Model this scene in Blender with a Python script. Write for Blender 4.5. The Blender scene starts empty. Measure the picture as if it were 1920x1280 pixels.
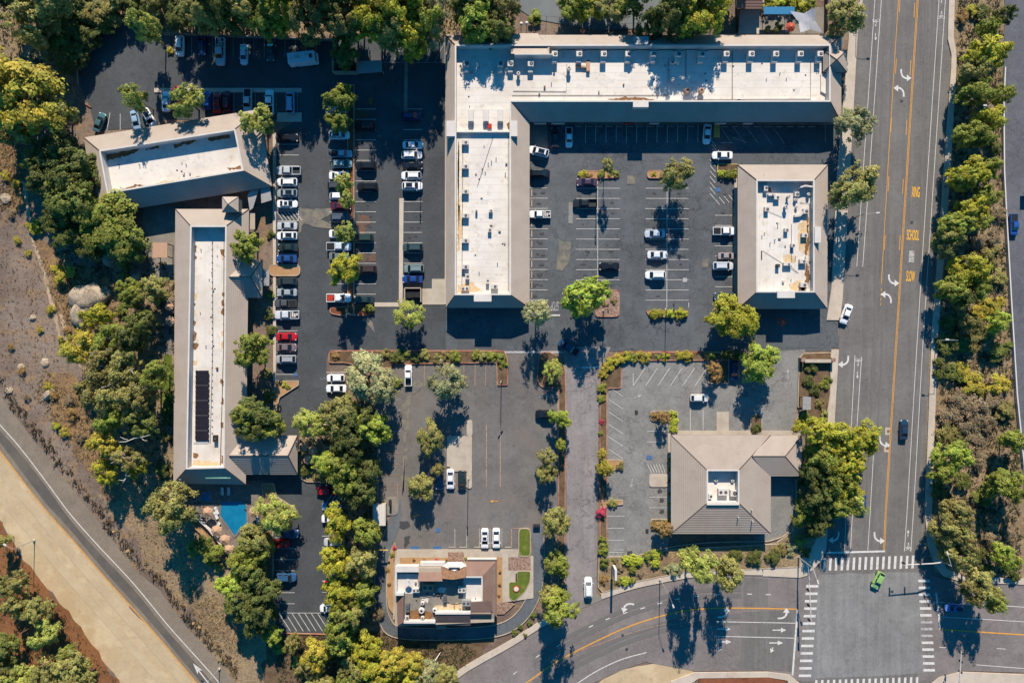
import bpy, math, random
import numpy as np
from mathutils import Vector

# ------------------------------------------------------------------ camera, sky, sun, exposure
S, H = 0.125, 160.0            # metres per photo pixel on the ground, flying height
scene = bpy.context.scene
COL = scene.collection
cam_d = bpy.data.cameras.new("camera"); cam = bpy.data.objects.new("camera", cam_d); COL.objects.link(cam)
cam.location = (0, 0, H); cam.rotation_euler = (0, 0, 0)
cam_d.lens = 24; cam_d.sensor_width = 36; cam_d.clip_end = 6000
scene.camera = cam
SUN_EL = math.radians(33)
world = bpy.data.worlds.new("World"); scene.world = world; world.use_nodes = True
wn = world.node_tree.nodes; wl = world.node_tree.links
sky = wn.new("ShaderNodeTexSky"); sky.sky_type = 'NISHITA'; sky.sun_disc = False
sky.sun_elevation = SUN_EL; sky.sun_rotation = 0.0; sky.ozone_density = 6.0; sky.air_density = 1.0; sky.dust_density = 0.3
tintn = wn.new("ShaderNodeMix"); tintn.data_type = 'RGBA'; tintn.blend_type = 'MULTIPLY'; tintn.inputs[0].default_value = 1.0
tintn.inputs[7].default_value = (0.12, 0.95, 1.18, 1)      # the photograph's clear deep-blue sky light
wl.new(sky.outputs[0], tintn.inputs[6]); wl.new(tintn.outputs[2], wn["Background"].inputs[0]); wn["Background"].inputs[1].default_value = 0.08
sun_d = bpy.data.lights.new("sun", 'SUN'); sun = bpy.data.objects.new("sun", sun_d); COL.objects.link(sun)
sun_d.energy = 5.0; sun_d.angle = math.radians(0.5); sun_d.color = (1.0, 0.90, 0.76)
sun.rotation_euler = (-(math.pi / 2 - SUN_EL), 0, math.radians(-1)); sun.location = (0, 100, 120)
scene.view_settings.view_transform = 'Standard'; scene.view_settings.look = 'None'
scene.view_settings.exposure = 0.7; scene.view_settings.gamma = 1.0
scene.view_settings.use_curve_mapping = False
scene.cycles.max_bounces = 4; scene.cycles.diffuse_bounces = 2; scene.cycles.transparent_max_bounces = 4

# ------------------------------------------------------------------ helpers
def P(x, y, h=0.0):
    "photo pixel of a point at height h -> where that point stands in the world (metres)"
    k = S * (H - h) / H
    return ((x - 960) * k, (640 - y) * k)
def PP(pts, h=0.0): return [P(x, y, h) for x, y in pts]
def s2l(c):
    c /= 255.0
    return c / 12.92 if c <= 0.04045 else ((c + 0.055) / 1.055) ** 2.4
def L(r, g, b, k=1.45): return (s2l(r) / k, s2l(g) / k, s2l(b) / k, 1)
ORD = ("first second third fourth fifth sixth seventh eighth ninth tenth eleventh twelfth thirteenth fourteenth fifteenth "
       "sixteenth seventeenth eighteenth nineteenth twentieth").split()
TENS = ORD[:9]
ORD += ["twenty-" + o for o in ORD[:9]] + ["thirtieth"] + ["thirty-" + o for o in ORD[:9]] + ["fortieth"] + ["forty-" + o for o in TENS] + ["fiftieth"] + ["fifty-" + o for o in TENS] + ["sixtieth"] + ["sixty-" + o for o in TENS]

def area(p): return sum(p[i][0] * p[(i + 1) % len(p)][1] - p[(i + 1) % len(p)][0] * p[i][1] for i in range(len(p))) / 2
def ccw(p): return list(p) if area(p) > 0 else list(p)[::-1]
def offset(p, d, closed=True):
    "shift a path to its left by d (a CCW polygon shrinks)"
    n = len(p); out = []
    for i in range(n):
        a = Vector(p[i - 1]) if (closed or i > 0) else None
        b = Vector(p[i]); c = Vector(p[(i + 1) % n]) if (closed or i < n - 1) else None
        d1 = (b - a).normalized() if a is not None else None
        d2 = (c - b).normalized() if c is not None else None
        d1 = d1 or d2; d2 = d2 or d1
        n1 = Vector((-d1.y, d1.x)); n2 = Vector((-d2.y, d2.x))
        m = n1 + n2
        if m.length < 1e-6: m = n1.copy()
        m.normalize(); k = d / max(0.35, m.dot(n1))
        out.append((b.x + m.x * k, b.y + m.y * k))
    return out
def rounded(p, r, n=5):
    out = []; N = len(p)
    for i in range(N):
        a, b, c = Vector(p[i - 1]), Vector(p[i]), Vector(p[(i + 1) % N])
        u = (a - b); v = (c - b)
        k = min(r, u.length * .48, v.length * .48)
        p0 = b + u.normalized() * k; p1 = b + v.normalized() * k
        for t in range(n + 1):
            t /= n
            q = p0 * (1 - t) ** 2 + b * 2 * t * (1 - t) + p1 * t * t
            out.append((q.x, q.y))
    return out
def smooth_path(p, n=6):
    "Catmull-Rom through the points"
    out = []; N = len(p)
    for i in range(N - 1):
        a, b, c, d = [Vector(p[max(0, min(N - 1, j))]) for j in (i - 1, i, i + 1, i + 2)]
        for t in range(n):
            t /= n
            q = 0.5 * ((2 * b) + (c - a) * t + (2 * a - 5 * b + 4 * c - d) * t * t + (3 * b - a - 3 * c + d) * t ** 3)
            out.append((q.x, q.y))
    out.append(tuple(p[-1])); return out
def ragged(p, step=1.2, amp=.5, seed=0):
    "natural edge for a patch of ground"
    r = random.Random(seed); out = []
    for i in range(len(p)):
        a, b = Vector(p[i]), Vector(p[(i + 1) % len(p)])
        n = max(1, int((b - a).length / step))
        for t in range(n):
            q = a.lerp(b, t / n); out.append((q.x + r.gauss(0, amp), q.y + r.gauss(0, amp)))
    return out
def inside(x, y, p):
    c = False
    for i in range(len(p)):
        x1, y1 = p[i]; x2, y2 = p[i - 1]
        if (y1 > y) != (y2 > y) and x < (x2 - x1) * (y - y1) / (y2 - y1) + x1: c = not c
    return c

class MB:
    "collects shapes in world coordinates and links them as one mesh object"
    def __init__(s): s.v = []; s.f = []; s.uv = {}
    def face(s, pts, uv=None):
        n = len(s.v); s.v += [tuple(p) for p in pts]; s.f.append(tuple(range(n, n + len(pts))))
        if uv: s.uv[len(s.f) - 1] = uv
        return s
    def sheet(s, p, z): return s.face([(x, y, z) for x, y in ccw(p)])
    def prism(s, p, z0, z1, bottom=False):
        p = ccw(p); n = len(p); b = len(s.v)
        s.v += [(x, y, z0) for x, y in p] + [(x, y, z1) for x, y in p]
        for i in range(n):
            j = (i + 1) % n; s.f.append((b + i, b + j, b + n + j, b + n + i))
        s.f.append(tuple(b + n + i for i in range(n)))
        if bottom: s.f.append(tuple(b + n - 1 - i for i in range(n)))
        return s
    def box(s, cx, cy, z0, sx, sy, sz, rot=0.0):
        c, q = math.cos(rot), math.sin(rot)
        p = [(cx + x * c - y * q, cy + x * q + y * c) for x, y in ((-sx / 2, -sy / 2), (sx / 2, -sy / 2), (sx / 2, sy / 2), (-sx / 2, sy / 2))]
        return s.prism(p, z0, z0 + sz, True)
    def cone(s, cx, cy, z0, z1, r0, r1, n=12):
        b = len(s.v)
        for z, r in ((z0, r0), (z1, r1)):
            s.v += [(cx + r * math.cos(2 * math.pi * i / n), cy + r * math.sin(2 * math.pi * i / n), z) for i in range(n)]
        for i in range(n):
            j = (i + 1) % n; s.f.append((b + i, b + j, b + n + j, b + n + i))
        s.f.append(tuple(b + n + i for i in range(n))); return s
    def tube(s, path, r, n=6, r1=None):
        r1 = r if r1 is None else r1; b = len(s.v); m = len(path)
        for k, p in enumerate(path):
            p = Vector(p); t = Vector(path[min(k + 1, m - 1)]) - Vector(path[max(k - 1, 0)])
            t.normalize(); u = t.orthogonal().normalized(); w = t.cross(u); rr = r + (r1 - r) * k / max(1, m - 1)
            for i in range(n):
                a = 2 * math.pi * i / n; q = p + (u * math.cos(a) + w * math.sin(a)) * rr; s.v.append(tuple(q))
        for k in range(m - 1):
            for i in range(n):
                j = (i + 1) % n; s.f.append((b + k * n + i, b + k * n + j, b + (k + 1) * n + j, b + (k + 1) * n + i))
        s.f.append(tuple(b + (m - 1) * n + i for i in range(n))); s.f.append(tuple(b + n - 1 - i for i in range(n))); return s
    def ribbon(s, path, w, z0, z1=None, closed=False):
        "strip of width w along a path; solid when z1 is given"
        a = offset(path, w / 2, closed); c = offset(path, -w / 2, closed); n = len(path)
        ln = 0.0
        for i in range(n if closed else n - 1):
            j = (i + 1) % n
            if z1 is None:
                d = (Vector(path[j]) - Vector(path[i])).length
                s.face([(*c[i], z0), (*c[j], z0), (*a[j], z0), (*a[i], z0)], [(0, ln), (0, ln + d), (w, ln + d), (w, ln)]); ln += d
            else:
                s.face([(*c[i], z1), (*c[j], z1), (*a[j], z1), (*a[i], z1)])
                s.face([(*c[i], z0), (*c[j], z0), (*c[j], z1), (*c[i], z1)])
                s.face([(*a[j], z0), (*a[i], z0), (*a[i], z1), (*a[j], z1)])
        if z1 is not None and not closed:
            for i, e in ((0, 0), (n - 1, 1)):
                q = [(*a[i], z0), (*c[i], z0), (*c[i], z1), (*a[i], z1)]; s.face(q if not e else q[::-1])
        return s
    def build(s, name, m, parent=None, smooth=None, color=None):
        me = bpy.data.meshes.new(name)
        o0 = parent.location if parent is not None else (0, 0, 0)
        me.from_pydata([(x - o0[0], y - o0[1], z - o0[2]) for x, y, z in s.v], [], s.f)
        if s.uv:
            ul = me.uv_layers.new(name="UVMap")
            for fi, uv in s.uv.items():
                for li, c in zip(me.polygons[fi].loop_indices, uv): ul.data[li].uv = c
        me.materials.append(m)
        if smooth is not None:
            me.polygons.foreach_set("use_smooth", [True] * len(me.polygons)); me.set_sharp_from_angle(angle=math.radians(smooth))
        o = bpy.data.objects.new(name, me); COL.objects.link(o)
        if parent is not None: o.parent = parent
        if color: o.color = (*color[:3], 1)
        return o

def thing(name, label, cat, loc=(0, 0, 0), group=None):
    o = bpy.data.objects.new(name, None); COL.objects.link(o); o.location = loc; o.empty_display_size = .3
    o["label"] = label; o["category"] = cat
    if group: o["group"] = group
    return o
def tag(o, label, cat, group=None):
    o["label"] = label; o["category"] = cat
    if group: o["group"] = group
    return o
def setting(name, mb, m, kind="structure"):
    o = mb.build(name, m); o["kind"] = kind; return o
def holder(name, loc=(0, 0, 0)):
    o = bpy.data.objects.new(name, None); COL.objects.link(o); o.location = loc; o["kind"] = "structure"; return o

# ------------------------------------------------------------------ materials
def mat(name, base, layers=(), rough=.85, spec=.3, metal=0, bump=(), coord='Object', objcol=False, trans=0, attr=False, coat=0):
    """base colour, then layers (type, scale, lo, hi, colour, strength[, stretch]); type n noise, c crack, w waves along UV v, u along UV u, v voronoi cells"""
    m = bpy.data.materials.new(name); m.use_nodes = True; nt = m.node_tree; N, K = nt.nodes, nt.links
    b = N["Principled BSDF"]; b.inputs["Roughness"].default_value = rough; b.inputs["Metallic"].default_value = metal
    b.inputs["Specular IOR Level"].default_value = spec
    tc = N.new("ShaderNodeTexCoord")
    def value(t, sc, stretch):
        mp = N.new("ShaderNodeMapping"); mp.inputs["Scale"].default_value = stretch or (1, 1, 1)
        K.new(tc.outputs['UV' if t in 'wu' else coord], mp.inputs[0]); vec = mp.outputs[0]
        if t == 'n':
            x = N.new("ShaderNodeTexNoise"); x.inputs["Scale"].default_value = sc; x.inputs["Detail"].default_value = 5; x.inputs["Roughness"].default_value = .62
            K.new(vec, x.inputs["Vector"]); return x.outputs["Fac"]
        if t in 'cv':
            nz = N.new("ShaderNodeTexNoise"); nz.inputs["Scale"].default_value = sc * 2.2; nz.inputs["Detail"].default_value = 3; K.new(vec, nz.inputs["Vector"])
            mx = N.new("ShaderNodeMix"); mx.data_type = 'VECTOR'; mx.inputs[0].default_value = .22 / sc * .9
            ad = N.new("ShaderNodeVectorMath"); ad.operation = 'MULTIPLY_ADD'; ad.inputs[1].default_value = (1.1 / sc,) * 3
            K.new(nz.outputs["Color"], ad.inputs[0]); K.new(vec, ad.inputs[2])
            x = N.new("ShaderNodeTexVoronoi"); x.inputs["Scale"].default_value = sc
            if t == 'c': x.feature = 'DISTANCE_TO_EDGE'
            K.new(ad.outputs[0], x.inputs["Vector"])
            if t == 'c': return x.outputs["Distance"]
            sp = N.new("ShaderNodeSeparateColor"); K.new(x.outputs["Color"], sp.inputs[0]); return sp.outputs[0]
        sx = N.new("ShaderNodeSeparateXYZ"); K.new(vec, sx.inputs[0])
        q = N.new("ShaderNodeMath"); q.operation = 'MULTIPLY'; q.inputs[1].default_value = sc; K.new(sx.outputs[1 if t == 'w' else 0], q.inputs[0])
        fr = N.new("ShaderNodeMath"); fr.operation = 'FRACT'; K.new(q.outputs[0], fr.inputs[0])
        pk = N.new("ShaderNodeMath"); pk.operation = 'PINGPONG'; pk.inputs[1].default_value = .5; K.new(fr.outputs[0], pk.inputs[0])
        return pk.outputs[0]
    def ranged(sock, lo, hi, st):
        r = N.new("ShaderNodeMapRange"); r.inputs[1].default_value = lo; r.inputs[2].default_value = hi; r.inputs[3].default_value = 0; r.inputs[4].default_value = st
        K.new(sock, r.inputs[0]); return r.outputs[0]
    if objcol:
        oi = N.new("ShaderNodeObjectInfo"); cur = oi.outputs["Color"]
    else:
        rgb = N.new("ShaderNodeRGB"); rgb.outputs[0].default_value = base; cur = rgb.outputs[0]
    if attr:
        at = N.new("ShaderNodeAttribute"); at.attribute_name = "tint"
        mx = N.new("ShaderNodeMix"); mx.data_type = 'RGBA'; mx.blend_type = 'MULTIPLY'; mx.inputs[0].default_value = 1
        K.new(cur, mx.inputs[6]); K.new(at.outputs["Color"], mx.inputs[7]); cur = mx.outputs[2]
    for ly in layers:
        t, sc, lo, hi, col, st = ly[:6]
        f = ranged(value(t, sc, ly[6] if len(ly) > 6 else None), lo, hi, st)
        if len(ly) > 7:     # patchy: only where a second noise is high
            f2 = ranged(value('n', ly[7], None), .45, .62, 1)
            mu = N.new("ShaderNodeMath"); mu.operation = 'MULTIPLY'; K.new(f, mu.inputs[0]); K.new(f2, mu.inputs[1]); f = mu.outputs[0]
        mx = N.new("ShaderNodeMix"); mx.data_type = 'RGBA'; K.new(f, mx.inputs[0]); K.new(cur, mx.inputs[6]); mx.inputs[7].default_value = (*col[:3], 1); cur = mx.outputs[2]
    b.inputs['Coat Weight'].default_value = coat; b.inputs['Coat Roughness'].default_value = .06
    K.new(cur, b.inputs["Base Color"])
    prev = None
    for t, sc, st, dist in bump:
        bp = N.new("ShaderNodeBump"); bp.inputs["Strength"].default_value = st; bp.inputs["Distance"].default_value = dist
        K.new(value(t, sc, None), bp.inputs["Height"])
        if prev: K.new(prev, bp.inputs["Normal"])
        prev = bp.outputs[0]
    if prev: K.new(prev, b.inputs["Normal"])
    if trans:
        tr = N.new("ShaderNodeBsdfTranslucent"); K.new(cur, tr.inputs[0]); ms = N.new("ShaderNodeMixShader"); ms.inputs[0].default_value = trans
        K.new(b.outputs[0], ms.inputs[1]); K.new(tr.outputs[0], ms.inputs[2]); K.new(ms.outputs[0], N["Material Output"].inputs[0])
    return m

def asphalt(name, c, dark=.35, crack=.5, patch=.25, stain=.0, stretch=None, warm=None, streak=False):
    d = tuple(x * .45 for x in c[:3]); l = tuple(min(1, x * 1.5) for x in c[:3])
    ly = [('n', .06, .38, .62, d, dark, stretch), ('n', .25, .42, .68, l, .4, stretch), ('v', .045, .55, .56, d, patch), ('n', 1.1, .48, .62, d, .22), ('n', 2.6, .45, .7, l, .38), ('n', 4.5, .5, .68, d, .4), ('n', 14, .3, .75, l, .2)]
    ly.append(('n', .13, .48, .60, l, .30)); ly.append(('n', .5, .52, .64, d, .22))
    if streak: ly += [('n', .42, .44, .60, d, .20, (1, .05, 1)), ('n', .9, .5, .66, l, .28, (1, .03, 1))]
    if warm: ly.append(('n', .09, .45, .7, warm, .6))
    if crack: ly += [('c', .13, .03, .006, d, crack, None, .05), ('c', .34, .05, .012, d, crack * .9, None, .07)]
    if stain: ly.append(('n', .55, .6, .72, d, stain))
    return mat(name, c, ly, rough=.9, spec=.25, bump=[('n', 25, .3, .02)])
M = {}
M['ground'] = mat('dry_soil', L(126, 109, 98), [('n', .022, .4, .62, L(158, 138, 122), .9), ('n', .05, .45, .6, L(106, 86, 76), .75), ('n', .3, .5, .64, L(176, 136, 88), .55), ('n', .9, .5, .62, L(112, 92, 80), .6), ('n', 2.6, .5, .68, L(168, 150, 134), .45), ('n', 2, .58, .7, L(80, 62, 50), .6)], rough=.95, bump=[('n', 2, .5, .2), ('n', 9, .4, .1)])
M['brush'] = mat('brown_brush_soil', L(172, 148, 118), [('n', .10, .4, .6, L(140, 114, 88), .8), ('n', .5, .5, .62, L(186, 158, 110), .7), ('n', 2.2, .48, .66, L(96, 76, 52), .7), ('n', 3.5, .55, .7, L(196, 172, 136), .5)], rough=.95, bump=[('n', 3, .7, .3)])
M['warm'] = mat('warm_dry_soil', L(160, 126, 88), [('n', .15, .42, .62, L(130, 104, 84), .9), ('n', .7, .5, .64, L(186, 148, 92), .7), ('n', 2.4, .48, .66, L(92, 68, 44), .6), ('n', 3.5, .55, .7, L(200, 172, 130), .5)], rough=.95, bump=[('n', 3, .6, .2)])
M['orange'] = mat('orange_dirt', L(150, 100, 62), [('n', .1, .4, .65, L(120, 76, 46), .7), ('n', 1.5, .5, .7, L(178, 130, 90), .5), ('n', 5, .55, .7, L(90, 60, 36), .5)], rough=.95, bump=[('n', 4, .5, .1)])
M['sand'] = mat('tan_sand', L(212, 188, 152), [('n', .9, .5, .66, L(186, 160, 124), .5), ('n', .05, .35, .65, L(198, 166, 122), .8), ('n', .3, .5, .7, L(190, 168, 138), .6), ('n', .14, .5, .62, L(226, 202, 164), .7), ('n', 2.5, .55, .7, L(170, 142, 108), .45), ('n', .5, .62, .7, L(165, 135, 110), .45)], rough=.95, bump=[('n', 3, .4, .06)])
M['trail'] = mat('trail_dirt', L(205, 178, 148), [('n', .6, .4, .65, L(160, 130, 98), .7)], rough=.95)
M['redsoil'] = mat('red_planter_soil', L(150, 88, 58), [('n', .5, .4, .65, L(110, 62, 42), .8), ('n', 4, .5, .7, L(180, 120, 85), .5)], rough=.95, bump=[('n', 6, .6, .1)])
M['mulch'] = mat('brown_mulch', L(122, 100, 76), [('n', .7, .4, .65, L(84, 62, 44), .8), ('n', 5, .5, .7, L(160, 128, 96), .5)], rough=.95, bump=[('n', 6, .6, .1)])
M['tanbed'] = mat('tan_bark_bed', L(192, 152, 112), [('n', .8, .4, .65, L(180, 132, 88), .7), ('n', 6, .5, .7, L(225, 185, 140), .5)], rough=.95)
M['cobble'] = mat('pink_cobble', L(196, 160, 140), [('v', 3.2, .3, .8, L(150, 112, 96), .8), ('c', 3.2, .12, .02, L(90, 66, 55), .8), ('n', 2, .5, .7, L(220, 195, 175), .5)], rough=.9, bump=[('c', 3.2, .8, .15)])
M['lawn'] = mat('mown_lawn', L(98, 116, 40), [('n', .7, .52, .66, L(150, 140, 72), .7), ('n', .5, .4, .65, L(76, 98, 26), .7), ('n', 9, .4, .7, L(125, 138, 52), .5)], rough=.95, bump=[('n', 20, .6, .05)])
M['westlot'] = asphalt('dark_asphalt', L(84, 87, 90), dark=.45, crack=.3, patch=.18)
M['plaza'] = asphalt('cracked_asphalt', L(101, 104, 107), dark=.5, crack=.9, patch=.35, stain=.45)
M['rest'] = asphalt('brown_worn_asphalt', L(121, 116, 112), dark=.45, crack=.3, patch=.25, stain=.4, warm=L(142, 128, 120))
M['drive'] = asphalt('grey_worn_asphalt', L(152, 144, 141), streak=True, dark=.3, crack=.85, patch=.1)
M['bank'] = asphalt('pale_asphalt', L(142, 139, 134), dark=.25, crack=.6, patch=.15, stain=.25)
M['road'] = asphalt('road_asphalt', L(122, 117, 113), dark=.18, crack=.2, patch=.0, streak=True)
M['cross'] = asphalt('street_asphalt', L(138, 128, 124), dark=.3, crack=.35, patch=.2)
M['junction'] = asphalt('junction_asphalt', L(142, 139, 136), dark=.3, crack=.25, patch=.35, streak=True)
M['lane'] = asphalt('lane_asphalt', L(108, 112, 116), dark=.35, crack=.3, patch=.3)
M['oldroad'] = asphalt('old_road_asphalt', L(140, 126, 110), dark=.15, crack=.1, patch=0)
M['eastlot'] = asphalt('blue_grey_asphalt', L(108, 108, 114), dark=.35, crack=.4, patch=.15)
M['court'] = mat('court_surface', L(128, 132, 132), [('n', .2, .4, .65, L(108, 112, 112), .7), ('n', 8, .4, .7, L(142, 146, 146), .4)], rough=.9)
M['concrete'] = mat('pale_concrete', L(205, 190, 172), [('n', .4, .4, .68, L(176, 160, 142), .7), ('n', 6, .5, .7, L(220, 208, 192), .4), ('n', 1.2, .6, .7, L(150, 136, 120), .4)], rough=.9, bump=[('n', 10, .2, .02)])
M['walk'] = mat('sidewalk_concrete', L(216, 199, 180), [('n', .3, .4, .68, L(190, 172, 154), .7), ('n', 2.5, .5, .7, L(228, 212, 194), .4), ('n', 1.1, .6, .72, L(160, 144, 128), .5)], rough=.9)
M['greyconc'] = mat('grey_concrete', L(150, 142, 132), [('n', .3, .4, .65, L(120, 112, 104), .7), ('n', .9, .5, .7, L(172, 158, 130), .6), ('n', 6, .5, .7, L(170, 162, 152), .4)], rough=.9)
M['kerb'] = mat('kerb_concrete', L(205, 184, 160), [('n', .8, .4, .68, L(165, 145, 124), .7)], rough=.9)
M['redkerb'] = mat('red_painted_kerb', L(184, 100, 82), [('n', .5, .40, .58, L(206, 160, 132), .9), ('n', 6, .5, .7, L(150, 70, 56), .5)], rough=.8)
M['yelkerb'] = mat('yellow_painted_kerb', L(215, 180, 92), [('n', .8, .45, .65, L(200, 184, 140), .7)], rough=.8)
M['white'] = mat('white_road_paint', L(236, 230, 222), [('n', 2.5, .5, .68, L(165, 160, 156), .65), ('n', 14, .55, .7, L(130, 126, 124), .5)], rough=.8)
M['wornwhite'] = mat('worn_white_paint', L(205, 200, 196), [('n', 1.8, .45, .65, L(128, 124, 122), .8), ('n', 12, .5, .65, L(110, 108, 106), .6)], rough=.85)
M['yellow'] = mat('yellow_road_paint', L(242, 172, 78), [('n', 2, .5, .7, L(176, 130, 76), .6)], rough=.8)
M['amber'] = mat('bright_yellow_paint', L(255, 190, 52, 1.25), [('n', 3, .6, .75, L(200, 140, 60), .4)], rough=.8)
M['wornorange'] = mat('worn_orange_paint', L(196, 160, 132), [('n', 1.8, .45, .65, L(128, 112, 100), .8)], rough=.85)
M['blue'] = mat('blue_road_paint', L(72, 110, 160), [('n', 3, .5, .7, L(130, 150, 180), .6)], rough=.8)
M['lanewear'] = mat('worn_lane', L(98, 92, 86), [('n', .15, .42, .6, L(116, 106, 96), .9), ('n', 3, .45, .7, L(112, 104, 96), .6)], rough=.9)
M['rut'] = mat('wheel_rut', L(198, 173, 138), [('n', .12, .42, .56, L(212, 188, 152), 1), ('n', .9, .45, .62, L(206, 182, 146), .9)], rough=.95)
M['oil'] = mat('oil_stain', L(76, 75, 77), [('n', 3, .45, .7, L(80, 78, 78), .8)], rough=.7)
M['rust_dust'] = mat('rust_dust', L(126, 92, 74), [('n', 1.2, .4, .6, L(96, 86, 82), .95), ('n', 5, .5, .7, L(152, 106, 76), .5)], rough=.95)
M['dustpatch'] = mat('dusty_asphalt', L(142, 134, 118), [('n', .6, .4, .6, L(108, 106, 106), .95), ('n', 4, .5, .7, L(178, 164, 130), .4)], rough=.95)
M['paleroof'] = mat('white_roof_membrane', L(246, 236, 224, 1.42), [('n', .12, .4, .7, L(222, 208, 194, 1.5), .8), ('n', .8, .55, .72, L(206, 182, 150, 1.5), .6), ('n', .35, .66, .74, L(150, 110, 72, 1.5), .5), ('n', 5, .5, .7, L(248, 240, 230, 1.5), .4)], rough=.7)
M['roofdirt'] = mat('roof_mud_stain', L(150, 104, 62), [('n', 1.5, .4, .65, L(96, 66, 44), .8), ('n', 5, .5, .7, L(205, 170, 125), .6)], rough=.95)
M['roofstain'] = mat('roof_tan_stain', L(226, 190, 138), [('n', 2, .45, .65, L(236, 218, 196), .9)], rough=.95)
M['seam'] = mat('roof_seam', L(214, 204, 194, 1.5), rough=.8)
M['cap'] = mat('parapet_cap', L(238, 228, 218, 1.5), [('n', .5, .4, .7, L(216, 206, 196, 1.5), .6)], rough=.6)
M['shingle'] = mat('tan_shingle', L(196, 179, 164), [('n', .25, .4, .65, L(180, 162, 147), .7), ('n', 7, .4, .7, L(208, 192, 178), .45), ('n', 1.1, .6, .75, L(165, 147, 135), .5)], rough=.9, bump=[('n', 12, .4, .03)])
M['shinglegrey'] = mat('grey_shingle', L(184, 169, 155), [('n', .25, .4, .65, L(170, 154, 141), .7), ('n', 7, .4, .7, L(200, 184, 172), .45), ('n', .7, .62, .75, L(150, 128, 108), .5)], rough=.9, bump=[('n', 12, .4, .03)])
M['brownroof'] = mat('brown_shingle', L(152, 120, 106, 1.5), [('n', .4, .4, .65, L(132, 102, 90, 1.5), .7), ('n', 7, .4, .7, L(172, 140, 124, 1.5), .45), ('n', 1.6, .66, .72, L(205, 176, 160, 1.5), .7)], rough=.9)
M['wall'] = mat('stucco_wall', L(196, 178, 156), [('n', .5, .4, .65, L(180, 162, 140), .5)], rough=.9, bump=[('n', 12, .3, .02)])
M['wallwhite'] = mat('white_stucco', L(236, 228, 220, 1.5), [('n', .5, .4, .65, L(220, 210, 200, 1.5), .5)], rough=.85)
M['fascia'] = mat('brown_fascia', L(98, 78, 66), rough=.8)
M['metal'] = mat('grey_sheet_metal', L(186, 182, 178), [('n', 1.5, .4, .7, L(158, 152, 148), .6)], rough=.5, metal=.25)
M['galv'] = mat('pale_cabinet', L(222, 214, 206), [('n', 1.5, .45, .7, L(190, 178, 166), .6)], rough=.55)
M['darkmetal'] = mat('dark_metal', L(56, 54, 54), rough=.6)
M['black'] = mat('black_rubber', (.012, .012, .013, 1), rough=.8)
M['rustbrown'] = mat('rust_brown_steel', L(150, 112, 84), [('n', 2, .4, .65, L(110, 78, 58), .8)], rough=.85)
M['glass'] = mat('dark_glass', (.012, .016, .022, 1), rough=.08, spec=.6)
M['paint'] = mat('car_paint', (1, 1, 1, 1), rough=.25, spec=.2, objcol=True, coat=.45)
M['any'] = mat('plain_painted', (1, 1, 1, 1), [('n', 2, .5, .75, (.2, .17, .14, 1), .25)], rough=.8, objcol=True)
M['headlight'] = mat('headlight_lens', (.75, .77, .8, 1), rough=.15, spec=.6)
M['taillight'] = mat('red_lens', (.45, .02, .02, 1), rough=.2, spec=.5)
M['leaf'] = mat('leaf', (1, 1, 1, 1), rough=.6, spec=.25, objcol=True, attr=True, trans=.36)
M['bark'] = mat('bark', (1, 1, 1, 1), [('n', 3, .4, .65, (.05, .035, .025, 1), .5)], rough=.95, objcol=True)
M['rock'] = mat('granite_rock', L(196, 176, 150), [('n', .5, .4, .65, L(140, 122, 104), .8), ('n', 3, .5, .7, L(220, 204, 182), .5), ('c', .3, .03, .005, L(90, 76, 62), .7)], rough=.95, bump=[('n', 2, .7, .2)])
M['poolwater'] = mat('pool_water', (.006, .14, .27, 1), [('n', .5, .4, .65, (.012, .19, .33, 1), .7)], rough=.06, spec=.5, bump=[('n', 2.5, .15, .05)])
M['tile'] = mat('pool_tile', (.03, .16, .30, 1), rough=.4)
M['paver'] = mat('deck_paver', L(146, 134, 124), [('v', 1.1, .3, .8, L(124, 112, 104), .6), ('c', 1.1, .06, .02, L(96, 88, 82), .6)], rough=.9)
M['canvas'] = mat('tan_canvas', L(206, 164, 134), [('n', 3, .4, .7, L(186, 142, 114), .5)], rough=.9)
M['solar'] = mat('solar_cell', (.02, .017, .022, 1), [('n', .8, .4, .7, (.03, .026, .034, 1), .6)], rough=.35, spec=.2)
M['mint'] = mat('mint_sheet', L(150, 205, 176), rough=.6)
M['sail'] = mat('white_sail', L(236, 234, 234, 1.5), rough=.8)
M['redcloth'] = mat('red_cloth', L(205, 62, 44), [('n', 1, .4, .7, L(176, 46, 34), .5)], rough=.85)
# ------------------------------------------------------------------ the ground, lots and roads
g = MB(); g.sheet([(-2500, -2500), (2500, -2500), (2500, 2500), (-2500, 2500)], 0); setting('ground', g, M['ground'])
Z = [0.0]
def patch(name, pts, m, jag=None, z=None, px=True):
    Z[0] += .004
    q = PP(pts) if px else pts
    if jag: q = ragged(q, jag[0], jag[1], len(name) + len(pts))
    return setting(name, MB().sheet(q, Z[0] if z is None else z), M[m])
patch('woodland_ground', [(-150, -250), (960, -250), (960, 72), (600, 70), (312, 62), (228, 40), (160, 75), (140, 150), (120, 240), (-150, 240)], 'brush', (2, .8))
patch('brush_slope', [(1770, -250), (1886, -250), (1884, 400), (1900, 700), (1920, 860), (2150, 860), (2150, 1090), (1735, 1075), (1740, 640), (1768, 300), (1790, 120)], 'brush', (2, .3))
patch('brush_slope', [(200, 540), (330, 520), (326, 905), (470, 1010), (520, 1180), (500, 1300), (440, 1290), (330, 1120), (200, 960), (150, 640)], 'brush', (2, 1.0))
patch('brush_slope', [(500, 1180), (700, 1180), (860, 1190), (930, 1190), (850, 1300), (500, 1300)], 'mulch', (2, .6))
patch('dry_bank', [(-60, 228), (40, 230), (64, 300), (60, 380), (30, 400), (10, 330), (-60, 310)], 'warm', (1.5, .5))
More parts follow.
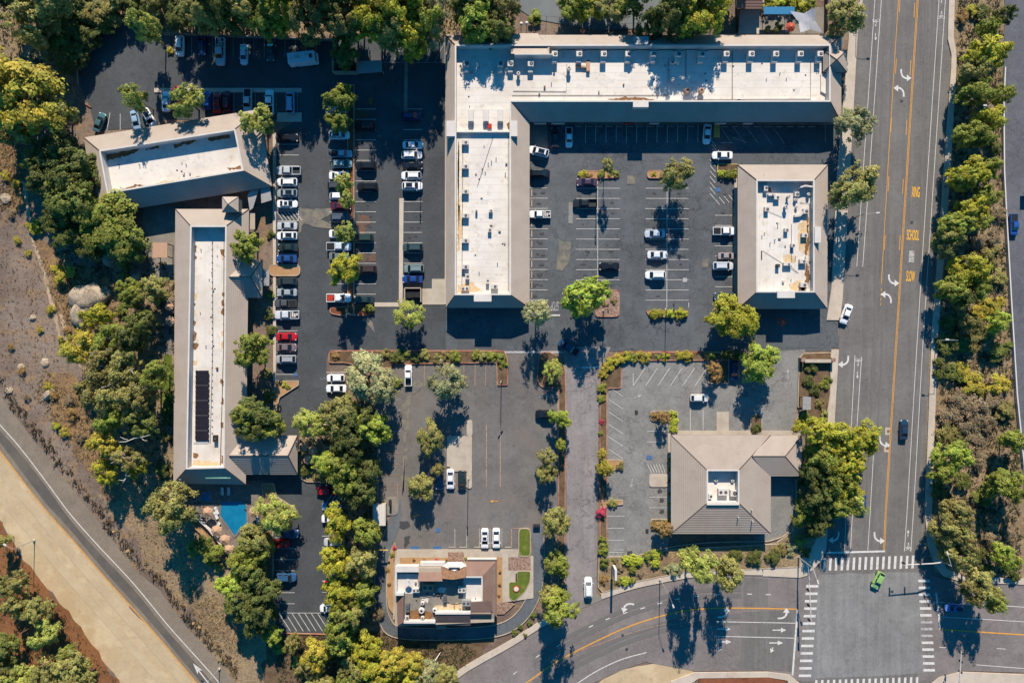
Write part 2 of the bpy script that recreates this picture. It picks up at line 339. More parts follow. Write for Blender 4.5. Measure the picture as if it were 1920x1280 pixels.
patch('dry_bank', [(66, 440), (120, 480), (200, 515), (225, 545), (170, 630), (130, 650), (110, 590), (88, 510)], 'warm', (1.5, .5))
patch('dry_bank', [(95, 700), (135, 705), (190, 770), (205, 860), (235, 925), (205, 940), (150, 860), (100, 780)], 'warm', (1.5, .6))
patch('belt_ground', [(555, 790), (705, 690), (712, 940), (700, 1180), (610, 1190), (612, 900)], 'brush', (2, .3))
sandlot = patch('sand_lot', [(-250, 700), (0, 842), (50, 908), (90, 958), (135, 1008), (200, 1083), (250, 1138), (300, 1196), (367, 1277), (440, 1370), (300, 1370), (220, 1277), (150, 1180), (112, 1130), (75, 1090), (25, 1022), (0, 975), (-250, 760)], 'sand', (2, .35))
patch('orange_dirt', [(0, 975), (25, 1022), (75, 1090), (112, 1130), (150, 1180), (220, 1277), (300, 1400), (-250, 1400), (-250, 770)], 'orange', (2, .5))
patch('dirt_trail', [(112, 590), (124, 640), (150, 690), (156, 690), (130, 638), (118, 588)], 'trail', (1, .15))
patch('dirt_trail', [(38, 340), (50, 390), (58, 450), (80, 515), (100, 590), (112, 640), (118, 640), (106, 588), (86, 512), (64, 448), (56, 390), (46, 340)], 'trail', (1, .15))
patch('dirt_lot', [(1130, 1272), (1165, 1255), (1210, 1240), (1257, 1245), (1302, 1257), (1302, 1300), (1100, 1300)], 'sand', (2, .2))

wl_ = patch('car_park', rounded(PP([(150, 160), (147, 112), (163, 78), (192, 54), (228, 44), (265, 58), (310, 68), (600, 72), (845, 72), (845, 600), (1000, 590), (1000, 657), (620, 657), (612, 668), (612, 745), (700, 760), (700, 800), (560, 800), (528, 792), (522, 735), (560, 715), (514, 712), (512, 250), (560, 225), (300, 225), (290, 240), (180, 245), (168, 200)]), .8), 'westlot', px=False)
lower = patch('car_park', [(440, 790), (560, 790), (560, 895), (642, 905), (640, 960), (616, 1000), (616, 1186), (520, 1186), (512, 1160), (512, 900), (440, 900)], 'westlot')
plaza = patch('car_park', [(985, 225), (1574, 225), (1570, 300), (1562, 560), (1559, 658), (836, 658), (836, 570), (985, 577)], 'plaza')
rest = patch('car_park', [(706, 690), (735, 690), (735, 672), (1062, 655), (1062, 1000), (1008, 1000), (972, 1032), (745, 1034), (728, 1000), (735, 935), (706, 935)], 'rest')
bank = patch('car_park', [(1134, 676), (1510, 655), (1497, 740), (1483, 818), (1258, 818), (1258, 1000), (1250, 1030), (1134, 1048)], 'bank')
porte = patch('driveway', [(1440, 870), (1498, 870), (1492, 900), (1490, 960), (1478, 995), (1450, 1013), (1420, 1014)], 'bank')
drive = patch('driveway', [(1058, 650), (1145, 650), (1128, 690), (1122, 760), (1121, 940), (1118, 1128), (1080, 1146), (1056, 1140), (1063, 940)], 'drive')
entry = patch('driveway', [(1400, 652), (1400, 600), (1570, 600), (1573, 652)], 'plaza')
def road_ribbon(name, path_px, w_px, m, z):
    mb = MB(); mb.ribbon(PP(path_px), w_px * S, z); return setting(name, mb, M[m])
# main road as one polygon
main_road = patch('main_road', [(1616, -150), (1615, 0), (1605, 70), (1592, 320), (1578, 560), (1571, 660), (1563, 790), (1553, 960), (1546, 1040), (1500, 1110), (1500, 1300), (1496, 1420), (1760, 1420), (1757, 1300), (1760, 1100), (1736, 1020), (1731, 960), (1743, 640), (1767, 320), (1780, 130), (1781, 105), (1775, 75), (1777, 0), (1780, -150)], 'road')
cross = patch('cross_street', smooth_path([(720, 1420), (850, 1278), (960, 1212), (1015, 1177), (1080, 1145), (1132, 1121), (1170, 1110), (1210, 1099), (1280, 1086), (1340, 1079), (1440, 1078)], 4) + [(1500, 1080), (1530, 1062)] + [(1530, 1275), (1500, 1276), (1440, 1256), (1302, 1257), (1210, 1240), (1165, 1255), (1090, 1290), (960, 1420)], 'cross')
cross2 = patch('cross_street', [(1720, 1062), (1745, 1078), (1800, 1090), (1920, 1096), (2200, 1110), (2200, 1275), (1920, 1260), (1800, 1256), (1760, 1275), (1720, 1275)], 'cross')
junction = patch('road_junction', [(1535, 1075), (1722, 1072), (1732, 1100), (1735, 1262), (1500, 1272), (1512, 1160), (1530, 1095)], 'junction', (3, .1))
newpatch = patch('road_repair', [(1392, 1146), (1493, 1143), (1484, 1258), (1390, 1252)], 'road')
newpatch2 = patch('road_repair', [(1394, 1082), (1440, 1084), (1440, 1136), (1393, 1138)], 'road')
oldroad = patch('old_road', [(-250, 430), (0, 739), (37, 790), (69, 830), (100, 870), (140, 922), (172, 960), (220, 1022), (252, 1067), (300, 1105), (350, 1175), (405, 1232), (435, 1272), (520, 1400), (450, 1400), (367, 1277), (300, 1197), (250, 1140), (200, 1085), (135, 1010), (90, 960), (50, 910), (0, 845), (-250, 560)], 'oldroad')
eastlot = patch('side_road', [(1886, -150), (1881, 130), (1879, 320), (1883, 400), (1893, 560), (1904, 740), (1916, 870), (1922, 960), (2200, 960), (2200, -150)], 'eastlot')
lanepath = smooth_path([(742, 935), (741, 975), (727, 1015), (716, 1060), (714, 1125), (722, 1162), (748, 1184), (850, 1187), (930, 1181), (972, 1160), (998, 1122), (1008, 1080), (1009, 1040), (1008, 985)], 6)
Z[0] += .004
lane = setting('drive_through_lane', MB().ribbon(PP(lanepath), 21 * S, Z[0]), M['lane'])
court = patch('sports_court', [(955, -60), (1250, -60), (1238, 52), (1120, 58), (1000, 36), (962, 10)], 'court')
# patches of wear that have a shape of their own
ZW = Z[0] + .004
def wear(parent, name, pts, m, jag=(1, .25), seed=1):
    mb = MB().sheet(ragged(PP(pts), jag[0], jag[1], seed), ZW + .001 * (len(parent.children) % 5)); return mb.build(name, M[m], parent)
wear(wl_, 'dust_stain', [(561, 391), (622, 391), (622, 402), (600, 412), (640, 428), (600, 428), (570, 418), (560, 440), (561, 410)], 'dustpatch', (1, .15))
wear(wl_, 'rust_stain', [(664, 200), (690, 203), (697, 222), (688, 235), (680, 250), (676, 275), (668, 300), (664, 260)], 'rust_dust', (.8, .42))
wear(wl_, 'rust_stain', [(668, 405), (690, 400), (694, 415), (684, 440), (676, 470), (668, 475)], 'rust_dust', (.8, .42))
wear(wl_, 'rust_stain', [(666, 470), (684, 474), (703, 476), (704, 490), (690, 492), (668, 492)], 'rust_dust', (.8, .42))
wear(plaza, 'asphalt_repair', [(1048, 452), (1071, 454), (1068, 490), (1055, 508), (1043, 506)], 'dustpatch', (3, .05))
wear(plaza, 'asphalt_repair', [(1066, 380), (1074, 380), (1074, 420), (1066, 418)], 'bank', (3, .05))
wear(plaza, 'asphalt_repair', [(1316, 488), (1328, 484), (1328, 500), (1316, 502)], 'dustpatch', (3, .05))
wear(plaza, 'asphalt_repair', [(1175, 330), (1192, 330), (1190, 345), (1176, 346)], 'dustpatch', (3, .05))
wear(plaza, 'pale_corner', [(690, 592), (700, 606), (704, 625), (693, 612), (682, 600)], 'dustpatch', (1, .1))
wear(rest, 'worn_track', [(775, 705), (792, 720), (775, 740), (765, 770), (768, 800), (762, 840), (762, 900), (756, 930), (754, 880), (757, 830), (752, 790), (760, 755), (765, 730)], 'dustpatch', (1, .3), 4)
wear(rest, 'oil_stain', [(750, 975), (764, 973), (768, 985), (758, 992), (750, 988)], 'oil', (.6, .15), 5)
wear(rest, 'oil_stain', [(757, 1005), (768, 1004), (770, 1018), (760, 1026)], 'oil', (.6, .15), 6)
for k, (x, y) in enumerate([(1236, 920), (1240, 937), (1240, 958), (1232, 905), (1180, 1036)]):
    wear(bank, 'oil_stain', [(x - 4, y - 3), (x + 4, y - 4), (x + 6, y + 1), (x + 2, y + 4), (x - 4, y + 3)], 'oil', (.5, .1), k)
for k, (x, y, w, h) in enumerate([(1000, 535, 12, 6), (1012, 455, 10, 5), (1145, 470, 9, 5), (1012, 515, 10, 5), (1225, 398, 9, 6), (1280, 480, 9, 5), (1100, 470, 9, 5)]):
    wear(plaza, 'oil_stain', [(x - w / 2, y - h / 2), (x + w / 2, y - h / 2.2), (x + w / 1.8, y + h / 2), (x - w / 3, y + h / 1.8)], 'oil', (.5, .12), k + 9)
rs = random.Random(4)
for par, xs, y0, n in ((wl_, (531, 634, 690, 768, 783), 214, 23), (plaza, (1005, 1014, 1098, 1143, 1228, 1272, 1356), 362, 11)):
    for x in xs:
        for k in range(n):
            if rs.random() < .5: continue
            X, y = x + rs.uniform(-5, 5), y0 + 19.2 * k + rs.uniform(-2, 2); w_, h_ = rs.uniform(2, 5), rs.uniform(1.2, 2.6)
            if y < 575: wear(par, 'oil_stain', [(X - w_, y), (X - w_ * .4, y - h_), (X + w_ * .6, y - h_ * .8), (X + w_, y + h_ * .2), (X + w_ * .2, y + h_)], 'oil', (.4, .07), int(X * 3 + y))
for k, d in enumerate((14, 22, 44, 52)):      # faint ruts in the sand, running with the road
    pth = smooth_path([(-30 - d, 812 + d * .5), (50 - d, 908 + d * .45), (135 - d, 1010 + d * .45), (200 - d, 1085 + d * .45), (300 - d, 1197 + d * .45), (400 - d, 1310 + d * .45)], 8)
    MB().ribbon(PP(pth), .8 if k % 2 else 1.3, ZW).build('wheel_rut', M['rut'], sandlot)
MB().sheet(PP(smooth_path([(-60, 738), (0, 806), (37, 848), (85, 908), (128, 968), (178, 1026), (248, 1100), (308, 1174), (345, 1216), (400, 1280)], 5) + smooth_path([(378, 1280), (296, 1180), (246, 1124), (196, 1068), (132, 992), (88, 944), (48, 892), (0, 828), (-60, 756)], 5)), ZW).build('worn_lane', M['lanewear'], oldroad)
# worn wheel tracks down the lanes of the main road and the cross street
ZT = Z[0] + .004
trk = mat('tyre_polish', L(114, 110, 108), [('n', .3, .35, .6, L(121, 116, 112), 1), ('n', 2.6, .4, .7, L(128, 122, 118), .7)], rough=.85, spec=.3)
for x0, x1 in ((1662, 1630), (1677, 1645), (1738, 1714), (1751, 1726)):
    MB().sheet(ragged(PP([(x0 - 2, -100), (x0 + 2, -100), (x0 + (x1 - x0) * .55 + 2, 520), (x1 + 2 - 10, 1030), (x1 - 2 - 10, 1030), (x0 + (x1 - x0) * .55 - 2, 520)]), 2, .09, x0), ZT).build('wheel_track', trk, main_road)
for d in (16, 28, -22, -34):
    pth = smooth_path([(1000, 1262 + d), (1085, 1217 + d), (1170, 1177 + d), (1235, 1155 + d), (1282, 1144 + d), (1330, 1139 + d), (1390, 1138 + d)], 5)
    MB().ribbon(PP(pth), 1.0, ZT).build('wheel_track', trk, cross)

# ------------------------------------------------------------------ painted lines and words
ZP = ZT + .006
def line(parent, pts, w=.11, m='white', name='painted_line'):
    return MB().ribbon(PP(pts), w, ZP).build(name, M[m], parent)
def stalls(parent, x0, y0, x1, y1, dx, dy, n, m='white', skip=(), w=.11, name='stall_line'):
    for k in range(n):
        if k not in skip: line(parent, [(x0 + dx * k, y0 + dy * k), (x1 + dx * k, y1 + dy * k)], w, m, name)
# west car park
stalls(wl_, 521, 271, 561, 271, 0, 20.2, 7); stalls(wl_, 521, 414.5, 560, 414.5, 0, 20.3, 5); stalls(wl_, 518, 518, 558, 518, 0, 20.4, 10)
stalls(wl_, 618, 205, 651, 205, 0, 19.25, 19, skip=(13,)); stalls(wl_, 667, 205, 705, 205, 0, 19.25, 19); stalls(wl_, 757, 205, 792, 205, 0, 19.25, 17, skip=(16,))
stalls(wl_, 360, 70, 360, 108, 19.4, 0, 13, m='wornwhite'); stalls(wl_, 400, 174, 400, 212, 19.7, 0, 9, m='wornwhite'); line(wl_, [(303, 174), (303, 205)]); line(wl_, [(311, 176), (311, 205)])
for k in range(8): line(wl_, [(722 + 15.5 * k, 118), (740 + 15.5 * k, 82)], .11, 'wornwhite', 'hatch_line')
line(wl_, [(718, 118), (836, 118)], .11, 'wornwhite'); line(wl_, [(834, 80), (834, 118)], .11, 'wornwhite')
line(wl_, [(521, 395), (560, 395)]); line(wl_, [(560, 395), (560, 414)])
for k in range(6): line(wl_, [(519 + 7 * k, 397), (526 + 7 * k + 5, 413)], .13, 'white', 'hatch_line')
line(wl_, [(207, 212), (201, 246)]); line(wl_, [(226, 214), (226, 245)])
for k in range(5): line(wl_, [(600 + k * 7, 708), (606 + k * 7, 712)], .1, 'wornwhite')
line(wl_, [(612, 698), (655, 698)], .12); line(wl_, [(522, 620), (522, 628)])
# lower car park
stalls(lower, 516, 1007, 553, 1007, 0, 20.6, 7); line(lower, [(512, 1148), (610, 1148)])
for k in range(9): line(lower, [(524 + 12 * k, 1149), (545 + 12 * k, 1182)], .13, 'white', 'hatch_line')
stalls(lower, 604, 1004, 618, 1004, 0, 21, 7)
for k in range(4): line(lower, [(610 + 8 * k, 943), (622 + 8 * k, 928)], .1, 'white', 'hatch_line')
# plaza
stalls(plaza, 993, 353, 1027, 353, 0, 19.05, 12, skip=(3,)); stalls(plaza, 1080, 353.4, 1162, 353.4, 0, 19.05, 10); line(plaza, [(1120.5, 338), (1120.5, 530)])
stalls(plaza, 1210, 353.4, 1291, 353.4, 0, 19.05, 12); line(plaza, [(1250.5, 352), (1250, 577)]); line(plaza, [(1291, 567), (1291, 577)])
stalls(plaza, 1340, 404, 1375, 404, 0, 19.1, 9, skip=(2,))
for k in range(7): line(plaza, [(1331, 300 + 10.5 * k), (1341, 312 + 10.5 * k)], .12, 'white', 'hatch_line')
for k in range(5): line(plaza, [(1339 + 9 * k, 372 - 2 * k), (1349 + 9 * k, 384 - 2 * k)], .12, 'white', 'hatch_line')
stalls(plaza, 1098, 232, 1097.5, 268, 19.15, 0, 12)
for k in range(5): line(plaza, [(1048 + 5 * k, 248 - 4 * k), (1056 + 5 * k, 236 - 3 * k)], .1, 'wornwhite', 'hatch_line')
for k in range(5): line(plaza, [(1350 + 24.5 * k, 238), (1372 + 24.5 * k, 269)], .11, 'wornwhite', 'stall_line')
line(plaza, [(1350, 268), (1373, 268)], .11, 'wornwhite'); line(plaza, [(1547, 232), (1547, 268)], .11, 'wornwhite'); line(plaza, [(1372, 258), (1400, 268)], .11, 'wornwhite')
for k in range(5): line(plaza, [(1332 + 2 * k, 262 + 9 * k), (1342 + 2 * k, 275 + 9 * k)], .12, 'white', 'hatch_line')
line(plaza, [(1034, 591), (1050, 591)], .35)
line(wl_, [(749, 660), (1060, 660)], .5, 'wornwhite')
# restaurant lot
for x in (796, 870, 891, 911, 932): line(rest, [(x, 682), (x - .5, 724)], .12, 'wornorange', 'stall_line')
stalls(rest, 708, 829, 750, 829, 0, 20.3, 5, 'wornorange'); stalls(rest, 733, 749, 752, 749, 0, 19.5, 4, 'wornwhite')
line(rest, [(708.5, 830), (708.5, 932)], .2, 'wornwhite'); line(rest, [(745, 905), (746, 930)], .1, 'wornorange')
line(rest, [(912, 796), (912, 912)], .2, 'wornorange'); line(rest, [(938, 797), (938, 912)], .2, 'wornorange')
for x in (853, 875, 899, 919, 941): line(rest, [(x, 990), (x, 1026)], .14, 'wornwhite', 'stall_line')
line(rest, [(959, 990), (959, 1026)], .2, 'wornorange'); line(rest, [(959, 990), (975, 990)], .2, 'wornorange')
for k in range(3): line(rest, [(835 - 18 * k, 818), (835 - 18 * k, 845)], .12, 'wornwhite', 'stall_line')
line(rest, [(854, 888), (853, 920)], .18, 'wornorange', 'stall_line')
line(rest, [(1010, 744), (1045, 744)], .12, 'wornwhite', 'stall_line'); line(rest, [(1046, 725), (1046, 860)], .14, 'wornwhite')
for x, y, w, h in ((778, 1026, 16, 6), (820, 1026, 16, 6), (821, 993, 8, 8)): MB().sheet(PP([(x - w / 2, y - h / 2), (x + w / 2, y - h / 2), (x + w / 2, y + h / 2), (x - w / 2, y + h / 2)]), ZP).build('accessible_bay_marking', M['blue'], rest)
# bank lot
for k in range(6): line(bank, [(1209 + 23.2 * k, 690), (1187 + 23.2 * k, 723)], .12, 'white', 'stall_line')
line(bank, [(1187, 700), (1187, 723)], .12)
for k in range(6): line(bank, [(1141, 725 + 23.3 * k), (1168, 743 + 23.3 * k)], .12, 'white', 'stall_line')
line(bank, [(1294, 768), (1294, 806)]); line(bank, [(1318, 768), (1318, 806)])
stalls(bank, 1213, 808, 1253, 808, 0, 20, 2); stalls(bank, 1217, 931, 1253, 931, 0, 20, 2); stalls(bank, 1138, 967, 1170, 967, 0, 22.6, 4)
for k in range(6): line(bank, [(1214 + 5.5 * k, 870), (1222 + 5 * k, 886)], .12, 'white', 'hatch_line')
line(bank, [(1150, 1030), (1170, 1030)], .1)
MB().sheet(PP([(1212, 853), (1222, 853), (1222, 861), (1212, 861)]), ZP).build('accessible_bay_marking', M['blue'], bank)
line(drive, [(1091, 689), (1124, 688)], .35)
# main road
def seg(a, b, parent=None, w=.13, m='white', name='lane_line'): line(parent or main_road, [a, b], w, m, name)
def long(pts, w=.13, m='white', parent=None): line(parent or main_road, pts, w, m, 'lane_line')
long([(1645, -120), (1640, 0), (1618, 320), (1606, 500)]); long([(1658, -120), (1652, 0), (1630, 320), (1617, 500)])
long([(1602.5, 666), (1596, 792), (1586, 960)]); long([(1615, 669), (1607, 785), (1603, 870), (1598, 960), (1594, 1032)])
long([(1586, 960), (1583, 1032)])
for d in (-1.1, 1.1):
    long([(1691 + d, -120), (1685 + d, 0), (1665 + d, 320), (1653 + d, 532)], .14, 'yellow') if d < 0 else None
    long([(1728 + d, -120), (1720 + d, 0), (1700 + d, 320), (1690 + d, 480), (1680 + d, 640), (1660 + d, 960), (1657 + d, 1030)], .14, 'yellow')
long([(1721.5, 640), (1719, 640)], .01)
for x, y, dx in ((1684, 10, 1.6), (1677, 125, 1.6), (1668, 235, 1.6), (1663, 345, 1.6), (1656, 455, 1.6), (1715, 20, -1.8), (1707.5, 128, -1.8), (1700, 240, -1.8), (1693.5, 350, -1.8), (1687.5, 455, -1.8)):
    seg((x + dx + 1.5, y - 14), (x + dx - .2, y + 14), None, .16, 'yellow', 'broken_yellow_line')
for k in range(4): seg((1652 - .4 * k, 540 + 9 * k), (1651.6 - .4 * k, 546 + 9 * k), None, .14, 'yellow', 'broken_yellow_line')
long([(1768, -120), (1760, 0), (1739, 320), (1719, 640), (1700, 960), (1695, 1033)]); long([(1781, -120), (1772, 0), (1751, 320), (1730, 640), (1712, 960), (1707, 1033)])
long([(1639, 820), (1631, 960), (1626.5, 1032)]); seg((1550, 1035.5), (1659, 1032.5), None, .45, 'white', 'stop_line')
for k in range(16):
    x = 1545 + 11.05 * k; MB().sheet(PP([(x - 1.5, 1046 - k * .35), (x + 3.2, 1045.6 - k * .35), (x + 1.8, 1069 - k * .3), (x - 2.8, 1069.4 - k * .3)]), ZP).build('crosswalk_bar', M['white'], main_road)
for k in range(13):
    x = 1522.5 - 1.12 * k; y = 1098 + 13.95 * k; MB().sheet(PP([(x - 11.5, y - 2.4), (x + 11.5, y - 2.4), (x + 11, y + 2.4), (x - 12, y + 2.4)]), ZP).build('crosswalk_bar', M['white'], cross)
for k in range(14):
    x = 1731.5 + .75 * k; y = 1088 + 12.85 * k; MB().sheet(PP([(x - 10.5, y - 2.4), (x + 10.5, y - 2.4), (x + 11.5, y + 2.4), (x - 10.5, y + 2.4)]), ZP).build('crosswalk_bar', M['wornwhite' if 5 < k < 9 else 'white'], cross2)
for k in range(18):
    x = 1530 + 11.1 * k; MB().sheet(PP([(x - 2, 1274 - k * .35), (x + 2.5, 1273.6 - k * .35), (x + 1.5, 1298), (x - 3, 1298)]), ZP).build('crosswalk_bar', M['white'], main_road)
for y in (808, 840):    # square repairs round the valve covers
    x = 1664 - (y - 808) * .06
    MB().sheet(PP([(x - 5, y - 7), (x + 4, y - 7), (x + 4, y + 7), (x - 5, y + 7)]), ZP - .002).build('concrete_collar', M['concrete'], main_road)
    MB().cone(*P(x + 1, y), ZP, ZP + .004, .38, .38, 14).build('valve_cover', M['rustbrown'], main_road)
for x, y, p in ((1709, 417, main_road), (1690, 190, main_road), (1672, 1108, main_road), (1167, 1190, cross), (1175, 1216, cross)): MB().cone(*P(x, y), ZP, ZP + .004, .36, .36, 14).build('manhole_cover', M['oil'], p)
MB().sheet(PP([(1704, 470), (1714, 470), (1713, 492), (1703, 492)]), ZP).build('worn_marking', M['wornwhite'], main_road)
# cross street
ycl = smooth_path([(930, 1312), (985, 1280), (1035, 1245), (1085, 1217), (1170, 1177), (1235, 1155), (1282, 1144.5), (1330, 1139.5), (1400, 1139), (1494, 1141)], 5)
line(cross, ycl, .3, 'yellow', 'lane_line'); line(cross, smooth_path([(1062, 1232), (1095, 1216), (1135, 1202), (1180, 1186), (1230, 1172), (1260, 1168)], 4), .14, 'wornorange', 'lane_line')
line(cross, smooth_path([(1060, 1295), (1082, 1280), (1120, 1256), (1165, 1235), (1212, 1222)], 5), .22, 'white', 'lane_line')
for x, y, a in ((1205, 1139, 15), (1172, 1148, 18), (1139.5, 1159, 22), (1108, 1173, 27), (1047, 1209, 33), (1008, 1229, 35), (966, 1260, 36), (1237, 1130, 12), (1270, 1122, 9), (1305, 1116.5, 5), (1345, 1113.5, 2), (1405, 1112.5, 0), (1440, 1113.5, 0)):
    c, s_ = math.cos(math.radians(a)) * 4.5, math.sin(math.radians(a)) * 4.5; line(cross, [(x - c, y + s_), (x + c, y - s_)], .22, 'white', 'lane_dash')
line(cross, [(1342, 1164), (1492, 1167)], .18, 'white', 'lane_line'); line(cross, [(1343, 1191.5), (1490, 1195)], .18, 'white', 'lane_line')
line(cross, [(1495, 1142), (1485.5, 1265)], .4, 'white', 'stop_line')
line(cross2, [(1758, 1128), (1920, 1137), (2150, 1150)], .16, 'white', 'lane_line'); line(cross2, [(1762, 1155), (1920, 1164.5), (2150, 1178)], .16, 'white', 'lane_line')
line(cross2, [(1762, 1179), (1920, 1189), (2150, 1202)], .3, 'yellow', 'lane_line'); line(cross2, [(1868, 1214.5), (1885, 1215.5)], .16, 'white', 'lane_dash'); line(cross2, [(1760, 1212), (1773, 1213)], .16, 'white', 'lane_dash')
line(cross2, [(1830, 1245), (1920, 1252), (2150, 1266)], .16, 'white', 'lane_line'); line(cross2, [(1754.5, 1110), (1762.5, 1180)], .4, 'white', 'stop_line')
# old road
line(oldroad, smooth_path([(-60, 724), (0, 795), (37, 837), (87, 902), (130, 960), (180, 1017), (250, 1092), (312, 1167), (350, 1210), (410, 1277), (450, 1330)], 7), .2, 'white', 'lane_line')
line(oldroad, smooth_path([(-60, 770), (0, 845), (50, 910), (90, 960), (135, 1010), (200, 1085), (250, 1140), (300, 1197), (367, 1277), (410, 1330)], 7), .26, 'yellow', 'lane_line')

def placed(parent, pts, x, y, ang, sc, m, name):
    "flat sign in metres (x right, y forward) laid at a photo pixel, turned by ang"
    cx, cy = P(x, y); c, s_ = math.cos(math.radians(ang)), math.sin(math.radians(ang))
    MB().face([(cx + (a * c - b * s_) * sc, cy + (a * s_ + b * c) * sc, ZP + .001) for a, b in pts]).build(name, M[m], parent)
def curved_arrow(side):
    "tail forward-pointing that bends to one side and ends in a head"
    o, i = [], []
    for k in range(7):
        a = math.radians(90 * k / 6); o.append((1.35 - 1.35 * math.cos(a) - .5, 1.55 * math.sin(a))); i.append((1.35 - 1.0 * math.cos(a) - .5, 1.15 * math.sin(a)))
    p = [(-.5, -.55)] + o + [(.85, 2.0), (1.85, 1.3), (.85, .55)] + i[::-1] + [(-.15, -.55)]
    return [(x * side, y - .5) for x, y in p][::-1 if side > 0 else 1]
STRAIGHT = [(-.12, -1.4), (.12, -1.4), (.12, .3), (.5, .3), (0, 1.4), (-.5, .3), (-.12, .3)]
for x, y, a, sd, p in ((1692, 140, 180, -1, main_road), (1691, 173, 0, -1, main_road), (1669, 524, 180, -1, main_road), (1667, 559, 0, -1, main_road), (1587, 676, 180, 1, main_road), (1652, 827, 180, -1, main_road), (1569, 1005, 180, 1, main_road), (1642, 1006, 180, -1, main_road), (1179, 1133, 78, -1, cross), (1355, 1153, -90, 1, cross), (1467, 1155, -90, 1, cross)):
    placed(p, curved_arrow(-sd if a == -90 else sd), x, y, a, 1.12, 'white', 'turn_arrow')
for x, y in ((1357, 1178), (1461, 1180), (1358, 1202), (1455, 1204)): placed(cross, STRAIGHT, x, y, -90, 1.15, 'white', 'straight_arrow')
for x, y in ((1351, 1210), (1449, 1212)): placed(cross, [(-.1, 0), (.1, 0), (.15, .6), (.6, .4), (.1, 1.5), (-.6, .6), (-.15, .7)], x, y, 160, .95, 'white', 'turn_arrow')
placed(oldroad, [(-.13, -4), (.13, -4), (.13, 1), (.7, .5), (0, 3.2), (-.7, .5), (-.13, 1)], 378, 1262, 38, 1.0, 'white', 'straight_arrow')
for x, y, a, p in ((1641, 70, 183, main_road), (1607, 703, 183, main_road), (1702, 999, -4, main_road), (1765, 0, -4, main_road)): placed(p, STRAIGHT, x, y, a, .62, 'white', 'straight_arrow')
placed(bank, STRAIGHT, 1195, 744, -65, .8, 'wornwhite', 'straight_arrow'); placed(bank, STRAIGHT, 1184, 905, 170, .8, 'wornwhite', 'straight_arrow'); placed(bank, STRAIGHT, 1477, 700, 0, .75, 'wornwhite', 'straight_arrow')
placed(rest, STRAIGHT, 926, 939, 90, .7, 'yellow', 'straight_arrow'); placed(rest, STRAIGHT, 779, 966, 105, .7, 'yellow', 'straight_arrow')
def bike(x, y, a, parent):
    mb = MB(); cx, cy = P(x, y)
    for sx in (-.48, .48): mb.ribbon([(cx + sx + .34 * math.cos(t * math.pi / 6), cy - .2 + .34 * math.sin(t * math.pi / 6)) for t in range(12)], .09, ZP + .001, closed=True)
    for q in ([(-.48, -.2), (-.1, .25), (.3, .25)], [(.48, -.2), (.3, .25), (0, -.25), (-.1, .25)], [(-.1, .3), (.05, .85), (.35, .6)]): mb.ribbon([(cx + u, cy + v) for u, v in q], .1, ZP + .002)
    mb.cone(cx + .1, cy + 1.05, ZP, ZP + .002, .16, .16, 8)
    if a: mb.v = [(2 * cx - u, 2 * cy - v, w) for u, v, w in mb.v]
    mb.build('bicycle_marking', M['white'], parent)
bike(1642, 41, 1, main_road); bike(1609, 676, 1, main_road); bike(1702, 1026, 0, main_road); bike(1764, 32, 0, main_road)
def word(txt, x, y, wpx, hpx, ang, m, parent):
    cu = bpy.data.curves.new('lettering', 'FONT'); cu.body = txt; cu.align_x = 'CENTER'; cu.align_y = 'CENTER'; cu.size = 1; cu.offset = .012
    o = bpy.data.objects.new('lettering', cu); COL.objects.link(o); bpy.context.view_layer.update()
    d = o.dimensions; o.location = (*P(x, y), ZP + .002); o.rotation_euler = (0, 0, math.radians(ang)); o.scale = (wpx * S / d.x, hpx * S / d.y, 1)
    cu.materials.append(M[m]); o.parent = parent
word('XING', 1716.5, 361.5, 15, 20, -3.5, 'amber', main_road); word('SCHOOL', 1711, 442, 23, 19.5, -3.5, 'amber', main_road); word('SLOW', 1706.5, 519, 16, 19.5, -3.5, 'amber', main_road)
word('STOP', 1040, 573, 15, 18, 180, 'wornwhite', plaza)
placed(plaza, [(-.5, -.5), (.5, -.5), (.5, .5), (-.5, .5)], 1346, 356, 0, 1, 'blue', 'accessible_bay_marking')
placed(wl_, [(-.4, -.4), (.4, -.4), (.4, .4), (-.4, .4)], 554, 702, 0, 1, 'blue', 'accessible_bay_marking')
placed(plaza, [(-.5, -.5), (.5, -.5), (.5, .5), (-.5, .5)], 1284, 525, 0, 1, 'wornwhite', 'accessible_bay_marking')
for x, y, p in ((1193, 773, bank), (1213, 995, bank)):
    MB().box(*P(x, y), ZP, .7, 1.0, .01).build('drain_grate', M['darkmetal'], p)

# ------------------------------------------------------------------ pavements and kerbs
NZ = [0]
def pavement(pts, m='walk', z=.13, name='pavement', edge=None, px=True):
    NZ[0] += 1; z = z + ZP + .0015 * (NZ[0] % 40); q = PP(pts) if px else pts
    o = setting(name, MB().prism(q, -.02, z), M[m]); return o
pavement([(1622, -100), (1617, 0), (1607, 66), (1593, 320), (1579, 560), (1574, 600), (1549, 600), (1558, 540), (1569, 320), (1591, 66), (1598, 0), (1600, -100)])
pavement([(1572, 655), (1564, 790), (1554, 960), (1548, 1030), (1538, 1052), (1512, 1078), (1498, 1082), (1440, 1079), (1430, 1079), (1430, 1064), (1480, 1062), (1512, 1040), (1530, 1010), (1542, 960), (1551, 790), (1558, 655)])
pavement([(1783, -100), (1778, 0), (1776, 74), (1783, 104), (1782, 130), (1769, 320), (1745, 640), (1733, 960), (1738, 1018), (1752, 1060), (1768, 1079), (1800, 1089), (1920, 1095), (2150, 1108), (2150, 1098), (1920, 1084), (1805, 1078), (1775, 1066), (1752, 1020), (1746, 960), (1757, 640), (1781, 320), (1792, 130), (1792, 100), (1787, 70), (1789, 0), (1794, -100)])
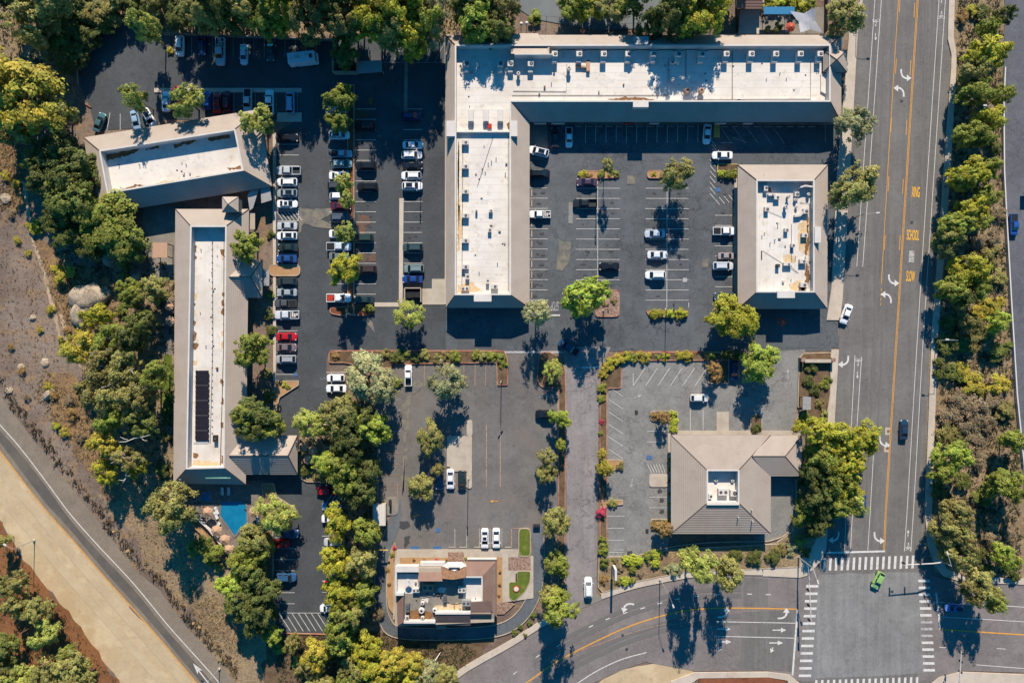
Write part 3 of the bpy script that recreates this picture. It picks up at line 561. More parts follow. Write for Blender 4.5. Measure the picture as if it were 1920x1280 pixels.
cs = [(760, 1372), (850, 1276), (960, 1210), (1015, 1175), (1056, 1155)]
nb = smooth_path(cs, 4); pavement(nb + [(x - 7, y - 9) for x, y in nb][::-1])
cs2 = smooth_path([(1128, 1122), (1170, 1108), (1210, 1097.5), (1280, 1084), (1340, 1077), (1430, 1077)], 4); pavement(cs2 + [(x - 2, y - 11) for x, y in cs2][::-1])
pavement([(1074, 1146), (1062, 1152), (1056, 1143), (1080, 1132), (1120, 1112), (1132, 1122)], 'greyconc', .03)
pavement([(1257, 1276), (1302, 1259), (1440, 1258), (1480, 1263), (1500, 1280), (1500, 1298), (1480, 1300), (1476, 1274), (1440, 1268), (1310, 1270), (1262, 1300)])
pavement([(1738, 1300), (1740, 1284), (1760, 1268), (1800, 1258), (1920, 1263), (2150, 1278), (2150, 1300)])
pavement([(1440, 1269), (1310, 1272), (1305, 1300), (1472, 1300), (1474, 1276)], 'redsoil', .11, 'planting_bed')
pavement([(749, 372), (757, 372), (755, 572), (748, 572)], 'walk', .012, 'concrete_gutter')
pavement([(700, 567), (750, 567), (750, 575), (702, 575)], 'walk', .015, 'concrete_gutter')
pavement([(792, 541), (810, 541), (810, 523), (834, 523), (834, 571), (792, 571)], 'concrete', .02, 'loading_slab')
pavement([(760, 80), (765, 80), (764, 215), (757, 215)], 'greyconc', .012, 'concrete_gutter')
pavement([(835, 100), (838, 100), (838, 570), (834, 570)], 'walk', .1)
pavement([(512, 250), (518, 250), (518, 715), (513, 715)], 'walk', .1)
pavement([(290, 166), (566, 166), (566, 174), (290, 174)], 'walk', .1); pavement([(520, 212), (566, 212), (566, 229), (520, 229)], 'walk', .1)
pavement([(984, 228), (1027, 228), (1027, 285), (1020, 300), (985, 300)], 'greyconc', .1)
pavement([(985, 230), (992, 230), (992, 575), (985, 575)], 'greyconc', .1); pavement([(1024, 228), (1570, 228), (1570, 234), (1024, 234)], 'greyconc', .1)
pavement([(1376, 312), (1400, 312), (1400, 590), (1376, 590)], 'walk', .1)
pavement([(1338, 233), (1349, 233), (1349, 258), (1338, 258)], 'yelkerb', .09, 'kerb_ramp')
pavement([(1252, 805), (1259, 805), (1259, 1000), (1252, 1000)], 'concrete', .1); pavement([(1252, 807), (1500, 807), (1500, 822), (1252, 822)], 'concrete', .1)
pavement(rounded(PP([(1217, 888), (1253, 888), (1253, 912), (1217, 912)]), .7), 'concrete', .1, px=False)
pavement([(1343, 772), (1366, 772), (1366, 810), (1343, 810)], 'concrete', .06)
pavement([(740, 1029), (972, 1029), (972, 1042), (1000, 1042), (1000, 1120), (930, 1130), (930, 1060), (746, 1060), (740, 1160), (738, 1160), (732, 1060)], 'concrete', .1, 'restaurant_walk')
pavement([(863, 1034), (870, 1034), (870, 1060), (840, 1060), (840, 1034)], 'cobble', .115, 'paved_entry')
pavement([(750, 1044), (840, 1044), (840, 1062), (750, 1062)], 'tanbed', .118, 'planting_bed'); pavement([(872, 1043), (942, 1043), (942, 1128), (931, 1128), (931, 1054), (872, 1054)], 'tanbed', .118, 'planting_bed')
lawn_edge = lambda pts, m, nm: (pavement(pts, m, .12, nm))
island_k = []
def island(pts, soil='mulch', kerb='kerb', r=1.0, name='planter_island', h=.15, w=.18, z=.1):
    "raised planter: kerb round a bed"
    NZ[0] += 1; z = z + ZP + .068 + .0015 * (NZ[0] % 37); h = z + .05; q = ccw(rounded(PP(pts), r) if r else PP(pts)); root = holder(name, (*P(*pts[0]), 0))
    MB().prism(offset(q, w * .9), 0, z).build('soil_bed', M[soil], root)
    n = len(q); MB().ribbon(offset(q, w / 2), w, 0, h, closed=True).build('kerb', M[kerb], root)
    return root
island([(505, 496), (540, 496), (564, 496), (564, 518), (540, 518), (505, 518)], 'tanbed', 'kerb', 1.6)
island([(618, 577), (690, 570), (702, 576), (702, 588), (688, 592), (640, 592), (620, 588)], 'redsoil', 'redkerb')
island([(652, 160), (665, 160), (665, 590), (652, 590)], 'redsoil', 'kerb', .2, h=.12)
island([(514, 713), (561, 713), (561, 722), (525, 745), (520, 770), (514, 770)], 'tanbed', 'kerb', .3)
island([(1086, 321), (1160, 321), (1160, 334), (1120, 336), (1086, 336)], 'tanbed', 'redkerb', .8)
island([(1213, 320), (1242, 320), (1242, 335), (1213, 335)], 'tanbed', 'redkerb', .8)
island([(1119, 543), (1161, 543), (1161, 594), (1115, 594), (1116, 570)], 'cobble', 'redkerb', 1.1)
island([(1210, 582), (1290, 582), (1289, 595), (1218, 595)], 'tanbed', 'redkerb', .3)
island([(1344, 308), (1384, 308), (1384, 334), (1344, 334)], 'mulch', 'yelkerb', .6)
island([(617, 659), (640, 657), (945, 657), (952, 670), (952, 722), (932, 722), (931, 690), (930, 680), (735, 683), (735, 690), (700, 690), (646, 680), (617, 680)], 'mulch', 'redkerb', .5)
island([(1012, 661), (1030, 659), (1048, 668), (1060, 690), (1061, 760), (1059, 1130), (1046, 1130), (1047, 728), (1016, 726), (1007, 715), (1008, 690)], 'mulch', 'redkerb', .6)
island([(1124, 705), (1128, 685), (1145, 668), (1170, 660), (1400, 660), (1400, 676), (1165, 676), (1165, 728), (1138, 728), (1138, 1040), (1124, 1040)], 'mulch', 'redkerb', .8)
island([(1122, 1042), (1200, 1042), (1255, 1028), (1500, 1016), (1500, 1062), (1280, 1072), (1200, 1088), (1130, 1110), (1121, 1100)], 'brush', 'kerb', .4)
island([(1219, 770), (1271, 770), (1271, 812), (1254, 812), (1254, 789), (1219, 789)], 'mulch', 'kerb', .9)
island([(1138, 861), (1168, 861), (1168, 880), (1138, 880)], 'tanbed', 'kerb', .3); island([(1126, 936), (1168, 936), (1168, 945), (1140, 947), (1126, 956)], 'tanbed', 'kerb', .3)
island([(1219, 972), (1254, 972), (1254, 1002), (1219, 990)], 'mulch', 'kerb', .7)
island([(1326, 660), (1366, 660), (1366, 719), (1326, 719)], 'mulch', 'kerb', .7)
island([(1406, 812), (1406, 780), (1416, 773), (1428, 780), (1428, 812)], 'mulch', 'kerb', .8)
island([(1497, 672), (1504, 662), (1558, 660), (1556, 740), (1548, 790), (1490, 812), (1483, 812), (1497, 770), (1520, 765), (1494, 764)], 'mulch', 'kerb', .5)
island([(1460, 880), (1500, 880), (1545, 860), (1536, 1000), (1520, 1030), (1480, 1050), (1455, 1016), (1485, 994), (1492, 960), (1492, 900)], 'brush', 'kerb', .3)
for p_ in ([(875, 787), (886, 787), (886, 817), (875, 817)], [(875, 882), (885, 882), (885, 915), (875, 915)]):
    pavement(rounded(PP(p_), .65), 'concrete', .13, 'concrete_island', px=False)
pavement([(838, 817), (885, 817), (885, 883), (844, 883), (844, 874), (838, 874)], 'concrete', .13, 'concrete_island')
pavement(rounded(PP([(700, 931), (748, 931), (748, 947), (746, 965), (700, 965)]), .9), 'greyconc', .1, 'concrete_island', px=False)
island([(972, 996), (975, 989), (992, 989), (995, 996), (995, 1042), (972, 1042)], 'lawn', 'kerb', .9)
pavement([(972, 990), (995, 990), (995, 1000), (972, 1000)], 'cobble', .13, 'cobble_bed'); pavement([(953, 1043), (995, 1043), (995, 1068), (953, 1068)], 'cobble', .13, 'cobble_bed')
island([(969, 1069), (995, 1069), (994, 1088), (985, 1107), (964, 1127), (954, 1119), (954, 1089), (969, 1089)], 'lawn', 'kerb', .6, w=.12)
island([(741, 1014), (744, 1030), (739, 1060), (738, 1150), (730, 1138), (725, 1110), (726, 1062), (733, 1028)], 'tanbed', 'kerb', .5, w=.12)
pavement([(728, 1100), (736, 1100), (737, 1146), (731, 1136)], 'lawn', .105, 'lawn'); pavement([(733, 1034), (741, 1024), (742, 1034), (738, 1054), (732, 1056)], 'lawn', .105, 'lawn')
pavement([(950, 1128), (965, 1132), (945, 1150), (932, 1150), (932, 1130)], 'cobble', .12, 'cobble_bed')
island([(492, 905), (515, 905), (520, 930), (555, 952), (556, 966), (514, 970), (511, 1165), (470, 1110), (486, 1010), (494, 950)], 'brush', 'kerb', .3)
island([(562, 895), (575, 903), (640, 903), (600, 820), (562, 820)], 'brush', 'kerb', .5)
island([(733, 812), (738, 818), (735, 826), (712, 828), (712, 810)], 'lawn', 'kerb', .3)
# lane kerbs and other free kerb runs
for pts, m in (([(p[0] * 1, p[1]) for p in lanepath], 'kerb'),):
    q = offset(PP(pts), 11.2 * S, False); r_ = offset(PP(pts), -11.2 * S, False)
    setting('kerb', MB().ribbon(r_[8:-2], .16, 0, ZP + .14), M['kerb']); setting('kerb', MB().ribbon(q[14:-14], .16, 0, ZP + .14), M['kerb'])
for pts, m in (([(147, 158), (146, 112), (162, 78), (191, 53), (228, 43)], 'kerb'), ([(135, 150), (140, 175), (152, 190), (172, 202)], 'redkerb'), ([(620, 657), (935, 657)], 'redkerb'),
               ([(1165, 659), (1330, 659), (1400, 660)], 'redkerb'), ([(512, 1185), (618, 1188)], 'redkerb'), ([(1138, 1043), (1195, 1040), (1250, 1026), (1330, 1016), (1440, 1014)], 'kerb'), ([(1440, 1014), (1470, 1003), (1487, 980), (1492, 940), (1490, 885)], 'kerb'), ([(512, 965), (515, 1185)], 'kerb')):
    setting('kerb', MB().ribbon(PP(smooth_path(pts, 5)), .18, 0, ZP + .15), M[m])
patch('lawn', [(308, 660), (320, 655), (326, 700), (322, 790), (306, 800), (304, 720)], 'lawn', (1, .2), z=.03)
patch('pool_deck', [(348, 905), (500, 905), (482, 960), (470, 1010), (440, 1052), (366, 965)], 'paver', z=.03)
patch('courtyard_paving', [(270, 385), (330, 385), (328, 520), (290, 520), (265, 450)], 'greyconc', z=.03); patch('courtyard_paving', [(305, 560), (328, 560), (327, 665), (306, 665)], 'paver', z=.032)
# ------------------------------------------------------------------ buildings
def slope(parent, A, B, Cc, D, m, n=12, step=.045, name='roof_slope', fascia=.3):
    "A-B along the eave, C above B, D above A (world points): courses of shingles, each lapping the one below"
    A, B, Cc, D = map(Vector, (A, B, Cc, D)); mb = MB(); up = Vector((0, 0, step))
    for k in range(n):
        t0, t1 = k / n, (k + 1) / n
        a0, b0, a1, b1 = A.lerp(D, t0), B.lerp(Cc, t0), A.lerp(D, t1), B.lerp(Cc, t1)
        mb.face([a0, b0, b0 + up, a0 + up])
        if (a1 - b1).length < .02: mb.face([a0 + up, b0 + up, b1])
        else: mb.face([a0 + up, b0 + up, b1, a1])
    o = mb.build(name, m, parent)
    if fascia: MB().face([A - Vector((0, 0, fascia)), B - Vector((0, 0, fascia)), B, A]).build('fascia', M['fascia'], parent)
    return o
def v3(p, z): return (p[0], p[1], z)
def hip(parent, p, z0, q, z1, m=None, r=.1):
    MB().tube([v3(p, z0 + .03), v3(q, z1 + .03)], r, 5).build('hip_cap', m or M['fascia'], parent)
def flat_roof(parent, poly, z, m='paleroof', seams=None):
    MB().sheet(poly, z).build('flat_roof', M[m], parent)
    if seams:
        ax, d = seams; xs = [p[0] for p in poly]; ys = [p[1] for p in poly]
        lo, hi = (min(ys), max(ys)) if ax == 'y' else (min(xs), max(xs)); t = lo + d * .7
        while t < hi - .3:
            # clip the seam to the roof outline
            pts = []
            for i in range(len(poly)):
                (x1, y1), (x2, y2) = poly[i], poly[(i + 1) % len(poly)]
                u1, u2, w1, w2 = (y1, y2, x1, x2) if ax == 'y' else (x1, x2, y1, y2)
                if (u1 > t) != (u2 > t): pts.append(w1 + (t - u1) / (u2 - u1) * (w2 - w1))
            pts.sort()
            for a, b in zip(pts[::2], pts[1::2]):
                q = [(a + .25, t), (b - .25, t)] if ax == 'y' else [(t, a + .25), (t, b - .25)]
                MB().ribbon(q, .045, z + .006).build('roof_seam', M['seam'], parent)
            t += d
def mansard(parent, eave, ridge, he, hr, drop, mats, inset=1.6, n=12, step=.05, wallm='wall', seams=None, roofm='paleroof', zwell=None):
    E, R = PP(eave, he), PP(ridge, hr)
    if area(E) < 0: E, R = E[::-1], R[::-1]
    N = len(E); mats = mats if isinstance(mats, (list, tuple)) else [mats]
    for i in range(N):
        j = (i + 1) % N
        slope(parent, v3(E[i], he), v3(E[j], he), v3(R[j], hr), v3(R[i], hr), M[mats[i % len(mats)]], n, step)
        hip(parent, E[i], he, R[i], hr)
    W = offset(E, inset)
    MB().prism(W, 0, he - .31).build('wall', M[wallm], parent)
    MB().ribbon(offset(E, inset / 2 + .02), inset, he - .3, he - .22, closed=True).build('soffit', M['wall'], parent)
    MB().ribbon(offset(R, .13), .22, hr - drop, hr - .005, closed=True).build('parapet', M['wallwhite'], parent)
    MB().ribbon(offset(R, .14), .34, hr, hr + .06, closed=True).build('parapet_cap', M['cap'], parent)
    flat_roof(parent, offset(R, .2), hr - drop, roofm, seams)
    return offset(R, .3), hr - drop
def stain(parent, pts, z, m='roofdirt', seed=0, jag=(.5, .14)):
    MB().sheet(ragged(PP(pts, z), jag[0], jag[1], seed), z + .012 + .002 * (seed % 3)).build('dirt_stain', M[m], parent)
def signbox(parent, x, y, w, h, z0, z1, m='cap', name='sign_box'):
    "box on the roof edge; x, y, w, h as its top shows in the photo"
    k = (H - z1) / H; MB().box(*P(x, y, z1), z0, w * S * k, h * S * k, z1 - z0).build(name, M[m], parent)
def building(name, label, x, y, cat='building'): return thing(name, label, cat, (*P(x, y), 0))
SH, SG = 'shingle', 'shinglegrey'

# --- L-shaped shopping plaza
pl = building('plaza_building', 'long L-shaped shopping building with white flat roofs and tan shingle mansard edges', 960, 240)
eave = [(835, 66), (1578, 66), (1577, 229), (993, 229), (993, 577), (836, 577)]; ridge = [(853, 84), (1557, 84), (1557, 191), (958, 191), (958, 553), (853, 553)]
mansard(pl, eave, ridge, 3.6, 6.4, 1.9, [SG, SH], 2.4, 12, seams=('y', 1.7))
zr = 4.5
MB().box(*P(906, 247, 5.3), zr, 13.0, .28, .8).build('parapet', M['wallwhite'], pl)
# raised roof pieces on the north edge and the gable at the road end
a, b, c, d = P(958, 63, 3.8), P(1008, 63, 3.8), P(1030, 101, 6.9), P(958, 101, 6.9)
slope(pl, v3(b, 3.8), v3(a, 3.8), v3(d, 6.9), v3(c, 6.9), M[SH], 12, name='raised_roof'); slope(pl, v3(c, 6.9), (c[0], c[1] - .02, 6.9), v3(b, 3.8), v3(b, 3.8), M[SG], 1, name='raised_roof_side', fascia=0)
MB().face([v3(b, 3.8), v3(P(1030, 84, 6.4), 6.2), v3(c, 6.9)]).build('raised_roof_side', M[SG], pl)
MB().box((a[0] + c[0]) / 2 + .8, c[1] - .1, zr, c[0] - a[0], .2, 2.4).build('parapet', M['wallwhite'], pl)
gq = [P(1543, 136, 5.2), P(1588, 136, 5.2), P(1588, 94, 5.2), P(1543, 94, 5.2)]; ga = P(1569, 112, 7.6); MB().prism(offset(ccw(gq), .25), zr, 5.2).build('gable_wall', M['wall'], pl)
for i in range(4): slope(pl, v3(gq[i], 5.2), v3(gq[(i + 1) % 4], 5.2), v3(ga, 7.6), v3(ga, 7.6), M[SG], 7, name='gable_roof'); hip(pl, gq[i], 5.2, ga, 7.6)
MB().prism([P(1543, 136, 5.9), P(1557, 136, 5.9), P(1557, 176, 5.9), P(1543, 168, 5.9)], zr, 4.9).build('roof_step', M['paleroof'], pl)
signbox(pl, 1201.5, 195, 29, 12, 4.6, 6.75); signbox(pl, 845, 241, 16, 29, 4.4, 6.75); signbox(pl, 964, 241, 12, 29, 4.6, 6.75); signbox(pl, 905, 558.5, 33, 13, 4.4, 6.75); signbox(pl, 1202.5, 76, 28, 15, 4.0, 6.7, 'metal')
for x in (883, 911, 938): 
    o = holder; cx, cy = P(x, 218, 5.0); s_ = MB(); s_.prism([(cx - .65, cy - 1.4), (cx + .65, cy - 1.4), (cx + .65, cy + 1.4), (cx - .65, cy + 1.4)], zr, 5.35); s_.build('skylight_curb', M['galv'], pl)
    MB().prism([(cx - .55, cy - 1.3), (cx + .55, cy - 1.3), (cx + .55, cy + 1.3), (cx - .55, cy + 1.3)], 5.35, 5.6).build('skylight_dome', M['cap'], pl)
for x0, x1 in ((1000, 1025), (1033, 1060), (1168, 1189), (1217, 1237), (1340, 1362), (1393, 1412)):   # shop signs under the front eave
    mb = MB(); mb.box(*P((x0 + x1) / 2, 231.5, 2.9), 2.5, (x1 - x0) * S * .9, .25, .6); mb.build('shop_sign', M['redcloth' if x0 == 1168 else 'galv'], pl)
for pts, sd in (([(1138, 186), (1155, 184), (1190, 183), (1226, 186), (1224, 188), (1180, 188), (1150, 188)], 1), ([(1378, 187), (1385, 186), (1400, 187), (1392, 189)], 2), ([(950, 233), (957, 228), (957, 245), (952, 245)], 4)): stain(pl, pts, zr, 'roofdirt', sd)
for pts, sd in (([(860, 262), (862, 300), (860, 340), (863, 400), (862, 470), (858, 470), (858, 300)], 3), ([(860, 380), (868, 420), (862, 460), (858, 430)], 5), ([(858, 535), (885, 528), (905, 546), (858, 549)], 7)): stain(pl, pts, zr, 'roofstain', sd)
def roofpipe(parent, pts, z, r=.05, m='darkmetal', name='conduit'):
    MB().tube([(*P(x, y, z + .1), z + .1) for x, y in pts], r, 5).build(name, M[m], parent)
roofpipe(pl, [(962, 171), (1062, 172), (1063, 120)], zr); roofpipe(pl, [(960, 179), (1252, 179), (1253, 110)], zr); roofpipe(pl, [(1373, 95), (1373, 186)], zr, .06); roofpipe(pl, [(1520, 115), (1520, 186), (1300, 187)], zr)
roofpipe(pl, [(925, 256), (895, 350)], zr, .035); roofpipe(pl, [(953, 256), (953, 545)], zr, .06); roofpipe(pl, [(1286, 95), (1286, 150)], zr)
for k in range(7):    # sagging cables along the foot of the north parapet
    x0 = 1045 + 46 * k; roofpipe(pl, [(x0, 96), (x0 + 12, 93), (x0 + 30, 93.5), (x0 + 46, 96)], zr, .07, 'darkmetal', 'cable')
# --- detached shop building by the road
sb = building('shop_building', 'detached shop building by the main road with a cluttered white flat roof', 1467, 440)
mansard(sb, [(1383, 309), (1552, 309), (1551, 579), (1383, 579)], [(1418, 337), (1527, 337), (1527, 548), (1418, 548)], 3.5, 6.2, 1.5, [SG, SH], 2.2, 12, seams=('x', 1.6))
signbox(sb, 1533.5, 440, 12, 30, 4.4, 6.6); signbox(sb, 1474, 552, 33, 13, 4.4, 6.6); zs = 4.7
for pts, sd in (([(1512, 390), (1517, 400), (1514, 430), (1519, 455), (1510, 480), (1515, 500), (1520, 525), (1512, 540), (1509, 480), (1513, 440)], 1), ([(1494, 536), (1503, 530), (1515, 540), (1505, 545)], 2), ([(1440, 353), (1446, 353), (1446, 362), (1440, 360)], 3)): stain(sb, pts, zs, 'roofdirt', sd)
for pts, sd in (([(1468, 478), (1488, 478), (1492, 492), (1470, 492)], 4), ([(1480, 530), (1500, 524), (1512, 545), (1482, 546)], 5), ([(1495, 420), (1520, 410), (1518, 480), (1498, 470)], 6)): stain(sb, pts, zs, 'roofstain', sd)
roofpipe(sb, [(1440, 396), (1466, 407)], zs, .03); roofpipe(sb, [(1430, 470), (1494, 510)], zs, .03); roofpipe(sb, [(1484, 420), (1484, 500), (1497, 512)], zs, .04); roofpipe(sb, [(1428, 470), (1428, 486)], zs, .12)
# --- motel block at an angle
m1 = building('motel_block', 'angled motel block with a tan shingle mansard roof beside the wooded hill', 330, 300)
mansard(m1, [(157, 258), (487, 205), (510, 350), (180, 403)], [(186, 282), (441, 242), (457, 320), (201, 363)], 3.4, 6.3, 2.0, [SG, SH], 1.6, 12)
z1 = 4.3
for pts, sd in (([(199, 290), (240, 283), (264, 277), (250, 288), (220, 296), (201, 301)], 1), ([(270, 280), (300, 272), (296, 278), (275, 283)], 2), ([(325, 273), (360, 260), (370, 264), (340, 274), (328, 278)], 3), ([(390, 258), (430, 250), (432, 258), (410, 262), (392, 264)], 4)): stain(m1, pts, z1, 'roofdirt', sd)
for pts, sd in (([(215, 358), (262, 345), (270, 348), (220, 361)], 5), ([(290, 344), (320, 338), (330, 340), (295, 346)], 6), ([(345, 336), (380, 330), (385, 333), (350, 338)], 7), ([(425, 317), (450, 312), (452, 317), (430, 321)], 8)): stain(m1, pts, z1, 'roofdirt' if sd != 6 else 'roofstain', sd)
# --- long motel wing with cross gables
m2 = building('motel_wing', 'long narrow motel wing with solar panels and two cross gables over its east side', 390, 650)
mansard(m2, [(329, 392), (467, 392), (461, 908), (325, 906)], [(357, 423), (425, 423), (421, 877), (349, 879)], 3.4, 6.3, 1.9, [SG, SH], 1.4, 12, seams=('x', 1.9))
z2 = 4.4
def crossgable(parent, x0, x1, yr, yn, ys, he, hr, m_n, m_s, hipx=None, nm='gable_roof', n=10):
    "ridge runs along x at photo row yr; hipx: where the hipped end meets the ridge"
    xr = hipx or x1; hh = hr
    a, b = P(x0, yn, he), P(x1, yn, he); r0, r1 = P(x0, yr, hh), P(xr, yr, hh); c, d = P(x0, ys, he), P(x1, ys, he)
    rx = r0[0] - 3.6
    slope(parent, v3(b, he), v3((a[0], a[1]), he), (rx, r0[1], hh), v3(r1, hh), M[m_n], n, name=nm)
    slope(parent, v3(c, he), v3(d, he), v3(r1, hh), (rx, r0[1], hh), M[m_s], n, .09, name=nm)
    if hipx: slope(parent, v3(d, he), v3(b, he), v3(r1, hh), v3(r1, hh), M[m_n], n, name=nm); hip(parent, b, he, r1, hh); hip(parent, d, he, r1, hh)
    else: MB().face([v3(d, he), v3(b, he), v3(r1, hh)]).build('gable_wall', M['wall'], parent)
    MB().tube([(rx, r0[1], hh + .02), (r1[0], r1[1], hh + .02)], .1, 5).build('ridge_cap', M['fascia'], parent)
    return b, d
crossgable(m2, 459, 492, 519, 487, 558, 3.45, 6.0, SH, SG, 470)
crossgable(m2, 459, 558, 854, 816, 889, 3.45, 5.9, SH, SG, 540)
for x, y in ((548, 826), (548, 882), (505, 826), (505, 882)): MB().box(*P(x, y, 1.5), 0, .4, .4, 3.2).build('column', M['wall'], m2)
MB().prism(PP([(480, 499), (505, 508), (505, 536), (482, 534)], 3), 2.9, 3.05).build('canopy', M['metal'], m2)
# little square turret roof at the north end
cx, cy = P(431, 383, 6.5); q = [(cx - 1.85, cy - 1.75), (cx + 1.85, cy - 1.75), (cx + 1.85, cy + 1.75), (cx - 1.85, cy + 1.75)]
MB().prism(offset(q, .3), 3.4, 6.2).build('turret_wall', M['wall'], m2)
for i in range(4): slope(m2, v3(q[i], 6.2), v3(q[(i + 1) % 4], 6.2), (cx, cy - .2, 7.6), (cx, cy - .2, 7.6), M[SH], 6, name='turret_roof'); hip(m2, q[i], 6.2, (cx, cy - .2), 7.6, r=.06)
MB().prism(PP([(468, 400), (478, 400), (478, 430), (468, 430)], 2.8), 2.6, 2.8).build('walkway_roof', M['wall'], m2)
MB().prism(PP([(464, 366), (480, 340), (488, 345), (474, 390), (468, 395)], 3), 2.8, 2.95).build('walkway_roof', M['metal'], m2); MB().prism(PP([(488, 350), (505, 345), (509, 375), (490, 381)], 3), 2.8, 2.95).build('walkway_roof', M['metal'], m2)
rq = random.Random(12)
for k in range(11):
    y = 458 + k * 21 + rq.uniform(-8, 8); u, v_ = rq.uniform(2, 8), rq.uniform(6, 24); dx = -.03 * k
    if rq.random() < .8: stain(m2, [(364 + dx, y), (364 + u + dx, y + v_ * .2), (363 + u * .8 + dx, y + v_ * .8), (364 + dx, y + v_), (362.5 + dx, y + v_ * .5)], z2, rq.choice(['roofdirt', 'roofdirt', 'roofstain']), k)
    y += rq.uniform(-9, 9); u, v_ = rq.uniform(2, 6), rq.uniform(5, 20)
    if rq.random() < .75: stain(m2, [(420, y), (420.5, y + v_ * .4), (420, y + v_), (419 - u, y + v_ * .7), (419 - u * .8, y + v_ * .2)], z2, rq.choice(['roofdirt', 'roofstain']), k + 20)
for y in (710, 745, 790, 855): stain(m2, [(415, y), (420, y + 3), (420, y + 14), (414, y + 10)], z2, 'roofdirt', y)
stain(m2, [(362, 850), (372, 850), (368, 860), (361, 858)], z2, 'roofdirt', 3); stain(m2, [(363, 862), (412, 866), (416, 874), (362, 872)], z2, 'roofstain', 4)
roofpipe(m2, [(398, 450), (399, 640), (394, 830)], z2, .045); roofpipe(m2, [(420, 452), (419, 650), (413, 872)], z2, .06)
for k in range(30): MB().box(*P(398.3 - .004 * k, 455 + k * 12.3, z2), z2, .25, .12, .16).build('pipe_block', M['darkmetal'], m2)
c_ = P(410, 886, 4.8); MB().box(c_[0], c_[1], 4.1, 5.6, 1.4, .35).build('roof_patch', M['lane'], m2); MB().tube([(*P(386, 895, 4.6), 4.6), (*P(433, 895, 4.6), 4.6)], .28, 8).build('awning_roll', M['mint'], m2)
MB().box(*P(338, 893, 4.4), 3.8, .6, 1.4, .7).build('roof_box', M['cap'], m2)
# --- bank with a hipped roof and a sunken equipment well
bk = building('bank_building', 'bank with a broad hipped tan roof and a square sunken equipment well', 1352, 908)
mansard(bk, [(1258, 815), (1445, 815), (1445, 1000), (1258, 1000)], [(1325, 880), (1386, 880), (1386, 943), (1325, 943)], 3.5, 5.7, 1.9, [SG, SG, SH, SG], 1.8, 17, step=.085)
MB().box(*P(1355.5, 945, 5.8), 4.9, 7.4, .25, 1.1).build('well_screen', M['wallwhite'], bk)
crossgable(bk, 1440, 1504, 855, 816, 892, 3.52, 5.05, SH, SG, 1472)
for x, y in ((1492, 824), (1492, 884), (1462, 884)): MB().box(*P(x, y, 1.5), 0, .5, .5, 3.3).build('column', M['wall'], bk)
for x, y in ((1384, 969), (1411, 976), (1409, 955)): MB().cone(*P(x, y, 5), 4.0, 5.5, .11, .11, 8).build('vent_pipe', M['cap'], bk)
# --- restaurant with the drive-through
rb = building('restaurant_building', 'square restaurant with white parapets, brown roof panels and a drive-through lane around it', 832, 1110)
MB().prism(PP([(744, 1068), (927, 1062), (927, 1158), (744, 1166)], 2), 0, 4.2).build('wall', M['wall'], rb)
hz = 5.4
MB().sheet(PP([(744, 1068), (927, 1062), (927, 1158), (744, 1166)], 4.2), 4.23).build('flat_roof', M['greyconc'], rb)
MB().sheet(PP([(744, 1075), (784, 1075), (784, 1112), (744, 1112)], 4.2), 4.245).build('roof_membrane', M['cap'], rb); MB().sheet(PP([(869, 1068), (904, 1068), (904, 1126), (869, 1126)], 4.2), 4.245).build('roof_membrane', M['cap'], rb)
def rbbox(x0, y0, x1, y1, z0, z1, m, name): 
    a_, b_ = P(x0, y0, z1), P(x1, y1, z1); MB().box((a_[0] + b_[0]) / 2, (a_[1] + b_[1]) / 2, z0, abs(b_[0] - a_[0]), abs(b_[1] - a_[1]), z1 - z0).build(name, M[m], rb)
rbbox(743, 1061, 785, 1072, 4.0, 5.6, 'cap', 'parapet'); rbbox(741, 1062, 744, 1112, 4.0, 5.5, 'cap', 'parapet'); rbbox(741, 1111, 757, 1116, 4.0, 5.6, 'cap', 'parapet')
rbbox(757, 1164, 816, 1168, 4.0, 5.4, 'cap', 'parapet'); rbbox(816, 1147, 882, 1151, 4.0, 5.5, 'cap', 'parapet'); rbbox(902.5, 1080, 905.5, 1127, 4.0, 5.5, 'cap', 'parapet'); rbbox(872, 1079.5, 904, 1082.5, 4.0, 5.6, 'cap', 'parapet')
rbbox(884, 1126, 905, 1128, 4.0, 5.4, 'cap', 'parapet')
def rbslope(e0, e1, r1, r0, ze, zr_, m, n=8, name='roof_panel'):
    slope(rb, v3(P(*e0, ze), ze), v3(P(*e1, ze), ze), v3(P(*r1, zr_), zr_), v3(P(*r0, zr_), zr_), M[m], n, .02, name)
rbslope((829, 1061), (787, 1061), (783, 1089), (830, 1089), 5.2, 7.2, 'brownroof'); rbbox(788, 1054, 834, 1061, 4.0, 5.4, 'cap', 'parapet'); rbbox(785, 1064, 827, 1087, 4.2, 6.0, 'wall', 'tower_wall')
rbslope((874, 1063), (828, 1063), (829, 1084), (850, 1086), 5.6, 7.4, 'rustbrown'); rbslope((874, 1063), (850, 1065), (850, 1086), (873, 1082), 5.61, 7.3, 'rustbrown')
MB().face([v3(P(829, 1062, 6), 5.6), v3(P(852, 1069, 6), 6.4), v3(P(874, 1061, 6), 5.6), v3(P(866, 1055, 6), 5.2), v3(P(838, 1055, 6), 5.2)]).build('entry_canopy', M['metal'], rb); rbbox(841, 1061.5, 862, 1063.5, 5.2, 6.6, 'cap', 'sign_lettering_panel')
rbslope((932, 1049), (875, 1049), (873, 1079), (905, 1079), 3.8, 5.6, 'brownroof'); rbslope((932, 1157), (932, 1049), (905, 1079), (905, 1125), 3.8, 5.6, 'brownroof'); rbbox(876, 1047, 931, 1049, 3.2, 4.2, 'cap', 'sign_lettering_panel')
rbslope((740, 1112), (742, 1174), (757, 1166), (757, 1116), 3.8, 5.5, 'brownroof')
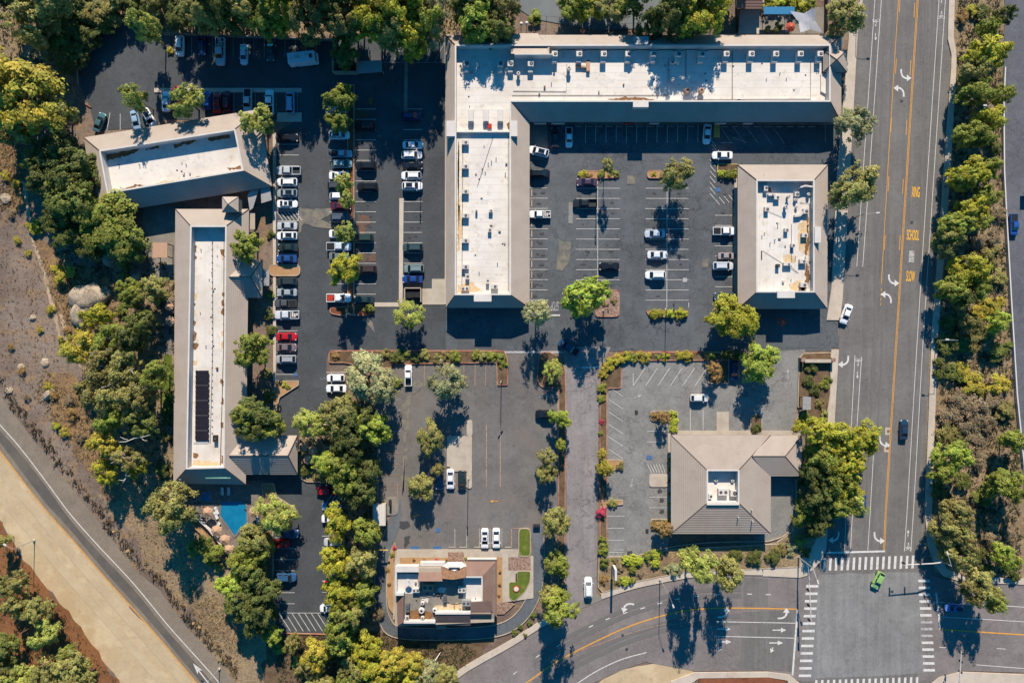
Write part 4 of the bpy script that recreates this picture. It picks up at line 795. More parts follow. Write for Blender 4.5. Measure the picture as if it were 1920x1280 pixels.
rbslope((815, 1172), (882, 1172), (882, 1151), (816, 1151), 3.8, 5.4, 'brownroof'); rbslope((882, 1166), (921, 1166), (922, 1151), (882, 1151), 3.6, 5.2, 'brownroof')
rbslope((921, 1151), (882, 1151), (883, 1128), (922, 1125), 4.9, 5.6, 'brownroof'); rbbox(883, 1130, 920, 1150, 4.2, 5.0, 'wall', 'tower_wall')
rbbox(818, 1171, 836, 1179, 2.4, 2.8, 'canvas', 'awning')
stain(rb, [(765, 1145), (795, 1140), (815, 1150), (800, 1163), (768, 1163)], 4.24, 'roofdirt', 3); stain(rb, [(815, 1135), (870, 1128), (872, 1142), (820, 1147)], 4.24, 'roofstain', 4)
# --- trash enclosures, shed, gazebo, patio structures
def enclosure(label, pts, m='wall', h=1.9, inside_m='darkmetal', open_side=None):
    t = thing('trash_enclosure', label, 'enclosure', (*P(*pts[0]), 0)); q = PP(pts)
    for i in range(len(q)):
        if i != open_side: MB().ribbon([q[i], q[(i + 1) % len(q)]], .22, 0, h).build('enclosure_wall', M[m], t)
    return t
enclosure('open-topped walled trash enclosure beside the loading slab of the plaza', [(761, 541), (791, 541), (791, 567), (761, 567)], open_side=2)
enclosure('walled trash enclosure with a tan wall under a round dark tree', [(627, 117), (672, 117), (672, 140), (627, 140)], open_side=0)
def dumpster(x, y, col, label):
    t = thing('dumpster', label, 'dumpster', (*P(x, y), 0)); cx, cy = P(x, y)
    MB().box(cx, cy, .1, 1.8, 1.5, 1.2).build('bin_body', M['any'], t, color=col); MB().box(cx - .46, cy, 1.31, .86, 1.5, .06).build('lid', M['black'], t); MB().box(cx + .46, cy, 1.31, .86, 1.5, .09).build('lid', M['black'], t)
dumpster(769, 553, (.05, .06, .06), 'dark dumpster inside the open trash enclosure, nearer the hatched gutter'); dumpster(783, 552, (.07, .07, .08), 'dark dumpster inside the open trash enclosure, nearer the loading slab')
dumpster(641, 128, (.05, .05, .05), 'dumpster in the enclosure beneath the round dark tree, on the hotel side'); dumpster(660, 128, (.06, .06, .06), 'dumpster in the enclosure beneath the round dark tree, on the plaza side')
def flatbox(name, label, cat, pts, z0, z1, m, parts=()):
    t = thing(name, label, cat, (*P(*pts[0]), 0)); MB().prism(PP(pts, z1), z1 - .15, z1, True).build('roof', M[m], t); q = offset(ccw(PP(pts, z1)), .25)
    if z0 == 0: MB().prism(q, 0, z1 - .16).build('wall', M['wall'], t)
    else:
        for p in q: MB().box(*p, 0, .18, .18, z1 - .16).build('post', M['fascia'], t)
    return t
shed = flatbox('storage_shed', 'narrow shed with a white ribbed metal roof beside the restaurant lane', 'shed', [(699, 945), (723, 945), (723, 985), (699, 985)], 0, 3.0, 'cap')
for k in range(5): MB().box(*P(701.5 + k * 4.8, 965, 3.05), 3.0, .1, 4.7, .05).build('roof_rib', M['seam'], shed)
flatbox('carport', 'small flat metal canopy in the shade beside the trash enclosure', 'canopy', [(672, 115), (716, 113), (716, 135), (672, 138)], 1, 2.8, 'metal')
flatbox('gazebo', 'square gazebo with a mottled tan roof in the motel garden', 'gazebo', [(286, 455), (314, 455), (314, 483), (286, 483)], 1, 3.2, 'canvas')
flatbox('kiosk_canopy', 'small square canopy on posts at the bank lane exit', 'canopy', [(1505, 743), (1521, 744), (1520, 768), (1505, 767)], 1, 2.6, 'metal')
fence_pts = lambda t, pts, h, m, w=.15: [MB().ribbon([P(*pts[i]), P(*pts[i + 1])], w, 0, h).build('wall_panel', M[m], t) for i in range(len(pts) - 1)]
def wall_thing(name, label, cat, pts, h, m, w=.18):
    t = thing(name, label, cat, (*P(*pts[0]), 0)); fence_pts(t, pts, h, m, w); return t
wall_thing('block_wall', 'low block wall along the wooded edge of the upper car park', 'wall', [(338, 67), (430, 70), (520, 73), (625, 78)], 1.0, 'greyconc')
wall_thing('block_wall', 'pale block wall behind the end of the plaza roof', 'wall', [(838, 74), (876, 73), (880, 68), (930, 72), (958, 66)], 1.3, 'walk')
wall_thing('retaining_wall', 'long white retaining wall between the brush slope and the side road', 'wall', [(1881, 128), (1878, 190), (1879, 320), (1883, 400), (1892, 560), (1903, 740), (1916, 870)], .8, 'wallwhite', .28)
wall_thing('pool_wall', 'white wall slanting along the pool deck', 'wall', [(362, 958), (395, 990), (420, 1022), (440, 1048)], 1.2, 'wallwhite')
wall_thing('garden_wall', 'tan garden wall running parallel below the white pool wall', 'wall', [(360, 980), (385, 1003), (408, 1032), (432, 1062)], .6, 'tanbed', .5)
# house and patio at the top
ht = building('patio_house', 'house edge with a tan roof and shaded patio behind the plaza', 1408, 30)
rr = [P(1383, 2, 4), P(1431, 2, 4), P(1431, 14, 4.0), P(1383, 14, 4.0)]
slope(ht, v3(rr[3], 3.2), v3(rr[2], 3.2), (rr[1][0], rr[1][1] + 3, 4.6), (rr[0][0], rr[0][1] + 3, 4.6), M['brownroof'], 8); MB().prism(PP([(1384, -60), (1430, -60), (1430, 9), (1384, 9)], 2), 0, 3).build('wall', M['wall'], ht); MB().sheet(PP([(1384, 16), (1424, 16), (1424, 64), (1384, 64)]), .06).build('patio_slab', M['walk'], ht)
pg = thing('patio_canopy', 'dark blue shade canopy over the patio beside the red umbrella', 'canopy', (*P(1460, 20), 0)); MB().prism(PP([(1432, 13), (1490, 13), (1490, 27), (1432, 27)], 2.8), 2.7, 2.8, True).build('canopy_sheet', M['tile'], pg)
for x in (1434, 1488): MB().box(*P(x, 26, 1.4), 0, .12, .12, 2.7).build('post', M['fascia'], pg)
MB().sheet(PP([(1424, 16), (1545, 14), (1545, 64), (1424, 64)]), .05).build('patio_slab', M['greyconc'], ht)
sl = thing('shade_sail', 'white shade sail stretched to three points over the patio', 'shade sail', (*P(1505, 45), 0)); A_, B_, C_, D_ = (*P(1481, 22, 3), 3.2), (*P(1527, 16, 4), 4.2), (*P(1543, 62, 2.4), 2.4), (*P(1500, 62, 2.4), 2.6)
mb = MB(); n = 6
def sailpt(u, v):
    p = Vector(A_).lerp(Vector(B_), u).lerp(Vector(D_).lerp(Vector(C_), u), v); m_ = Vector((sum(q[0] for q in (A_, B_, C_, D_)) / 4, sum(q[1] for q in (A_, B_, C_, D_)) / 4, 2.7)); k = .45 * (abs(u - .5) * 2) ** 0 * ((1 - abs(2 * u - 1)) * (abs(2 * v - 1)) + (1 - abs(2 * v - 1)) * abs(2 * u - 1)); return p.lerp(m_, k * .7)
for i in range(n):
    for j in range(n): mb.face([sailpt(i / n, (j + 1) / n), sailpt((i + 1) / n, (j + 1) / n), sailpt((i + 1) / n, j / n), sailpt(i / n, j / n)])
mb.build('sail_cloth', M['sail'], sl, smooth=60)
for p in (A_, B_, C_): MB().tube([(p[0], p[1], 0), p], .05, 6).build('sail_post', M['metal'], sl)
wall_thing('timber_fence', 'dark fence between the patio and the street trees', 'fence', [(1546, 0), (1545, 64)], 1.8, 'darkmetal'); wall_thing('timber_fence', 'dark fence between the tan house and the wood', 'fence', [(1381, -10), (1381, 62)], 1.8, 'darkmetal')
# small pipe vents, patches and drains dotted over the flat roofs
rv_ = random.Random(31)
def roofbits(parent, x0, y0, x1, y1, z, n):
    for _ in range(n):
        x, y = rv_.uniform(x0, x1), rv_.uniform(y0, y1); k = rv_.random(); X, Y = P(x, y, z)
        if k < .45: MB().cone(X, Y, z, z + rv_.uniform(.3, .7), .09, .09, 7).build('pipe_vent', M[rv_.choice(['galv', 'darkmetal'])], parent)
        elif k < .65: MB().box(X, Y, z, rv_.uniform(.3, .6), rv_.uniform(.25, .5), rv_.uniform(.2, .45)).build('roof_box', M[rv_.choice(['galv', 'metal', 'rustbrown'])], parent)
        elif k < .85: MB().sheet(ragged([(X - .9, Y - .5), (X + .8, Y - .6), (X + 1, Y + .4), (X - .7, Y + .6)], .5, .12, int(x * 7 + y)), z + .009).build('roof_patch', M['cap'], parent)
        else: MB().cone(X, Y, z, z + .03, .2, .2, 8).build('roof_drain', M['darkmetal'], parent)
roofbits(pl, 870, 120, 945, 200, zr, 12); roofbits(pl, 885, 270, 950, 540, zr, 26); roofbits(pl, 1000, 115, 1545, 182, zr, 48); roofbits(sb, 1426, 380, 1520, 535, zs, 20); roofbits(m2, 374, 450, 412, 690, z2, 14); roofbits(m1, 215, 300, 440, 330, z1, 12); roofbits(rb, 775, 1085, 895, 1150, 4.24, 12)
roofpipe(rb, [(822, 1108), (830, 1125), (850, 1132), (868, 1130)], 4.24, .04); roofpipe(rb, [(790, 1120), (815, 1116), (822, 1104)], 4.24, .05, 'metal'); roofpipe(sb, [(1500, 380), (1518, 382), (1517, 540)], zs, .05); roofpipe(pl, [(868, 262), (866, 540)], zr, .05)
def storefronts(parent, x0, x1, y, n, he=2.7):
    "glazed shop fronts set into a south wall; x, y in photo pixels on the ground"
    Y = P(0, y)[1]
    for k in range(n):
        xa, xb = P(x0 + (x1 - x0) * (k + .12) / n, y)[0], P(x0 + (x1 - x0) * (k + .88) / n, y)[0]; f = MB().box((xa + xb) / 2, Y, .25, xb - xa, .14, he - .3).build('shop_window', M['fascia'], parent)
        m_ = (xa + xb) / 2
        for c0, c1 in ((xa + .1, m_ - .05), (m_ + .05, xb - .1)): MB().face([(c0, Y - .09, .4), (c1, Y - .09, .4), (c1, Y - .09, he - .15), (c0, Y - .09, he - .15)]).build('pane', M['glass'], f)
wy = 640 - (P(0, 229, 3.6)[1] + 2.4) / S; storefronts(pl, 1015, 1550, wy + .6, 16); wy2 = 640 - (P(0, 577, 3.6)[1] + 2.4) / S; storefronts(pl, 862, 968, wy2 + .6, 4)
wy3 = 640 - (P(0, 579, 3.5)[1] + 2.2) / S; storefronts(sb, 1400, 1530, wy3 + .6, 4)
# ------------------------------------------------------------------ vehicles
def loft_body(Lh, W, st, belt_in=.9):
    "stations (x, half-width factor, top z): rounded lower body"
    mb = MB(); rows = []
    for x, wf, zt in st:
        w = W / 2 * wf
        row = [(-w * .95, .30), (-w, .52), (-w * .985, zt - .16), (-w * belt_in, zt - .01), (-w * .45, zt + .025), (0, zt + .035)]
        row = row + [(-y, z) for y, z in row[-2::-1]]
        rows.append([(x, y, z) for y, z in row])
    b = len(mb.v); n = len(rows[0])
    for r in rows: mb.v += r
    for i in range(len(rows) - 1):
        for j in range(n - 1): mb.f.append((b + i * n + j, b + (i + 1) * n + j, b + (i + 1) * n + j + 1, b + i * n + j + 1))
    mb.f.append(tuple(b + j for j in range(n))); e = b + (len(rows) - 1) * n; mb.f.append(tuple(e + j for j in reversed(range(n))))
    return mb
def lerp3(a, b, t): return tuple(a[i] + (b[i] - a[i]) * t for i in range(3))
def glass_quad(mb, a, b, c, d, iu=.06, iv=.1, out=.012):
    "pane inset from the four corners and set just proud of the shell"
    va, vb, vc, vd = map(Vector, (a, b, c, d)); n = (vb - va).cross(vd - va).normalized() * out
    f = lambda u, v: (va.lerp(vb, u)).lerp(vd.lerp(vc, u), v) + n
    mb.face([f(iu, iv), f(1 - iu, iv), f(1 - iu, 1 - iv), f(iu, 1 - iv)])
def stations(Ln, prof, rf, rr, nose=.5, tail=.62):
    "top profile (x, z) plus how far the plan rounds off at the front and the rear"
    h = Ln / 2; xs = sorted(set([-h, -h + .03, -h + .1, -h + .22, -h + .42, -h + .8, -1.2, -.4, .4, 1.0, h - .95, h - .6, h - .36, h - .2, h - .1, h - .04, h])); out = []
    px, pz = [p[0] for p in prof], [p[1] for p in prof]
    for x in xs:
        t = max(0, (x - (h - rf)) / rf); u = max(0, (-h + rr - x) / rr)
        w = (1 - (1 - nose) * t ** 3) * (1 - (1 - tail) * u ** 4)
        z = float(np.interp(x, px, pz)) - .10 * t ** 6 - .06 * u ** 8
        out.append((x, w, z))
    return out
KINDS = {  # length, width, body stations, cabin: windscreen base, roof front, roof rear, rear glass base, belt z, roof z, roof half-width
    'sedan': (4.75, 1.84, stations(4.75, [(-2.4, .90), (-2.0, .97), (0, .96), (1.1, .94), (2.0, .82), (2.4, .70)], 1.0, .5), 1.25, .40, -.90, -1.68, .95, 1.45, .62),
    'hatch': (4.2, 1.78, stations(4.2, [(-2.1, .92), (-1.5, .98), (0, .95), (1, .93), (1.7, .82), (2.1, .70)], .9, .5), 1.15, .45, -1.35, -1.97, .95, 1.5, .63),
    'suv': (4.75, 1.92, stations(4.75, [(-2.4, 1.02), (-1.8, 1.08), (0, 1.06), (1.2, 1.04), (2.0, .97), (2.4, .84)], .8, .4, .6, .7), 1.4, .65, -1.70, -2.25, 1.06, 1.72, .70),
    'van': (5.1, 1.98, stations(5.1, [(-2.6, 1.06), (-2, 1.1), (0, 1.08), (1.6, 1.04), (2.2, .94), (2.6, .78)], .8, .3, .58, .8), 1.9, 1.0, -2.1, -2.5, 1.08, 1.82, .76),
    'pickup': (5.7, 2.0, stations(5.7, [(-2.9, 1.06), (0, 1.08), (1.4, 1.07), (2.4, 1.01), (2.9, .88)], .7, .15, .68, .94), 1.5, .85, -.55, -.85, 1.08, 1.86, .72),
}
def make_vehicle(kind):
    Ln, W, st, xw, xf, xr, xb, zb, zr_, rw = KINDS[kind]
    t = bpy.data.objects.new('vehicle', None); COL.objects.link(t); t.empty_display_size = .5
    mb = loft_body(Ln, W, st); bw = W / 2 * .9
    # cabin shell
    m_ = .04
    base = [(xw, -bw * .86, zb), (xw, bw * .86, zb), (xb, bw * .9, zb), (xb, -bw * .9, zb)]; mid = [(xf - .2, -bw * .99, zb), (xf - .2, bw * .99, zb)]
    rf = [(xf, -rw * .94, zr_ - .05), (xf, rw * .94, zr_ - .05), (xr, rw * .93, zr_ - .06), (xr, -rw * .93, zr_ - .06)]
    top = [(xf - .25, -rw * .7, zr_), (xf - .25, rw * .7, zr_), (xr + .25, rw * .7, zr_ - .01), (xr + .25, -rw * .7, zr_ - .01)]
    for q in ([base[0], base[1], rf[1], rf[0]], [base[1], base[2], rf[2], rf[1]], [base[2], base[3], rf[3], rf[2]], [base[3], base[0], rf[0], rf[3]]): mb.face(q)
    for i in range(4): j = (i + 1) % 4; mb.face([rf[i], rf[j], top[j], top[i]])
    mb.face(top)
    if kind == 'pickup':   # drop the faces over the open bed by building its own walls
        zf = .62; x0, x1 = -2.74, -.95; yw = .80
        mb2 = MB()
    body = mb.build('body', M['paint'], t, smooth=32)
    if kind == 'pickup':
        import bmesh
        bm = bmesh.new(); bm.from_mesh(body.data)
        # rail-height deck is cut open: delete deck faces and line the bed
        dead = [f for f in bm.faces if f.normal.z > .8 and -2.75 < f.calc_center_median().x < -.55 and f.calc_center_median().z < 1.2]
        bmesh.ops.delete(bm, geom=dead, context='FACES'); bm.to_mesh(body.data); bm.free()
        r = MB(); oy = W / 2 * .93
        r.prism([(x1 - .0, -oy), (x1 + .42, -oy), (x1 + .42, oy), (x1, oy)], .6, 1.09); r.prism([(-2.83, -oy), (x0, -oy), (x0, oy), (-2.83, oy)], .6, 1.08)
        for s_ in (-1, 1): r.prism([(x0, s_ * yw), (x1, s_ * yw), (x1, s_ * oy), (x0, s_ * oy)], .6, 1.085)
        r.build('bed_rail', M['paint'], t); b = MB(); b.prism([(x0, -yw), (x1, -yw), (x1, yw), (x0, yw)], .5, .66); b.build('bed_floor', M['darkmetal'], t)
    g_ = MB(); glass_quad(g_, base[0], base[1], rf[1], rf[0], .025, .03); g_.build('windshield', M['glass'], t)
    g_ = MB(); glass_quad(g_, base[2], base[3], rf[3], rf[2], .04, .06); g_.build('rear_window', M['glass'], t)
    for a_, b_, c_, d_ in ((base[1], base[2], rf[2], rf[1]), (base[3], base[0], rf[0], rf[3])):
        g_ = MB(); va, vb, vc, vd = map(Vector, (a_, b_, c_, d_))
        for u0, u1 in ((.05, .49), (.53, .95)):
            glass_quad(g_, va.lerp(vb, u0), va.lerp(vb, u1), vd.lerp(vc, u1), vd.lerp(vc, u0), .02, .12)
        g_.build('side_window', M['glass'], t)
    ax = Ln * .3
    for sx in (ax, -ax):
        for sy in (-1, 1):
            w_ = MB(); n = 12; r = .34; y0, y1 = sy * (W / 2 - .24), sy * (W / 2 - .01)
            for y in (y0, y1): w_.v += [(sx + r * math.cos(2 * math.pi * i / n), y, r + r * math.sin(2 * math.pi * i / n)) for i in range(n)]
            for i in range(n): w_.f.append((i, (i + 1) % n, n + (i + 1) % n, n + i))
            w_.f.append(tuple(range(n))); w_.f.append(tuple(range(n, 2 * n))); w_.build('wheel', M['black'], t)
    fx = Ln / 2
    for sy in (-1, 1):
        MB().box(fx - .34, sy * W * .385, .66, .34, .2, .12, -sy * .5).build('headlight', M['headlight'], t)
        MB().box(-fx + .12, sy * W * .37, .76, .14, .24, .14, sy * .4).build('taillight', M['taillight'], t)
        MB().box(xw - .28, sy * (W / 2 + .08), zb - .02, .14, .2, .14).build('mirror', M['paint'], t)
    if kind in ('suv', 'van'):
        for sy in (-1, 1): MB().box((xf + xr) / 2, sy * rw * .78, zr_ - .02, (xf - xr) * .86, .05, .06).build('roof_rail', M['darkmetal'], t)
    return t
PROTO = {k: make_vehicle(k) for k in KINDS}
used_proto = set()
def vehicle(kind, x, y, ang, col, label, cat='car', name='parked_car', group='cars parked in the marked bays', sc=1.0, extras=()):
    src = PROTO[kind]
    if kind in used_proto:
        o = src.copy(); COL.objects.link(o); kids = []
        for ch in list(src.children):
            if ch.get('extra'): continue
            c = ch.copy(); COL.objects.link(c); c.parent = o; kids.append(c)
    else: o = src; used_proto.add(kind); kids = list(o.children)
    for ck in ('label', 'category', 'group'):
        if ck in o: del o[ck]
    o.name = name; o.location = (*P(x, y, 1.0), ZP); o.rotation_euler = (0, 0, math.radians(ang)); o.scale = (sc,) * 3
    for c in kids:
        if c.name.split('.')[0] in ('body', 'mirror', 'bed_rail'): c.color = (*[v * 1.0 for v in col], 1)
    for e in extras:
        e_ = EXTRA[e].copy() if EXTRA[e].parent else EXTRA[e]
        if e_ is not EXTRA[e]: COL.objects.link(e_)
        e_.parent = o; e_['extra'] = 1; e_.hide_render = False
    tag(o, label, cat, group)
    return o
EXTRA = {}
def extra(key, name, mb, m, col=None):
    EXTRA[key] = mb.build(name, M[m], None, color=col); return EXTRA[key]
_g = MB(); _g.prism([(-.55, -.42), (.2, -.42), (.2, .42), (-.55, .42)], 1.45, 1.463); extra('sunroof', 'sunroof', _g, 'glass')
_g = MB(); _g.prism([(-1.35, -.45), (.1, -.45), (.1, .45), (-1.35, .45)], 1.72, 1.733); extra('panorama', 'sunroof', _g, 'glass')
_g = MB(); _g.prism([(-2.74, -.8), (-1, -.8), (-1, .8), (-2.74, .8)], 1.09, 1.13); extra('tonneau', 'bed_cover', _g, 'black')
_g = MB()
for i in range(3): _g.box(-1.35 - .55 * i, -.1 + .2 * (i % 2), .67, .4, 1.2 - .3 * i, .35 + .1 * i)
extra('load', 'bed_load', _g, 'galv')
_g = MB(); _g.box(-1.85, 0, .67, 1.5, 1.3, .5); _g.box(-1.2, .3, .8, .3, .8, .5); extra('redbox', 'bed_load', _g, 'redcloth')
_g = MB(); _g.box(-1.1, 0, .9, .45, 1.7, .35); extra('toolbox', 'toolbox', _g, 'metal')
WHT, SIL, GRY, DGR, BLK = (.72, .72, .72), (.42, .44, .46), (.2, .21, .23), (.06, .065, .07), (.012, .013, .015)
NVY, BLU, LBL, RED, MAR, TEA, BRN, GRN = (.012, .03, .09), (.02, .08, .28), (.25, .36, .5), (.42, .012, .02), (.10, .015, .03), (.05, .12, .14), (.09, .06, .055), (.015, .05, .035)
V = vehicle
up = 'upper car park under the woods'
V('suv', 337, 86, 270, WHT, 'white car beside the yellow shrub at the rounded end of the upper car park', extras=())
V('sedan', 378, 85, 270, NVY, 'dark navy sedan deep in shade between the white car and the long pale pickup')
V('pickup', 413, 97, 270, SIL, 'long pale silver pickup with a loaded bed facing away from the woods', 'pickup truck', 'pickup_truck', sc=1.12, extras=('load',))
V('sedan', 457, 102, 270, (.55, .6, .68), 'pale sedan in dappled shade next to the long pale pickup')
V('sedan', 507, 96, 270, DGR, 'dark sedan in deep shade between the pale sedan and the motorhome')
V('sedan', 329, 180, 90, RED, 'red car mostly hidden under the leaning pines in the upper car park')
V('sedan', 311, 190, 90, WHT, 'white car mostly hidden under the leaning pines in the upper car park')
V('hatch', 388, 188, 90, BLU, 'small blue car next to the pines, in the shaded row behind the angled motel block')
V('sedan', 407, 192, 90, RED, 'red sedan in the shaded row behind the angled motel block', extras=('sunroof',))
V('suv', 425, 190, 90, MAR, 'maroon car next to the red sedan behind the angled motel block')
V('pickup', 464, 189, 270, SIL, 'silver pickup alone in the middle of the shaded row behind the motel block', 'pickup truck', 'pickup_truck')
V('pickup', 505, 191, 90, WHT, 'white pickup in the shade near the kerbed end of the row behind the motel', 'pickup truck', 'pickup_truck')
V('van', 544, 192, 90, LBL, 'light blue van at the kerbed end of the shaded row behind the motel', 'van', 'parked_van')
V('sedan', 186, 229, 68, TEA, 'dark teal car parked askew where the red kerb ends', extras=())
V('sedan', 254, 226, 282, LBL, 'light blue sedan nosed up to the angled motel block', extras=())
V('suv', 279, 221, 302, WHT, 'white SUV with a dark sunroof slanted beside the light blue sedan', extras=('panorama',))
a = 'column of bays along the long motel wing'
V('sedan', 540, 258, 0, BLK, 'black car in deep shade alone below the planter in the bays by the motel')
V('pickup', 541, 320, 180, SIL, 'silver pickup with an open dark bed parked above the white wagon by the motel', 'pickup truck', 'pickup_truck')
V('suv', 538, 341.5, 180, WHT, 'white wagon parked directly below the silver open-bed pickup by the motel')
V('suv', 538, 362, 180, (.25, .3, .32), 'grey SUV with a glass roof between two white cars by the motel', extras=('panorama',))
V('sedan', 538.5, 382, 0, WHT, 'white sedan parked next to the striped no-parking bay', extras=('sunroof',))
V('sedan', 538, 423, 180, SIL, 'silver sedan just below the striped no-parking bay')
V('suv', 538, 442, 180, WHT, 'white SUV with two dark roof panels between silver and dark green cars', extras=('panorama',))
V('sedan', 539, 464, 180, (.02, .035, .035), 'very dark green sedan between the white SUV and the blue car by the motel')
V('sedan', 537, 485, 180, (.015, .06, .2), 'blue car parked against the tan rounded kerb island')
V('suv', 537.5, 528, 180, (.03, .04, .045), 'dark wagon just below the tan rounded kerb island')
V('sedan', 537.5, 548, 180, (.28, .32, .34), 'grey green sedan between two dark vehicles below the kerb island')
V('pickup', 535, 568.5, 180, (.07, .075, .08), 'charcoal covered pickup above the silver pickup by the motel', 'pickup truck', 'pickup_truck', extras=('tonneau',), sc=.9)
V('pickup', 538, 590, 180, (.5, .52, .56), 'silver pickup with an open bed below the charcoal pickup', 'pickup truck', 'pickup_truck', extras=('load',))
V('sedan', 537.5, 631, 0, RED, 'bright red sedan in the bays beside the long motel wing')
V('sedan', 537, 651, 0, (.16, .12, .13), 'mauve grey sedan next to the bright red sedan')
V('suv', 536, 673, 180, (.3, .31, .34), 'grey SUV at the end of the bays near the blue painted bay')
b = 'row under the thin line of trees'
V('suv', 630, 206, 0, WHT, 'white car under the topmost trees of the red soil strip')
V('suv', 636, 253, 0, WHT, 'white SUV with roof gear just clear of the topmost strip trees', extras=('panorama',))
V('pickup', 640, 288, 0, (.35, .42, .5), 'pale blue grey pickup second below the strip trees', 'pickup truck', 'pickup_truck', sc=.86, extras=('tonneau',))
V('suv', 641, 307, 0, (.2, .28, .28), 'teal grey SUV below the pale blue grey pickup')
V('sedan', 636, 329, 0, WHT, 'white sedan half under the small tree of the red soil strip')
V('suv', 633, 348, 0, DGR, 'dark grey SUV half hidden under the small strip tree')
V('hatch', 635, 367, 0, WHT, 'white hatchback half hidden under the second small strip tree')
V('sedan', 640, 386, 0, MAR, 'maroon sedan partly under the second small strip tree')
V('suv', 638, 407.5, 0, (.08, .1, .13), 'slate wagon with a sunroof facing the dusty drive crossing')
V('sedan', 636, 438, 0, WHT, 'white car under the lone tree below the dusty drive crossing')
V('pickup', 635, 462, 0, (.5, .56, .62), 'pale pickup with a dark covered bed between strip trees', 'pickup truck', 'pickup_truck', extras=('tonneau',))
V('sedan', 636, 480, 0, (.14, .16, .15), 'grey sedan poking out above the largest strip tree')
V('pickup', 635, 558.5, 0, WHT, 'white pickup with red cargo in its bed', 'pickup truck', 'pickup_truck', extras=('redbox',))
V('hatch', 629, 708.5, 180, WHT, 'white hatchback nosed under the grey green tree, upper of the pair')
V('sedan', 630, 728, 180, WHT, 'white sedan below the white hatchback by the grey green tree')
V('suv', 683, 236.5, 180, BLK, 'black SUV on the rust stained bays near the top of the column')
V('suv', 686, 311, 180, BLK, 'black SUV in the middle of the rust stained column of bays', extras=('panorama',))
V('suv', 689, 350, 180, (.012, .014, .016), 'large black SUV below the other two black SUVs on the rust stained side', sc=1.02)
V('suv', 681, 446, 180, (.03, .055, .05), 'dark green SUV between the rust stains on the strip')
V('suv', 687, 505, 180, (.05, .035, .035), 'dark brown SUV below the rust stained bays')
V('sedan', 682, 562, 180, (.02, .04, .04), 'dark green sedan beside the round shrub of the end planter')
V('suv', 771, 217.5, 0, NVY, 'dark navy SUV apart from the others by the plaza service drive')
V('sedan', 774, 272, 0, WHT, 'white sedan at the top of the cluster by the plaza service drive')
V('suv', 772, 290.5, 0, WHT, 'white SUV just above the black car by the plaza service drive')
V('sedan', 774, 310, 0, BLK, 'black sedan among four white cars by the plaza service drive')
V('suv', 771, 329, 180, WHT, 'white wagon below the black sedan by the plaza service drive', sc=.98)
V('suv', 773, 348.5, 0, WHT, 'white SUV with a dark sunroof lowest of the white cluster', extras=('panorama',))
V('suv', 774, 464, 180, (.04, .07, .08), 'dark teal SUV alone in the bays by the plaza service drive')
V('suv', 776, 503.5, 180, (.16, .22, .22), 'grey teal SUV above the blue car near the trash enclosure')
V('sedan', 773, 523, 180, (.015, .05, .2), 'blue sedan parked next to the open trash enclosure')
c = 'cars in the plaza car park'
def VP(k, x, y, an, col, lab, **kw): return V(k, x, y, an, col, lab, group=c, **kw)
VP('suv', 1010, 284, 166, WHT, 'white SUV slanted beside the paved plaza corner', extras=('panorama',))
VP('suv', 1012, 325, 0, (.014, .015, .017), 'black SUV at the plaza arm below the slanted white SUV', extras=('panorama',))
V('pickup', 1012.5, 401.5, 180, WHT, 'white pickup with a cluttered bed parked against the plaza arm', 'pickup truck', 'pickup_truck', c, .88, ('load',))
VP('sedan', 1100, 341, 180, (.07, .04, .07), 'dark purple sedan backed against the shrub planter')
V('pickup', 1097, 381, 180, (.02, .025, .03), 'black pickup below the dark purple sedan in the plaza', 'pickup truck', 'pickup_truck', c, .98)
VP('sedan', 1142, 499, 180, BLK, 'black sedan alone in the middle bays of the plaza')
VP('sedan', 1228, 438, 180, (.42, .47, .53), 'silver blue sedan topmost of three in the plaza bays')
VP('sedan', 1233, 477.5, 0, (.6, .61, .63), 'silver sedan between the silver blue sedan and the white SUV')
VP('suv', 1229, 515.5, 180, WHT, 'white SUV lowest of three in the plaza bays')
VP('sedan', 1041, 257, 90, (.03, .035, .04), 'black car in the shadow of the plaza front')
V('pickup', 1067, 257, 270, WHT, 'white pickup half in the shadow of the plaza front', 'pickup truck', 'pickup_truck', c, .82)
VP('sedan', 1326, 251, 265, WHT, 'white sedan nosed out of the plaza shadow beside the yellow kerb ramp')
VP('sedan', 1354.5, 291, 180, WHT, 'white sedan just below the shadow line near the yellow kerb hedge')
V('pickup', 1358.5, 433, 0, WHT, 'white pickup with a black bed cover by the detached shops', 'pickup truck', 'pickup_truck', c, .95, ('tonneau',))
VP('sedan', 1363, 479.5, 0, (.3, .26, .25), 'tan grey sedan with a short tail by the detached shops', sc=.85)
VP('suv', 1356, 498.5, 0, (.5, .52, .57), 'silver SUV below the tan grey sedan by the detached shops')
VP('sedan', 1358, 555, 180, (.05, .07, .08), 'dark car half under the big olive tree at the detached shops')
r_ = 'vehicles on the roads and drives'
def VR(k, x, y, an, col, lab, cat='car', **kw): return V(k, x, y, an, col, lab, cat, 'car' if cat == 'car' else 'pickup_truck', r_, **kw)
VR('sedan', 1587, 589, 250, WHT, 'white sedan driving at the kerb of the main road')
VR('sedan', 1695.5, 805, 87, (.015, .04, .08), 'dark blue sedan driving along the main road')
VR('hatch', 1647, 1088, 242, (.22, .38, .12), 'lime green hatchback turning across the junction')
VR('hatch', 1790, 1139, 180, (.1, .2, .5), 'blue and white car waiting at the stop line beneath a tree', extras=('panorama',))
VR('sedan', 1617, 945, 268, (.02, .05, .16), 'dark blue car emerging from under the big yellow green trees')
V('pickup', 1066, 651, 148, (.02, .05, .11), 'dark blue pickup turning into the drive in tree shade', 'pickup truck', 'pickup_truck', r_, .9, ('toolbox',))
VR('suv', 1103, 1101, 90, WHT, 'white car entering the drive from the street')
